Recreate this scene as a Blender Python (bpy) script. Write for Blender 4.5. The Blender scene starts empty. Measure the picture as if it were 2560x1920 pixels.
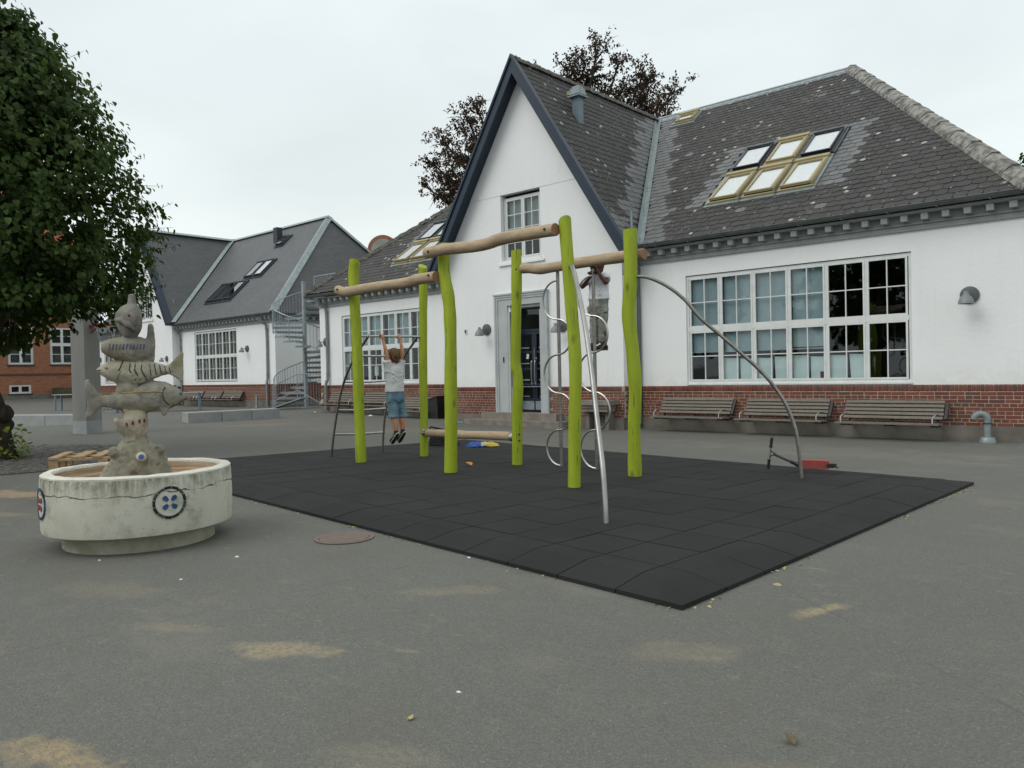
import bpy, bmesh, math, random
from math import sin, cos, pi, radians, sqrt, atan2
from mathutils import Vector, Matrix, noise

R = random.Random(11)
SC = bpy.context.scene
COL = SC.collection

# ------------------------------------------------------------------ camera, sky, sun, exposure
cam_d = bpy.data.cameras.new('camera')
cam = bpy.data.objects.new('camera', cam_d); COL.objects.link(cam)
yaw, pitch, roll, EYE = 0.733959, -0.0147851, -0.021534, 1.36
fw = Vector((-sin(yaw)*cos(pitch), cos(yaw)*cos(pitch), sin(pitch)))
r0 = Vector((cos(yaw), sin(yaw), 0)); u0 = r0.cross(fw)
cr = r0*cos(roll)+u0*sin(roll); cu = -r0*sin(roll)+u0*cos(roll)
mw = Matrix((cr, cu, -fw)).transposed().to_4x4(); mw.translation = (0, 0, EYE)
cam.matrix_world = mw
cam_d.sensor_width = 36; cam_d.lens = 1950.085/2560*36
cam_d.clip_start = 0.05; cam_d.clip_end = 900
SC.camera = cam

W = bpy.data.worlds.new('World'); SC.world = W; W.use_nodes = True
nt = W.node_tree; N = nt.nodes; L = nt.links; N.clear()
out = N.new('ShaderNodeOutputWorld'); bg = N.new('ShaderNodeBackground')
tc = N.new('ShaderNodeTexCoord'); sep = N.new('ShaderNodeSeparateXYZ')
L.new(tc.outputs['Generated'], sep.inputs[0])
rmp = N.new('ShaderNodeValToRGB'); e = rmp.color_ramp.elements       # overcast sky: brighter overhead
e[0].position = 0.0; e[0].color = (.70, .765, .78, 1)
e[1].position = 1.0; e[1].color = (.95, .98, .965, 1)
m1 = e.new(.16); m1.color = (.785, .845, .835, 1)
m2 = e.new(.38); m2.color = (.735, .805, .82, 1)
L.new(sep.outputs['Z'], rmp.inputs[0])
nz = N.new('ShaderNodeTexNoise'); nz.inputs['Scale'].default_value = 2.2; nz.inputs['Detail'].default_value = 6
nz.inputs['Distortion'].default_value = .4
mp = N.new('ShaderNodeMapping'); mp.inputs['Scale'].default_value = (1, 1, 3.2)
L.new(tc.outputs['Generated'], mp.inputs[0]); L.new(mp.outputs[0], nz.inputs['Vector'])
cl = N.new('ShaderNodeMapRange'); cl.inputs['From Min'].default_value = .3; cl.inputs['From Max'].default_value = .7
cl.inputs['To Min'].default_value = .91; cl.inputs['To Max'].default_value = 1.06
L.new(nz.outputs['Fac'], cl.inputs['Value'])
mul = N.new('ShaderNodeVectorMath'); mul.operation = 'SCALE'
L.new(rmp.outputs['Color'], mul.inputs[0]); L.new(cl.outputs['Result'], mul.inputs['Scale'])
sky = N.new('ShaderNodeTexSky'); sky.sky_type = 'NISHITA'; sky.sun_disc = False
SUN_EL, SUN_AZ = radians(44), radians(203)
sky.sun_elevation = SUN_EL; sky.sun_rotation = SUN_AZ
skb = N.new('ShaderNodeVectorMath'); skb.operation = 'SCALE'; skb.inputs['Scale'].default_value = .055
L.new(sky.outputs[0], skb.inputs[0])
mixw = N.new('ShaderNodeMix'); mixw.data_type = 'RGBA'; mixw.inputs['Factor'].default_value = .94
L.new(skb.outputs[0], mixw.inputs['A']); L.new(mul.outputs[0], mixw.inputs['B'])
L.new(mixw.outputs['Result'], bg.inputs['Color']); bg.inputs['Strength'].default_value = 1.0
L.new(bg.outputs[0], out.inputs[0])

sun_d = bpy.data.lights.new('sun', 'SUN'); sun_d.energy = 1.0; sun_d.angle = radians(38); sun_d.color = (1, .97, .92)
sun = bpy.data.objects.new('sun', sun_d); COL.objects.link(sun)
sdir = Vector((sin(SUN_AZ)*cos(SUN_EL), cos(SUN_AZ)*cos(SUN_EL), sin(SUN_EL)))
sun.rotation_euler = (-sdir).to_track_quat('-Z', 'Y').to_euler()
vs = SC.view_settings; vs.view_transform = 'Standard'; vs.look = 'None'; vs.exposure = 0.22; vs.gamma = 1.0
vs.use_curve_mapping = False
SC.render.engine = 'CYCLES'
SC.cycles.max_bounces = 6; SC.cycles.transparent_max_bounces = 12

# ------------------------------------------------------------------ helpers
def S(r, g, b):
    f = lambda c: (c/255/12.92) if c/255 <= .04045 else ((c/255+.055)/1.055)**2.4
    return (f(r), f(g), f(b))

ORG = {}
class MB:
    """collects shapes in world coordinates; build() links them as one mesh object"""
    def __init__(s): s.v = []; s.f = []; s.m = []
    def add(s, vs, fs, mi=0):
        n = len(s.v); s.v += [tuple(v) for v in vs]
        for f in fs: s.f.append(tuple(i+n for i in f)); s.m.append(mi)
        return s
    def box(s, x0, x1, y0, y1, z0, z1, mi=0):
        return s.add([(x0,y0,z0),(x1,y0,z0),(x1,y1,z0),(x0,y1,z0),(x0,y0,z1),(x1,y0,z1),(x1,y1,z1),(x0,y1,z1)],
              [(0,3,2,1),(4,5,6,7),(0,1,5,4),(1,2,6,5),(2,3,7,6),(3,0,4,7)], mi)
    def obox(s, c, a, b, d, mi=0):
        c, a, b, d = map(Vector, (c, a, b, d))
        vs = [c+a*i+b*j+d*k for k in (-1,1) for j in (-1,1) for i in (-1,1)]
        return s.add(vs, [(0,2,3,1),(4,5,7,6),(0,1,5,4),(1,3,7,5),(3,2,6,7),(2,0,4,6)], mi)
    def bar(s, p, q, w, h, up=(0,0,1), mi=0):
        p, q, up = Vector(p), Vector(q), Vector(up); t = (q-p); l = t.length; t.normalize()
        a = t.cross(up).normalized(); b = a.cross(t)
        return s.obox((p+q)/2, t*(l/2), a*(w/2), b*(h/2), mi)
    def quad(s, a, b, c, d, mi=0): return s.add([a,b,c,d], [(0,1,2,3)], mi)
    def poly(s, pts, mi=0): return s.add(pts, [tuple(range(len(pts)))], mi)
    def prism(s, pts, off, mi=0):
        off = Vector(off); n = len(pts); a = [Vector(p) for p in pts]; b = [p+off for p in a]
        return s.add(a+b, [tuple(range(n))[::-1], tuple(range(n, 2*n))]+[(i,(i+1)%n,n+(i+1)%n,n+i) for i in range(n)], mi)
    def loft(s, rings, mi=0, cap=True, closed=False):
        n = len(rings[0]); vs = [p for r in rings for p in r]; fs = []
        m = len(rings)
        for i in range(m if closed else m-1):
            for j in range(n):
                fs.append((i*n+j, i*n+(j+1)%n, ((i+1)%m)*n+(j+1)%n, ((i+1)%m)*n+j))
        if cap and not closed: fs += [tuple(range(n))[::-1], tuple(range((m-1)*n, m*n))]
        return s.add(vs, fs, mi)
    def tube(s, pts, r, n=8, mi=0, cap=True, closed=False, ey=1.0, wob=None):
        pts = [Vector(p) for p in pts]; m = len(pts); rings = []
        rr = r if hasattr(r, '__len__') else [r]*m
        prev = None
        for i, p in enumerate(pts):
            if closed: t = pts[(i+1)%m]-pts[i-1]
            else: t = pts[min(i+1,m-1)]-pts[max(i-1,0)]
            t.normalize()
            if prev is None:
                up = Vector((0,0,1)) if abs(t.z) < .9 else Vector((1,0,0))
                a = t.cross(up).normalized()
            else: a = (prev - t*prev.dot(t)).normalized()
            prev = a; b = t.cross(a)
            ring = []
            for j in range(n):
                w = 1 if wob is None else wob(i, j)
                ring.append(p+(a*cos(2*pi*j/n)+b*sin(2*pi*j/n)*ey)*rr[i]*w)
            rings.append(ring)
        return s.loft(rings, mi, cap, closed)
    def lathe(s, c, prof, n=32, mi=0, a0=0, a1=2*pi):
        c = Vector(c); full = abs(a1-a0-2*pi) < 1e-6; rings = []
        for k in range(n if full else n+1):
            a = a0+(a1-a0)*k/n
            rings.append([c+Vector((r*cos(a), r*sin(a), z)) for r, z in prof])
        m = len(prof); vs = [p for q in rings for p in q]; K = len(rings); fs = []
        for k in range(K if full else K-1):
            for j in range(m-1):
                fs.append((k*m+j, ((k+1)%K)*m+j, ((k+1)%K)*m+j+1, k*m+j+1))
        return s.add(vs, fs, mi)
    def ball(s, c, r, n=10, m=7, mi=0, sc=(1,1,1)):
        c = Vector(c); prof = [(max(r*sin(pi*k/m), 1e-4), -r*cos(pi*k/m)) for k in range(m+1)]
        o = len(s.v); s.lathe((0,0,0), prof, n, mi)
        for i in range(o, len(s.v)):
            x, y, z = s.v[i]; s.v[i] = (c.x+x*sc[0], c.y+y*sc[1], c.z+z*sc[2])
        return s
    def build(s, name, mats, parent=None, smooth=False, loc=None, ang=40, recalc=True):
        if not isinstance(mats, (list, tuple)): mats = [mats]
        o3 = Vector(loc) if loc is not None else (ORG[parent] if parent else Vector((0,0,0)))
        me = bpy.data.meshes.new(name)
        me.from_pydata([(x-o3.x, y-o3.y, z-o3.z) for x, y, z in s.v], [], s.f)
        for m in mats: me.materials.append(m)
        if len(mats) > 1: me.polygons.foreach_set('material_index', s.m)
        if recalc:
            bm = bmesh.new(); bm.from_mesh(me); bmesh.ops.recalc_face_normals(bm, faces=bm.faces); bm.to_mesh(me); bm.free()
        if smooth:
            me.polygons.foreach_set('use_smooth', [True]*len(me.polygons)); me.set_sharp_from_angle(angle=radians(ang))
        me.update()
        o = bpy.data.objects.new(name, me); COL.objects.link(o); ORG[o] = o3
        if parent: o.parent = parent
        elif loc is not None: o.location = o3
        return o

def tag(o, label=None, cat=None, group=None, kind=None):
    if label: o['label'] = label
    if cat: o['category'] = cat
    if group: o['group'] = group
    if kind: o['kind'] = kind
    return o
def thing(name, label, cat, loc=(0,0,0), group=None, rz=0):
    o = bpy.data.objects.new(name, None); COL.objects.link(o); o.location = loc; o.rotation_euler[2] = rz
    o.empty_display_size = .1; ORG[o] = Vector(loc) if not rz else Vector((0,0,0))
    return tag(o, label, cat, group)
def dup(o, parent=None):
    c = o.copy(); COL.objects.link(c); c.parent = parent
    for ch in list(o.children): dup(ch, c)
    return c
def piece(name, me, parent, loc, rot=None, scale=None):
    """an object that shares mesh data; loc in world coordinates, parent unrotated"""
    o = bpy.data.objects.new(name, me); COL.objects.link(o); o.parent = parent
    o.location = Vector(loc)-ORG[parent]
    if rot is not None: o.rotation_euler = rot
    if scale is not None: o.scale = scale
    return o
def mesh_of(mb, name, mats, smooth=False):
    o = mb.build(name, mats, smooth=smooth); me = o.data; bpy.data.objects.remove(o); return me
def organic(mb, name, mats, parent, voxel, it=4, rough=0, rs=20, smooth=True, dec=None):
    """fuse overlapping lofts into one continuous skin"""
    o = mb.build(name, mats, parent, recalc=True)
    md = o.modifiers.new('r', 'REMESH'); md.mode = 'VOXEL'; md.voxel_size = voxel
    if it: sm = o.modifiers.new('s', 'SMOOTH'); sm.iterations = it; sm.factor = .5
    if dec: d = o.modifiers.new('d', 'DECIMATE'); d.ratio = dec
    dg = bpy.context.evaluated_depsgraph_get(); dg.update()
    me = bpy.data.meshes.new_from_object(o.evaluated_get(dg)); o.modifiers.clear(); o.data = me; me.name = name
    if rough:
        for v in me.vertices: v.co += v.normal*rough*(noise.noise(v.co*rs)+.5*noise.noise(v.co*rs*2.7))
    if smooth: me.polygons.foreach_set('use_smooth', [True]*len(me.polygons))
    if not me.materials:
        for m in (mats if isinstance(mats, (list, tuple)) else [mats]): me.materials.append(m)
    return o
def spline(pts, k=6):
    pts = [Vector(p) for p in pts]; o = []
    for i in range(len(pts)-1):
        p0, p1, p2, p3 = pts[max(i-1,0)], pts[i], pts[i+1], pts[min(i+2,len(pts)-1)]
        for j in range(k):
            t = j/k
            o.append(.5*((2*p1)+(p2-p0)*t+(2*p0-5*p1+4*p2-p3)*t*t+(3*p1-p0-3*p2+p3)*t**3))
    o.append(pts[-1]); return o
def interp(x, xs, ys):
    if x <= xs[0]: return ys[0]
    for i in range(len(xs)-1):
        if x <= xs[i+1]: return ys[i]+(ys[i+1]-ys[i])*(x-xs[i])/(xs[i+1]-xs[i])
    return ys[-1]
def gz(x): return interp(-x, [11,23,30,47,57], [0,.19,.05,.05,.33])

# ------------------------------------------------------------------ materials
class NT:
    def __init__(s, name):
        s.m = bpy.data.materials.new(name); s.m.use_nodes = True; s.t = s.m.node_tree; s.n = s.t.nodes; s.l = s.t.links
        s.p = s.n['Principled BSDF']; s.o = s.n['Material Output']; s.tc = s.n.new('ShaderNodeTexCoord')
    def co(s, scale=(1,1,1)):
        mp = s.n.new('ShaderNodeMapping'); mp.inputs['Scale'].default_value = scale
        s.l.new(s.tc.outputs['Object'], mp.inputs[0]); return mp.outputs[0]
    def noise(s, scale, detail=4, co=None, rough=.55, dist=0):
        n = s.n.new('ShaderNodeTexNoise'); n.inputs['Scale'].default_value = scale; n.inputs['Detail'].default_value = detail
        n.inputs['Roughness'].default_value = rough; n.inputs['Distortion'].default_value = dist
        s.l.new(co or s.tc.outputs['Object'], n.inputs['Vector']); return n.outputs['Fac']
    def voro(s, scale, co=None, feat='F1'):
        n = s.n.new('ShaderNodeTexVoronoi'); n.inputs['Scale'].default_value = scale; n.feature = feat
        s.l.new(co or s.tc.outputs['Object'], n.inputs['Vector']); return n
    def rng(s, v, a, b, c=0., d=1.):
        n = s.n.new('ShaderNodeMapRange'); n.clamp = True
        for k, x in zip(('From Min','From Max','To Min','To Max'), (a,b,c,d)): n.inputs[k].default_value = x
        s.l.new(v, n.inputs['Value']); return n.outputs['Result']
    def math(s, op, a, b=None, c=None):
        n = s.n.new('ShaderNodeMath'); n.operation = op
        for i, x in enumerate((a, b, c)):
            if x is None: continue
            if isinstance(x, (int, float)): n.inputs[i].default_value = x
            else: s.l.new(x, n.inputs[i])
        return n.outputs[0]
    def mix(s, f, a, b, mode='MIX'):
        n = s.n.new('ShaderNodeMix'); n.data_type = 'RGBA'; n.blend_type = mode
        for k, x in (('Factor', f), ('A', a), ('B', b)):
            i = n.inputs[k] if k == 'Factor' else [q for q in n.inputs if q.name == k and q.type == 'RGBA'][0]
            if isinstance(x, (int, float)): i.default_value = x
            elif isinstance(x, tuple): i.default_value = (*x[:3], 1)
            else: s.l.new(x, i)
        return [q for q in n.outputs if q.type == 'RGBA'][0]
    def bump(s, h, strength, dist=.01):
        n = s.n.new('ShaderNodeBump'); n.inputs['Strength'].default_value = strength; n.inputs['Distance'].default_value = dist
        s.l.new(h, n.inputs['Height']); s.l.new(n.outputs[0], s.p.inputs['Normal'])
    def island(s):
        g = s.n.new('ShaderNodeNewGeometry'); i = s.n.new('ShaderNodeObjectInfo')
        return s.math('FRACT', s.math('ADD', g.outputs['Random Per Island'], i.outputs['Random']))
    def fin(s, col, rough=.8, metal=0, spec=.4):
        if isinstance(col, tuple): s.p.inputs['Base Color'].default_value = (*col[:3], 1)
        else: s.l.new(col, s.p.inputs['Base Color'])
        if isinstance(rough, (int, float)): s.p.inputs['Roughness'].default_value = rough
        else: s.l.new(rough, s.p.inputs['Roughness'])
        s.p.inputs['Metallic'].default_value = metal; s.p.inputs['Specular IOR Level'].default_value = spec
        return s.m

def mat(name, c1, c2=None, scale=6, rough=.8, bump=0, bscale=60, metal=0, spec=.4, detail=5, lo=.35, hi=.65, sq=(1,1,1), isl=0):
    s = NT(name); c2 = c2 or tuple(x*.8 for x in c1)
    co = s.co(sq)
    c = s.mix(s.rng(s.noise(scale, detail, co), lo, hi), c1, c2)
    if isl: c = s.mix(isl, c, s.mix(s.island(), tuple(x*.55 for x in c1), tuple(x*1.5 for x in c1)))
    if bump: s.bump(s.noise(bscale, 3, co), bump)
    return s.fin(c, rough, metal, spec)

def asphalt():
    s = NT('asphalt'); big = s.noise(.22, 5); mid = s.noise(1.7, 6, rough=.65); fine = s.noise(75, 3, rough=.7)
    c = s.mix(s.rng(big, .3, .7), (.118,.121,.106), (.172,.176,.154))
    c = s.mix(s.rng(mid, .36, .68, 0, .6), c, (.134,.130,.114))
    v = s.voro(135); c = s.mix(s.rng(v.outputs['Distance'], .05, .7, .40, 0), c, (.27,.27,.25))   # worn aggregate
    vc = s.n.new('ShaderNodeSeparateColor'); s.l.new(v.outputs['Color'], vc.inputs[0])
    c = s.mix(s.rng(vc.outputs[0], 0, 1, 0, .68), c, (.082,.080,.073))
    c = s.mix(s.rng(vc.outputs[1], .975, 1, 0, .45), c, (.32,.32,.30))
    c = s.mix(s.rng(fine, .35, .65, 0, .30), c, (.10,.098,.09))
    c = s.mix(s.rng(s.noise(6, 4), .58, .70, 0, .40), c, (.115,.111,.10))
    # sand trodden into the surface: irregular patches where the children leave it
    g = s.noise(6, 7, rough=.75); g2 = s.noise(1.9, 5); gg = s.noise(24, 7, s.co((1,1.8,1)), rough=.85)
    for x, y, rx, ry, a, k, colr in [(-3.50,2.06,.36,.15,.55,.8,(.33,.27,.17)), (-1.63,4.36,.30,.09,1.25,.75,(.36,.30,.17)),
            (-3.12,.98,.40,.15,.40,.85,(.35,.27,.15)), (-10.9,3.0,1.15,.35,.5,.95,(.36,.27,.16)), (-9.3,2.45,.6,.2,.5,.4,(.33,.26,.16)),
            (-18.6,10.9,1.5,.5,.9,.6,(.26,.18,.11)), (-4.25,1.9,.45,.12,.5,.45,(.30,.25,.16)), (-3.6,3.28,.5,.14,.7,.35,(.30,.26,.16)),
            (-1.15,2.5,.35,.1,.6,.22,(.28,.24,.16)), (-5.2,2.1,.7,.25,.5,.28,(.28,.25,.17)), (-2.2,1.7,.3,.12,.6,.3,(.28,.25,.17)),
            (-3.0,8.5,2.2,.9,.3,.3,(.25,.23,.18)), (-4.6,12.6,4,1.2,-.1,.4,(.23,.215,.18)), (-13.5,12.2,4.5,1.3,.3,.35,(.23,.20,.16)), (-1.9,3.3,.5,.2,.9,.3,(.30,.26,.17))]:
        mp = s.n.new('ShaderNodeMapping'); mp.vector_type = 'TEXTURE'
        mp.inputs['Location'].default_value = (x,y,0); mp.inputs['Rotation'].default_value = (0,0,a); mp.inputs['Scale'].default_value = (rx,ry,50)
        s.l.new(s.tc.outputs['Object'], mp.inputs[0])
        d = s.n.new('ShaderNodeVectorMath'); d.operation = 'LENGTH'; s.l.new(mp.outputs[0], d.inputs[0])
        f = s.math('SUBTRACT', s.math('ADD', s.math('MULTIPLY', s.rng(g, .3, .7), .85), s.math('MULTIPLY', s.rng(g2, .35, .65), .75)), d.outputs['Value'])
        c = s.mix(s.math('MULTIPLY', s.rng(f, -.02, .50, 0, k), s.rng(gg, .40, .56, .22, 1)), c, colr)
    flk = s.noise(4.2, 7, s.co((1,1.9,1)), rough=.74); c = s.mix(s.math('MULTIPLY', s.rng(flk, .575, .68, 0, .55), s.rng(s.noise(.7, 3), .42, .6)), c, (.26,.235,.16))
    c = s.mix(s.rng(s.noise(2.6, 6, s.co((1.6,1,1)), rough=.7), .60, .72, 0, .4), c, (.095,.092,.082))
    # dried gum
    gum = s.voro(1.1); c = s.mix(s.rng(gum.outputs['Distance'], .018, .03, .55, 0), c, (.05,.05,.047))
    for ax, off, wv in (((.62,.785,0), 2.42, .05), ((.995,-.1,0), -4.6, .04)):              # two old paving joints
        dt = s.n.new('ShaderNodeVectorMath'); dt.operation = 'DOT_PRODUCT'; dt.inputs[1].default_value = ax; s.l.new(s.tc.outputs['Object'], dt.inputs[0])
        q = s.math('ABSOLUTE', s.math('ADD', s.math('SUBTRACT', dt.outputs['Value'], off), s.math('MULTIPLY', s.math('SUBTRACT', s.noise(2.2, 4), .5), wv)))
        c = s.mix(s.math('MULTIPLY', s.rng(q, .004, .014, .30, 0), s.rng(s.noise(1.4, 3), .45, .55)), c, (.07,.068,.06))
    spl = s.noise(.9, 7, rough=.72); c = s.mix(s.rng(spl, .54, .70, 0, .42), c, (.118,.112,.095)); c = s.mix(s.rng(s.noise(.55, 6, s.co((1,1.7,1)), rough=.7), .56, .72, 0, .35), c, (.225,.215,.18))
    h = s.math('ADD', s.math('MULTIPLY', v.outputs['Distance'], -.7), s.math('MULTIPLY', fine, .6)); s.bump(h, .55, .006)
    return s.fin(c, .86, 0, .3)

def whitewash(name='whitewashed_render', base=(.83,.84,.84)):
    s = NT(name); c = s.mix(s.rng(s.noise(.7, 5), .3, .7), base, tuple(x*.95 for x in base))
    c = s.mix(s.rng(s.noise(2.5, 6, s.co((1,1,.25)), rough=.7), .55, .8, 0, .22), c, tuple(x*.82 for x in base))
    z = s.n.new('ShaderNodeSeparateXYZ'); s.l.new(s.tc.outputs['Object'], z.inputs[0])
    c = s.mix(s.math('MULTIPLY', s.rng(z.outputs['Z'], 1.0, 1.35, .35, 0), s.rng(s.noise(5, 5), .35, .7)), c, (.55,.53,.48))   # splashed dirt above the brick
    st_ = s.math('MULTIPLY', s.rng(s.noise(7, 5, s.co((1,1,.06)), rough=.7), .52, .72), s.rng(s.noise(.8, 4), .42, .62, 0, .16)); c = s.mix(st_, c, (.50,.50,.46))
    hc_ = s.voro(.55, s.co((1,1,1)), 'DISTANCE_TO_EDGE'); c = s.mix(s.math('MULTIPLY', s.rng(s.math('ADD', hc_.outputs['Distance'], s.math('MULTIPLY', s.math('SUBTRACT', s.noise(5, 5), .5), .06)), .0, .004, .14, 0), s.rng(s.noise(.7, 2), .54, .6)), c, (.35,.35,.33))
    s.bump(s.math('ADD', s.noise(14, 4), s.math('MULTIPLY', s.noise(80, 2), .25)), .2, .02)
    return s.fin(c, .75, 0, .3)

def slate(name, old):
    s = NT(name); i = s.island(); gp_ = s.n.new('ShaderNodeNewGeometry'); W_ = gp_.outputs['Position']
    if old:
        c = s.mix(i, (.036,.036,.036), (.060,.059,.058)); c = s.mix(s.rng(s.noise(1.1, 5, W_), .4, .7), c, (.046,.044,.040))
        c = s.mix(s.rng(s.noise(9, 6, W_, rough=.7), .5, .75, 0, .5), c, (.078,.073,.064))
        v = s.voro(3.6, W_); d = s.math('ADD', v.outputs['Distance'], s.math('MULTIPLY', s.noise(28, 3, W_), .16))
        sc = s.n.new('ShaderNodeSeparateColor'); s.l.new(v.outputs['Color'], sc.inputs[0])
        spot = s.math('MULTIPLY', s.rng(d, .22, .29, 1, 0), s.rng(sc.outputs[0], .66, .70))
        ring = s.math('MULTIPLY', spot, s.rng(d, .09, .17, .35, 1))
        c = s.mix(ring, c, (.42,.42,.38))                                                       # lichen
        v2 = s.voro(11, W_); s2 = s.n.new('ShaderNodeSeparateColor'); s.l.new(v2.outputs['Color'], s2.inputs[0])
        c = s.mix(s.math('MULTIPLY', s.rng(v2.outputs['Distance'], .1, .25, 1, 0), s.rng(s2.outputs[1], .82, .84)), c, (.32,.315,.27)); c = s.mix(s.math('MULTIPLY', s.rng(s.noise(.55, 3, W_), .60, .68), s.rng(s.noise(7, 6, W_, rough=.8), .52, .62, 0, .8)), c, (.27,.265,.23))
        c = s.mix(s.rng(s.noise(.8, 5, W_, dist=1), .60, .72, 0, .5), c, (.085,.074,.045))
        s.bump(s.noise(35, 4), .3, .01); return s.fin(c, .72, 0, .35)
    c = s.mix(i, (.105,.108,.110), (.145,.150,.153)); c = s.mix(s.rng(s.noise(5, 5, W_), .4, .7, 0, .4), c, (.095,.093,.09))
    s.bump(s.noise(30, 4), .15, .006); return s.fin(c, .55, 0, .45)

def bricks(name, a, b, c3):
    s = NT(name); i = s.island(); c = s.mix(i, a, b); c = s.mix(s.rng(s.math('FRACT', s.math('MULTIPLY', i, 7.3)), .75, .8), c, c3)
    c = s.mix(s.rng(s.noise(14, 5), .45, .75, 0, .55), c, (.10,.05,.04)); c = s.mix(s.rng(s.noise(.9, 5), .5, .7, 0, .5), c, (.19,.13,.115))
    s.bump(s.noise(60, 4), .4, .006); return s.fin(c, .88, 0, .25)

def brick_wall_far():
    s = NT('far_brickwork'); b = s.n.new('ShaderNodeTexBrick'); b.inputs['Scale'].default_value = 1
    for k, v in (('Brick Width', .24), ('Row Height', .072), ('Mortar Size', .010), ('Bias', -.1)): b.inputs[k].default_value = v
    b.inputs['Color1'].default_value = (*S(172,110,78), 1); b.inputs['Color2'].default_value = (*S(142,84,60), 1); b.inputs['Mortar'].default_value = (.22,.17,.13,1)
    x = s.n.new('ShaderNodeSeparateXYZ'); s.l.new(s.tc.outputs['Object'], x.inputs[0]); y = s.n.new('ShaderNodeCombineXYZ')
    s.l.new(s.math('ADD', x.outputs['X'], x.outputs['Y']), y.inputs['X']); s.l.new(x.outputs['Z'], y.inputs['Y']); s.l.new(y.outputs[0], b.inputs['Vector'])
    c = s.mix(s.rng(s.noise(1.2, 6), .4, .7, 0, .4), b.outputs['Color'], (.30,.15,.09)); c = s.mix(s.rng(s.noise(8, 4), .5, .7, 0, .3), c, (.10,.06,.045))
    return s.fin(c, .9, 0, .2)

def roof_far():
    s = NT('far_slate'); b = s.n.new('ShaderNodeTexBrick'); b.inputs['Scale'].default_value = 1
    for k, v in (('Brick Width', .3), ('Row Height', .13), ('Mortar Size', .008), ('Bias', 0.)): b.inputs[k].default_value = v
    b.inputs['Color1'].default_value = (.078,.083,.088,1); b.inputs['Color2'].default_value = (.098,.104,.109,1); b.inputs['Mortar'].default_value = (.045,.048,.052,1)
    x = s.n.new('ShaderNodeSeparateXYZ'); s.l.new(s.tc.outputs['Object'], x.inputs[0]); y = s.n.new('ShaderNodeCombineXYZ')
    s.l.new(s.math('ADD', x.outputs['X'], x.outputs['Y']), y.inputs['X']); s.l.new(x.outputs['Z'], y.inputs['Y']); s.l.new(y.outputs[0], b.inputs['Vector'])
    c = s.mix(s.rng(s.noise(.5, 5), .35, .7, 0, .35), b.outputs['Color'], (.12,.125,.13))
    s.bump(b.outputs['Fac'], -.3, .01)
    return s.fin(c, .55, 0, .4)

def glass(name, tint=(.9,.95,.95), refl=1.0, base=.035):
    s = NT(name); s.n.remove(s.p)
    tr = s.n.new('ShaderNodeBsdfTransparent'); tr.inputs[0].default_value = (*tint, 1)
    gl = s.n.new('ShaderNodeBsdfGlossy'); gl.inputs['Roughness'].default_value = .02
    fr = s.n.new('ShaderNodeLayerWeight'); fr.inputs['Blend'].default_value = .5
    mx = s.n.new('ShaderNodeMixShader'); s.l.new(s.math('MINIMUM', s.math('MULTIPLY', s.math('MULTIPLY_ADD', s.math('POWER', fr.outputs['Facing'], 5.), .96, .042), refl), .9), mx.inputs[0])
    bp = s.n.new('ShaderNodeBump'); bp.inputs['Strength'].default_value = .03 if refl < 1.5 else .002; bp.inputs['Distance'].default_value = .02
    s.l.new(s.noise(3, 2), bp.inputs['Height']); s.l.new(bp.outputs[0], gl.inputs['Normal'])
    s.l.new(tr.outputs[0], mx.inputs[1]); s.l.new(gl.outputs[0], mx.inputs[2]); s.l.new(mx.outputs[0], s.o.inputs[0]); return s.m

def leafmat(name, a, b, tr=.35):
    s = NT(name); i = s.island(); c = s.mix(i, a, b)
    c = s.mix(s.rng(s.noise(1.1, 3), .35, .65, 0, .5), c, tuple(x*1.5 for x in b)); c = s.mix(s.rng(s.math('FRACT', s.math('MULTIPLY', i, 5.7)), .86, .92, 0, .6), c, tuple(x*2.2 for x in b)); t = s.n.new('ShaderNodeBsdfTranslucent'); s.l.new(s.mix(.5, c, (.12,.2,.02)) if a[1] > a[0] else c, t.inputs[0])  # a random few leaves coloured lighter as painted highlights
    mx = s.n.new('ShaderNodeMixShader'); mx.inputs[0].default_value = tr
    s.fin(c, .6, 0, .16); s.l.new(s.p.outputs[0], mx.inputs[1]); s.l.new(t.outputs[0], mx.inputs[2]); s.l.new(mx.outputs[0], s.o.inputs[0]); return s.m

def stonefish(name, base, dark, moss):
    s = NT(name); c = s.mix(s.rng(s.noise(5, 6), .38, .62), base, tuple(x*.62 for x in base))
    c = s.mix(s.rng(s.noise(13, 6, rough=.75), .52, .68, 0, .85), c, dark); c = s.mix(s.rng(s.noise(3.1, 5), .5, .66, 0, .7), c, moss); c = s.mix(s.rng(s.noise(28, 5, rough=.8), .60, .70, 0, .7), c, tuple(x*1.25 for x in base))
    g = s.n.new('ShaderNodeNewGeometry'); x = s.n.new('ShaderNodeSeparateXYZ'); s.l.new(g.outputs['Normal'], x.inputs[0])
    c = s.mix(s.rng(s.voro(55).outputs['Distance'], .08, .25, .5, 0), c, tuple(v*.55 for v in base))
    s.bump(s.math('ADD', s.noise(40, 4), s.noise(120, 2)), .5, .006); return s.fin(c, .88, 0, .25)

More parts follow.
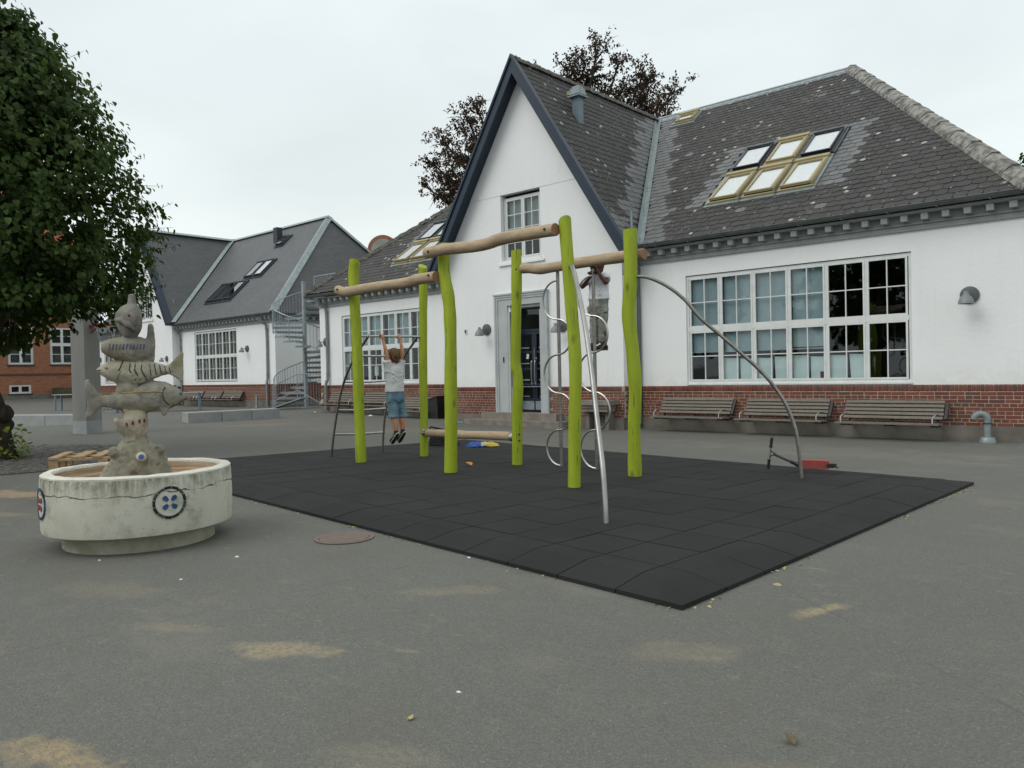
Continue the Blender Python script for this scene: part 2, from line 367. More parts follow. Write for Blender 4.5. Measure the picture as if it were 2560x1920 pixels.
def basinmat():
    s = NT('mossy_white_concrete'); base = (.56,.55,.47)
    c = s.mix(s.rng(s.noise(3, 6), .35, .65), base, (.47,.46,.38))
    x = s.n.new('ShaderNodeSeparateXYZ'); s.l.new(s.tc.outputs['Object'], x.inputs[0]); z = x.outputs['Z']
    up = s.rng(z, .40, .60); 
    drip = s.rng(s.noise(30, 5, s.co((1,1,.10)), rough=.7), .42, .62)
    patch = s.rng(s.noise(2.6, 4), .38, .62)
    c = s.mix(s.math('MULTIPLY', s.math('MULTIPLY', up, drip), s.math('ADD', s.math('MULTIPLY', patch, .85), .22)), c, (.085,.083,.05)); c = s.mix(s.math('MULTIPLY', s.rng(z, .48, .605), s.rng(s.noise(9, 6, s.co((1,1,.4)), rough=.75), .44, .6, 0, .75)), c, (.10,.10,.062))
    c = s.mix(s.math('MULTIPLY', s.rng(s.noise(4.5, 7, rough=.78), .52, .68), s.rng(z, .2, .55, .45, .9)), c, (.15,.145,.09))
    # the crack that runs round the rim
    zz = s.math('ADD', z, s.math('ADD', s.math('MULTIPLY', s.math('SUBTRACT', s.noise(2.4, 3), .5), .16), s.math('MULTIPLY', s.math('SUBTRACT', s.noise(15, 4), .5), .03)))
    cr = s.rng(s.math('ABSOLUTE', s.math('SUBTRACT', zz, .475)), .0025, .006, 1, 0)
    c = s.mix(s.math('MULTIPLY', cr, s.rng(s.noise(4, 2), .38, .5)), c, (.05,.045,.03))
    c = s.mix(s.rng(s.voro(38).outputs['Distance'], .05, .16, .6, 0), c, (.22,.21,.16))
    s.bump(s.math('SUBTRACT', s.noise(45, 5), s.math('MULTIPLY', cr, 2)), .35, .006); return s.fin(c, .85, 0, .25)

def wood(name, a, b, sc=(1,1,1), ring=14, rough=.75):
    s = NT(name); co = s.co(sc); c = s.mix(s.rng(s.noise(ring, 6, co, rough=.65, dist=.6), .35, .68), a, b)
    c = s.mix(s.rng(s.noise(3, 4, co), .55, .75, 0, .5), c, tuple(x*.6 for x in b))
    s.bump(s.noise(ring*2.5, 4, co), .3, .006); return s.fin(c, rough, 0, .3)

M = {}
M['asphalt'] = asphalt(); M['white'] = whitewash(); M['slate_old'] = slate('weathered_slate', 1); M['slate_new'] = slate('renewed_slate', 0)
M['brick'] = bricks('dark_red_brick', S(106,60,51), S(130,76,61), S(94,67,62)); M['mortar'] = mat('lime_mortar', (.41,.35,.275), (.29,.24,.185), 9, .9)
M['plinth'] = mat('plinth_concrete', (.19,.175,.15), (.12,.11,.09), 2.5, .9, .3, 40); M['step'] = mat('worn_step_stone', (.26,.23,.20), (.18,.155,.13), 4, .85, .3, 50)
M['farbrick'] = brick_wall_far(); M['farroof'] = roof_far(); M['orange_tile'] = mat('orange_roof_tile', S(150,80,52), S(115,62,42), 5, .85)
M['grey_paint'] = mat('grey_painted_timber', (.30,.315,.315), (.245,.26,.262), 4, .6); M['grey_light'] = mat('pale_grey_paint', (.42,.44,.44), (.35,.37,.37), 5, .6)
M['door_grey'] = mat('light_grey_door_surround', (.45,.48,.48), (.39,.42,.42), 3, .6)
M['zinc'] = mat('zinc_sheet', (.30,.345,.35), (.22,.265,.27), 5, .45, .1, 20, .35); M['galv'] = mat('galvanised_steel', (.33,.37,.39), (.25,.29,.31), 9, .5, 0, 60, .45)
M['gutter'] = mat('dark_zinc_gutter', (.14,.155,.155), (.10,.115,.115), 4, .5, .1, 30, .3); M['navy'] = mat('navy_painted_board', (.012,.025,.046), (.018,.033,.056), 3, .45)
M['navy_door'] = mat('navy_door_paint', (.012,.018,.038), (.016,.024,.046), 3, .35); M['wframe'] = mat('white_window_paint', (.70,.72,.71), (.62,.64,.63), 6, .5)
M['glass'] = glass('window_glass'); M['skyglass'] = glass('skylight_glass', (.96,.98,.98), 3.0)
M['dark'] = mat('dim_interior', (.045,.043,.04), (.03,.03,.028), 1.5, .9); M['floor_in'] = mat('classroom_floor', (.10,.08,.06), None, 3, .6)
M['blind'] = mat('blue_grey_roller_blind', (.355,.40,.43), (.30,.345,.375), 2, .85); M['paper'] = mat('white_paper', (.66,.70,.70), (.6,.64,.64), 3, .9)
M['curtain'] = mat('brown_curtain', (.075,.045,.04), (.05,.03,.028), 10, .9, sq=(4,4,.2)); M['greycurtain'] = mat('grey_curtain', (.30,.31,.31), (.2,.21,.21), 10, .9, sq=(4,4,.2))
M['pine'] = wood('pine_window_frame', (.40,.345,.20), (.31,.26,.15), (1,6,6)); M['rooflight'] = glass('roof_window_glass', (.35,.4,.42), 2.0); M['charcoal'] = mat('charcoal_flashing', (.045,.052,.062), (.03,.036,.045), 5, .4)
M['skywhite_bulb'] = mat('sky_reflection_and_bulb_white', (.88,.91,.92), (.84,.87,.88), 2, .6); M['pipe'] = mat('grey_downpipe', (.25,.285,.29), (.19,.22,.225), 6, .5, 0, 50, .2)
M['lampplate'] = mat('dark_grey_lamp_plate', (.10,.11,.115), (.08,.088,.092), 5, .45); M['lampgrey'] = mat('grey_lamp_enamel', (.22,.235,.24), (.18,.19,.2), 5, .4); M['black'] = mat('black_plastic', (.012,.012,.013), (.02,.02,.02), 8, .5)
M['bench'] = wood('weathered_grey_slat', (.205,.187,.158), (.135,.122,.10), (1,8,8), 10); M['steel'] = mat('brushed_stainless', (.50,.50,.48), (.40,.40,.385), 30, .30, 0, 60, .9, sq=(1,1,.1))
M['dullsteel'] = mat('dull_steel_tube', (.30,.29,.27), (.22,.21,.19), 9, .38, 0, 60, .85); M['lime'] = None
M['rubber'] = None

# ------------------------------------------------------------------ ground
g = MB(); xs = [-260,-120,-57,-47,-30,-23,-17,-11,-5,0,8,40,160]
for i in range(len(xs)-1):
    for y0, y1 in ((-140,-20),(-20,0),(0,12),(12,30),(30,260)):
        g.quad((xs[i],y0,gz(xs[i])),(xs[i+1],y0,gz(xs[i+1])),(xs[i+1],y1,gz(xs[i+1])),(xs[i],y1,gz(xs[i])))
tag(g.build('ground', M['asphalt']), 'grey asphalt schoolyard with sandy patches', kind='structure')

# ------------------------------------------------------------------ building kit
def wall_sheet(mb, x0, x1, z0, z1, y, holes, depth=.28, mi=0):
    """rendered wall facing -Y with reveals round the openings"""
    X = sorted({x0, x1, *[h[0] for h in holes], *[h[1] for h in holes]}); Z = sorted({z0, z1, *[h[2] for h in holes], *[h[3] for h in holes]})
    for a, b in zip(X, X[1:]):
        for c, d in zip(Z, Z[1:]):
            if any(h[0] <= (a+b)/2 <= h[1] and h[2] <= (c+d)/2 <= h[3] for h in holes): continue
            mb.quad((a,y,c),(b,y,c),(b,y,d),(a,y,d), mi)
    for h in holes: reveal(mb, *h[:4], y, depth, mi)
def reveal(mb, a, b, c, d, y, dp, mi=0):
    mb.quad((a,y,c),(a,y+dp,c),(a,y+dp,d),(a,y,d), mi); mb.quad((b,y,c),(b,y,d),(b,y+dp,d),(b,y+dp,c), mi)
    mb.quad((a,y,d),(a,y+dp,d),(b,y+dp,d),(b,y,d), mi); mb.quad((a,y,c),(b,y,c),(b,y+dp,c),(a,y+dp,c), mi)

PANES = {}
def pane_mesh(w, h, m='glass'):
    k = (round(w,3), round(h,3), m)
    if k not in PANES: PANES[k] = mesh_of(MB().box(-w/2,w/2,-.002,.002,-h/2,h/2), 'pane', M[m])
    return PANES[k]
def window(th, x0, x1, z0, z1, y, cols, rows, grid, inside=None, fr=.055, cs=.036, ms=.010, panes=True, axis='x', mm='wframe'):
    """casement window standing at plane y; rows = list of (z0,z1); axis 'y' builds it on a wall facing +X"""
    def T(mb):
        if axis == 'y': mb.v = [(y+(y-q[1]), q[0], q[2]) for q in mb.v]
        return mb
    f = MB(); d0, d1 = y-.035, y+.05
    f.box(x0,x0+fr,d0,d1,z0,z1); f.box(x1-fr,x1,d0,d1,z0,z1); f.box(x0+fr,x1-fr,d0,d1,z0,z0+fr); f.box(x0+fr,x1-fr,d0,d1,z1-fr,z1)
    cw = (x1-x0-2*fr)/cols
    for i in range(1, cols): f.box(x0+fr+cw*i-.015,x0+fr+cw*i+.015,d0-.004,d1,z0+fr,z1-fr)
    for (a, b), (c, d) in zip(rows, rows[1:]): f.box(x0+fr,x1-fr,d0-.012,d1,b,c)
    win = T(f).build('window', M[mm], th)
    gc, gr = grid
    for i in range(cols):
        a0 = x0+fr+cw*i+.018; b0 = x0+fr+cw*(i+1)-.018
        for (c0, e0) in rows:
            k = MB(); q0, q1 = y-.045, y-.005
            k.box(a0,a0+cs,q0,q1,c0,e0); k.box(b0-cs,b0,q0,q1,c0,e0); k.box(a0+cs,b0-cs,q0,q1,c0,c0+cs); k.box(a0+cs,b0-cs,q0,q1,e0-cs,e0)
            gw = (b0-a0-2*cs)/gc; gh = (e0-c0-2*cs)/gr
            for j in range(1, gc): k.box(a0+cs+gw*j-ms,a0+cs+gw*j+ms,q0+.006,q1,c0+cs,e0-cs)
            for j in range(1, gr): k.box(a0+cs,b0-cs,q0+.008,q1-.004,c0+cs+gh*j-ms,c0+cs+gh*j+ms)
            T(k).build('casement', M[mm], win)
            for j in range(gc):
                for l in range(gr if panes else 0):
                    px, pz = a0+cs+gw*(j+.5), c0+cs+gh*(l+.5)
                    if axis == 'x': piece('pane', pane_mesh(gw, gh), win, (px, y-.022, pz), (R.uniform(-.006,.006),0,R.uniform(-.008,.008)))
                    else: piece('pane', pane_mesh(gw, gh), win, (y+.022, px, pz), (0,0,pi/2))
    return win
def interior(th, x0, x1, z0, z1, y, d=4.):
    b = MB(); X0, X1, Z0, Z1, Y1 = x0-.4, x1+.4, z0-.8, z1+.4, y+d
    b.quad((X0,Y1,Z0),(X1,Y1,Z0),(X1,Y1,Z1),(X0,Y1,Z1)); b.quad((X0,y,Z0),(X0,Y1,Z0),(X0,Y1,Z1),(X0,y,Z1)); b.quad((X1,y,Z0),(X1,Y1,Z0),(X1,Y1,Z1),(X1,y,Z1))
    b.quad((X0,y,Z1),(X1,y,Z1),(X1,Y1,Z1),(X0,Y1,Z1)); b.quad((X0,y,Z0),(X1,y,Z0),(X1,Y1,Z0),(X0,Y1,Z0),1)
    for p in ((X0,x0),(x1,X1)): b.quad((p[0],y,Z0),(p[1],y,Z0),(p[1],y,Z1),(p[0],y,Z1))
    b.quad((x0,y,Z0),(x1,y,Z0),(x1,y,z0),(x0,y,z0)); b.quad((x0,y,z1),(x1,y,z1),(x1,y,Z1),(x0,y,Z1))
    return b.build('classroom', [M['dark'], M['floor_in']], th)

def brick_mesh(w, h, d, rnd=0):
    b = MB()
    if rnd:                                                     # rowlock: a rounded nose
        pr = [(0,-h/2),( -d*.6,-h/2),(-d*.95,-h*.28),(-d,0),(-d*.95,h*.28),(-d*.55,h/2),(0,h/2)]
        b.prism([(-w/2,y,z) for y,z in pr], (w,0,0))
    else:
        c = .004
        b.loft([[(-w/2,0,-h/2),(w/2,0,-h/2),(w/2,0,h/2),(-w/2,0,h/2)], [(-w/2,-d+c,-h/2),(w/2,-d+c,-h/2),(w/2,-d+c,h/2),(-w/2,-d+c,h/2)],
                [(-w/2+c,-d,-h/2+c),(w/2-c,-d,-h/2+c),(w/2-c,-d,h/2-c),(-w/2+c,-d,h/2-c)]])
    return mesh_of(b, 'brick', M['brick'])
BM = {'s': brick_mesh(.228,.055,.024), 'h': brick_mesh(.108,.055,.024), 'r': brick_mesh(.055,.112,.034,1)}
def brick_courses(x0, x1, zb, zt, nc, skip=()):
    """(kind, x, z) of every brick: stretcher and header courses under a rowlock"""
    o = []; ch = (zt-.125-zb)/nc
    for c in range(nc):
        z = zb+ch*(c+.5); k = 'sh'[c%2]; st = .24 if k == 's' else .12
        x = x0+(.006 if k == 's' else -.05)+(0 if c%4 < 2 else st*.5)
        while x+st*.5 < x1+.03:
            xc = x+st*.5
            if xc-st/2 > x0-.01 and xc+st/2 < x1+.012 and not any(a < xc < b for a, b in skip): o.append((k, xc, z))
            x += st
        e_ = max([q[1]+(.114 if q[0] == 's' else .054) for q in o if abs(q[2]-z) < .01], default=x1)
        if x1-e_ > .03: o.append(('h', (x1+e_+.012)/2, z, (x1-e_-.012)/.108))
    x = x0+.03
    while x < x1-.02:
        if not any(a < x < b for a, b in skip): o.append(('r', x, zt-.060))
        x += .067
    return o
def lay(mb, kind, p, ry=0, sx=1):
    me = BM[kind]; n = len(mb.v)
    mt = Matrix.Translation(p) @ Matrix.Rotation(ry, 4, 'Z') @ Matrix.Diagonal((sx,1,1,1))
    mb.v += [tuple(mt @ v.co) for v in me.vertices]
    for f in me.polygons: mb.f.append(tuple(i+n for i in f.vertices)); mb.m.append(0)

SLW, SLH, SLE = .225, .25, .197
def slate_mesh(w=SLW-.006, h=SLH, t=.008):
    b = MB(); c = w*.26
    pr = [(-w/2,h),(-w/2,c*.8),(-w/2+c*.35,c*.25),(-w/2+c,0),(w/2-c,0),(w/2-c*.35,c*.25),(w/2,c*.8),(w/2,h)]
    b.loft([[(x,y,0.002) for x,y in pr], [(x,y,t+(.006 if y < h*.9 else 0)) for x,y in pr]])
    return b
SM = {}
for k in ('slate_old','slate_new'): SM[k] = mesh_of(slate_mesh(), 'slate', M[k])
def slates(parent, O, U, V, inside, newzone, maxparts=0, near=None):
    """courses of slates on the plane O + s*U + t*V"""
    O, U, V = Vector(O), Vector(U).normalized(), Vector(V).normalized(); Nn = U.cross(V)
    if Nn.z < 0: Nn = -Nn
    proto = slate_mesh(); items = []
    t = -.02; row = 0
    while t < 9.2:
        s = -9.+(row%2)*SLW/2
        while s < 14:
            if inside(s, t+SLE*.5): items.append((s, t, newzone(s, t+SLE*.5)))
            s += SLW
        t += SLE; row += 1
    B = Matrix((U, V, Nn)).transposed()
    def place(s, t):
        p = O+U*(s+R.uniform(-.004,.004))+V*(t+R.uniform(-.006,.006)); tilt = Matrix.Rotation(-.028+R.uniform(-.012,.012), 3, 'X') @ Matrix.Rotation(R.uniform(-.02,.02), 3, 'Z')
        return p+Nn*.012, B @ tilt
    if maxparts:
        items.sort(key=lambda q: (O+U*q[0]+V*q[1]-Vector((0,0,EYE))).length)
        for s, t, nw in items[:maxparts]:
            p, m = place(s, t); o = bpy.data.objects.new('slate', SM['slate_new' if nw else 'slate_old']); COL.objects.link(o); o.parent = parent
            mm = m.to_4x4(); mm.translation = p-ORG[parent]; o.matrix_local = mm
        items = items[maxparts:]
    mb = MB()
    for s, t, nw in items:
        p, m = place(s, t); n = len(mb.v); mb.v += [tuple(p+m @ Vector(v)) for v in proto.v]
        for f in proto.f: mb.f.append(tuple(i+n for i in f)); mb.m.append(1 if nw else 0)
    return tag(mb.build('slate_courses', [M['slate_old'], M['slate_new']], parent), kind='stuff')

def eaves(th, x0, x1, yw, zb, ext0=.3, ext1=.3, sp=.335, gutter=True, side=None):
    """boxed cornice with modillions and a half-round gutter along a wall facing -Y (or +X when side is set)"""
    def T(mb):
        if side is not None: mb.v = [(side+(yw-q[1]), q[0], q[2]) for q in mb.v]
        return mb
    c = MB(); c.box(x0,x1,yw-.05,yw+.05,zb,zb+.10); c.box(x0,x1,yw-.085,yw+.05,zb+.10,zb+.125); c.box(x0,x1,yw-.06,yw+.05,zb+.125,zb+.27)
    c.box(x0-ext0*.6,x1+ext1*.6,yw-.27,yw+.05,zb+.27,zb+.315); T(c).build('cornice', M['grey_paint'], th)
    n = int((x1-x0-.1)/sp); off = ((x1-x0)-n*sp)/2
    me = mesh_of((lambda b: (b.prism([(-.055,0,-.055),(-.055,-.155,-.055),(-.055,-.165,.0),(-.055,-.165,.055),(-.055,0,.055)],(.11,0,0)), b)[1])(MB()), 'modillion', M['grey_light'])
    for i in range(n+1):
        x = x0+off+sp*i
        if side is None: piece('modillion', me, th, (x, yw-.06, zb+.212))
        else: piece('modillion', me, th, (side+.06, x, zb+.212), (0,0,pi/2))
    if gutter:
        gt = MB(); pr = [(cos(a)*.075, sin(a)*.075) for a in [pi+pi*k/8 for k in range(9)]]; pr2 = [(x*.9,z*.9+.004) for x,z in pr[::-1]]
        gt.prism([(x0-ext0,yw-.35+y,zb+.40+z) for y,z in pr+pr2], (x1-x0+ext0+ext1,0,0)); gt.tube([(x0-ext0,yw-.425,zb+.40),(x1+ext1,yw-.425,zb+.40)], .011, 6)
        xx = x0
        while xx < x1: gt.box(xx-.012,xx+.012,yw-.43,yw-.27,zb+.313,zb+.33); xx += .8
        T(gt).build('gutter', M['gutter'], th, smooth=True)
def downpipe(th, pts, r=.045, m='pipe'):
    d = MB(); d.tube(spline(pts, 4), r, 10)
    for p in pts[1:-1]: d.lathe((p[0],p[1],p[2]), [(r,-.02),(r*1.25,-.02),(r*1.25,.02),(r,.02)], 10)
    return d.build('downpipe', M[m], th, smooth=True)
def ridge_caps(parent, p, q, w, step, m, jag=0):
    p, q = Vector(p), Vector(q); t = (q-p); Ln = t.length; t.normalize(); a = t.cross(Vector((0,0,1))).normalized(); up = a.cross(t)
    k = 0.
    while k < Ln-.05:
        k2 = min(k+step, Ln); b = MB(); n = 5; rings = []
        for i in range(n+1):
            c = p+t*(k+(k2-k-.012)*i/n); j = lambda: Vector((R.uniform(-1,1),R.uniform(-1,1),R.uniform(-1,1)))*jag
            dz = .02*(1-i/n)
            rings.append([c-a*w-up*(.10*w/.16)+j(), c-a*w*.9+up*(.0-.06)+up*dz+j(), c-a*w*.35+up*(.05+dz)+j(), c+a*w*.35+up*(.05+dz)+j(), c+a*w*.9+up*(-.06+dz)+j(), c+a*w-up*(.10*w/.16)+j()])
        b.loft(rings); b.build('ridge_tile', m, parent); k += step
def skylight(th, O, U, V, s0, t0, w, h, kind, opened=0., shut=False):
    """roof window lying on the plane; kind 'pine' shows the inside of an opened timber sash, 'dark' a shut clad one"""
    O, U, V = Vector(O), Vector(U).normalized(), Vector(V).normalized(); Nn = U.cross(V); Nn = Nn if Nn.z > 0 else -Nn
    P = lambda s, t, n: O+U*(s0+s)+V*(t0+t)+Nn*n
    def rbar(mb, s1, t1, s2, t2, n1, n2, mi=0):
        vs = [P(s,t,n) for n in (n1,n2) for s,t in ((s1,t1),(s2,t1),(s2,t2),(s1,t2))]; mb.add(vs, [(0,3,2,1),(4,5,6,7),(0,1,5,4),(1,2,6,5),(2,3,7,6),(3,0,4,7)], mi)
    f = MB(); fl = .06
    rbar(f,-fl,-.10,w+fl,0,.0,.035,1); rbar(f,-fl,0,0,h,.0,.06,1); rbar(f,w,0,w+fl,h,.0,.06,1); rbar(f,-fl,h,w+fl,h+fl,.0,.07,1)
    b = .045; rbar(f,0,0,b,h,.01,.075); rbar(f,w-b,0,w,h,.01,.075); rbar(f,b,0,w-b,b,.01,.075); rbar(f,b,h-b,w-b,h,.01,.075)
    fm = f.build('skylight', [M['pine' if kind == 'pine' else 'charcoal'], M['charcoal' if kind == 'dark' else 'zinc']], th)
    sa = MB(); an = opened; cs_, sn = cos(an), sin(an); hm = h*.5
    def Q(s, t, n): dt = t-hm; return P(s, hm+dt*cs_+n*sn, .085-dt*sn+n*cs_)          # sash pivots about its middle: foot swings out
    def sbar(mb, s1, t1, s2, t2, n1, n2, mi=0):
        vs = [Q(s,t,n) for n in (n1,n2) for s,t in ((s1,t1),(s2,t1),(s2,t2),(s1,t2))]; mb.add(vs, [(0,3,2,1),(4,5,6,7),(0,1,5,4),(1,2,6,5),(2,3,7,6),(3,0,4,7)], mi)
    e = .05 if kind == 'pine' else .03; i0 = .052
    sbar(sa,i0,i0,i0+e,h-i0,-.02,.035); sbar(sa,w-i0-e,i0,w-i0,h-i0,-.02,.035); sbar(sa,i0+e,i0,w-i0-e,i0+e,-.02,.035); sbar(sa,i0+e,h-i0-e*1.3,w-i0-e,h-i0,-.02,.035)
    if kind == 'dark': sbar(sa,i0-.02,i0-.03,w-i0+.02,i0+.012,.035,.05); sbar(sa,i0-.02,h-i0-.012,w-i0+.02,h-i0+.05,.035,.055)
    else:
        sbar(sa,.0,h-.07,w,h+.045,.036,.075); sbar(sa,w-i0+.002,i0,w-i0+.03,h-i0,-.05,.05); sbar(sa,w-i0+.032,.02,w-.001,h*.98,-.02,.03)
    sa.build('sash', M['pine' if kind == 'pine' else 'charcoal'], fm)
    gp = MB(); sbar(gp,i0+e,i0+e,w-i0-e,h-i0-e*1.3,.010,.016); gp.build('pane', M['rooflight' if shut else 'skyglass'], fm)
    bl = MB(); sbar(bl,i0+e,i0+e,w-i0-e,h-i0-e*1.3-.0,-.016,-.012); bl.build('blind', M['dark' if shut else 'skywhite_bulb'], fm)  # backing sheet: its white paints in the sky's reflection, dark where shut
    return fm
def wall_lamp(p, label, rz=0, grp='grey wall lamps on the white walls'):
    """disc plate, bent arm and a downward bell shade, on a wall facing -Y"""
    t = thing('wall_lamp', label, 'wall lamp', p, grp); x, y, z = p
    a = MB(); a.tube([(x,y,z),(x,y-.03,z)], .15, 24); a.tube([(x,y-.03,z),(x,y-.045,z)], [.15,.09], 24); a.build('wall_plate', M['lampplate'], t, smooth=True)
    a = MB(); a.tube(spline([(x,y-.03,z),(x,y-.14,z+.0),(x,y-.27,z+.0),(x,y-.29,z+.02)],3), .016, 8); a.build('arm', M['lampgrey'], t, smooth=True)
    s = MB(); s.lathe((x,y-.29,z), [(.0,.055),(.035,.055),(.04,.0),(.055,-.02),(.095,-.06),(.118,-.12),(.125,-.165),(.118,-.163),(.09,-.06),(.03,-.01)], 22); s.build('lamp_shade', M['lampgrey'], t, smooth=True)
    b = MB(); b.ball((x,y-.29,z-.09), .045, 10, 7); b.build('bulb', M['skywhite_bulb'], t, smooth=True)
    return t

# ------------------------------------------------------------------ the white school building
YG, YR, YL = 14.85, 15.38, 15.55; XC = -12.86; ZA = 9.09; RY = 21.3
B1 = thing('school_building', 'long white rendered school building with steep navy edged gable, slate roof and red brick base', 'building', (-12.86, 18, 0))
RX1 = -2.33; GX0, GX1 = -15.78, -9.97; LX0 = -22.87
# walls
RWIN = (-8.66, -4.08, 1.0, 3.40); LWIN = (-21.62, -17.44, 1.10, 3.36)
w = MB(); wall_sheet(w, GX1, RX1, .98, 3.9, YR, [RWIN]); w.quad((RX1,YR,.98),(RX1,27.2,.98),(RX1,27.2,3.9),(RX1,YR,3.9)); w.build('wall', M['white'], B1)
w = MB(); wall_sheet(w, LX0, GX0, 1.06, 3.9, YL, [LWIN]); w.quad((LX0,YL,1.06),(LX0,27.2,1.06),(LX0,27.2,3.9),(LX0,YL,3.9)); w.build('wall', M['white'], B1)
hw = lambda z: 3.2*(ZA-z)/4.98
DW = (-13.40, -12.36, .0, 3.07); GW = (-13.66, -12.34, 4.22, 5.92); zc = 4.15
w = MB(); wall_sheet(w, GX0, GX1, .99, zc, YG, [(DW[0],DW[1],.99,DW[3])])
w.poly([(GX0,YG,zc),(GX1,YG,zc),(XC+hw(GW[2]),YG,GW[2]),(XC-hw(GW[2]),YG,GW[2])])
w.poly([(XC-hw(GW[2]),YG,GW[2]),(GW[0],YG,GW[2]),(GW[0],YG,GW[3]),(XC-hw(GW[3]),YG,GW[3])])
w.poly([(GW[1],YG,GW[2]),(XC+hw(GW[2]),YG,GW[2]),(XC+hw(GW[3]),YG,GW[3]),(GW[1],YG,GW[3])])
w.poly([(XC-hw(GW[3]),YG-.008,GW[3]),(XC+hw(GW[3]),YG-.008,GW[3]),(XC,YG-.008,ZA)])     # the upper gable stands a shade proud: the seam
w.poly([(XC-hw(GW[3]),YG-.008,GW[3]),(XC-hw(GW[3]),YG,GW[3]),(XC+hw(GW[3]),YG,GW[3]),(XC+hw(GW[3]),YG-.008,GW[3])])
reveal(w, *GW, YG, .2)
w.quad((GX1,YG,.99),(GX1,YR+.05,.99),(GX1,YR+.05,zc),(GX1,YG,zc)); w.quad((GX0,YG,.99),(GX0,YL+.05,.99),(GX0,YL+.05,zc),(GX0,YG,zc))
w.box(DW[0]-.0,DW[0]+.003,YG,YG+.36,.33,.99); w.box(DW[1]-.003,DW[1],YG,YG+.36,.33,.99)
w.build('wall', M['white'], B1)
# little corbel cap on the gable corner
c = MB(); c.prism([(GX1-.0,YG-.0,3.52),(GX1+.16,YG+.1,3.60),(GX1+.16,YR,3.60),(GX1,YR,3.52)],(0,0,.1)); c.build('corbel', M['grey_paint'], B1)
# plinth and brick base
def base(x0, x1, y, zb0, zp, zt, skip=(), side=None):
    p = MB(); p.box(x0,x1,y-.035,y+.2,zb0,zp); q = MB()
    segs = [(x0,x1)]
    for a, b in skip: segs = [(x0,a),(b,x1)]
    return p, [MB().box(a,b,y-.019,y+.15,zp,zt-.006) for a, b in segs]
for (x0, x1, y, zb0, zp, zt, sk) in ((GX1,RX1,YR,-.1,.26,.98,()), (GX0,GX1,YG,-.1,.27,.99,((-13.93,-12.12),)), (LX0,GX0,YL,-.1,.34,1.06,())):
    p, m = base(x0, x1, y, zb0, zp, zt, sk); p.build('plinth', M['plinth'], B1)
    if y == YG: m2_ = MB(); m2_.box(GX1-.15,GX1+.019,YG+.0,YR,.27,.985); m2_.build('brick_return', M['mortar'], B1)
    if y == YL: m2_ = MB(); m2_.box(LX0-.012,LX0+.1,YL+.15,27.2,.34,1.055); m2_.build('brick_return', M['mortar'], B1)
    if y == YR: m2_ = MB(); m2_.box(RX1-.1,RX1+.012,YR+.15,27.2,.26,.975); m2_.build('brick_return', M['mortar'], B1); base_r = m[0].build('brick_base', M['mortar'], B1)
    else: [q.build('brick_base', M['mortar'], B1) for q in m]
    bl = brick_courses(x0, x1, zp, zt, 9, sk)
    if y == YR:
        bl.sort(key=lambda q: -q[1]); 
        for k, bx, bz, *sx_ in bl[:300]:
            piece('brick', BM[k], base_r, (bx+R.uniform(-.002,.002), y+R.uniform(-.002,.002), bz+R.uniform(-.0015,.0015)), None, (sx_[0],1,1) if sx_ else None)
        bl = bl[300:]
    mb = MB()
    for k, bx, bz, *sx_ in bl: lay(mb, k, (bx+R.uniform(-.002,.002), y+R.uniform(-.002,.002), bz), 0, sx_[0] if sx_ else 1)
    if y == YG:
        for c_ in range(9):
            for j in range(2): lay(mb, 's' if (c_+j)%2 else 'h', (GX1, YG+.145+.24*j, .27+.0661*(c_+.5)), pi/2)
        for j in range(7): lay(mb, 'r', (GX1, YG+.04+.067*j, .93), pi/2)
    if y == YL:
        pass
    tag(mb.build('brickwork', M['brick'], B1), kind='stuff')
# windows
RROW = [(1.085,2.165),(2.255,3.335)]
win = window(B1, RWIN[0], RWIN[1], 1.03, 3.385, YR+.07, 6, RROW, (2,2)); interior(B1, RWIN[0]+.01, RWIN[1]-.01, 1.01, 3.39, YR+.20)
cw = (RWIN[1]-RWIN[0]-.11)/6
for i in range(4):
    x0 = RWIN[0]+.055+cw*i; b = MB(); b.box(x0+.03+R.uniform(0,.02),x0+cw-.03,YR+.13,YR+.134,1.72+R.uniform(-.02,.03),3.36); b.box(x0+.03,x0+cw-.03,YR+.125,YR+.14,1.70,1.725); b.build('blind', M['blind'], win)
for i in range(1, 5):
    for j in range(2):
        x0 = RWIN[0]+.055+cw*(i+.5*j)+.03; sk = R.uniform(0,.035); zt = 1.555+R.uniform(-.02,.02)
        b = MB(); b.prism([(x0+sk,YR+.105,1.08),(x0+cw*.5-.035,YR+.105,1.08),(x0+cw*.5-.03,YR+.11,zt),(x0,YR+.11,zt+.015)],(0,.002,0)); b.build('paper_sheet', M['paper'], win)
b = MB(); b.box(-5.78,-5.69,YR+.100,YR+.103,1.12,1.25); b.build('sticker', mat('dark_red_print', (.16,.03,.04), (.10,.02,.03), 60, .7), win)
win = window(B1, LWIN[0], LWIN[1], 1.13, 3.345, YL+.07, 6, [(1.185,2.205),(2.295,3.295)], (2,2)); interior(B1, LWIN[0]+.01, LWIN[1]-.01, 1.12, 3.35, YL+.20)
cw = (LWIN[1]-LWIN[0]-.11)/6
for i in range(6):
    x0 = LWIN[0]+.055+cw*i; b = MB(); a = R.uniform(0,.22) if i in (2,3,5) else .02
    b.box(x0+a*cw+.03,x0+cw-.03,YL+.14,YL+.143,2.24,3.32); b.build('blind', M['blind'], win)
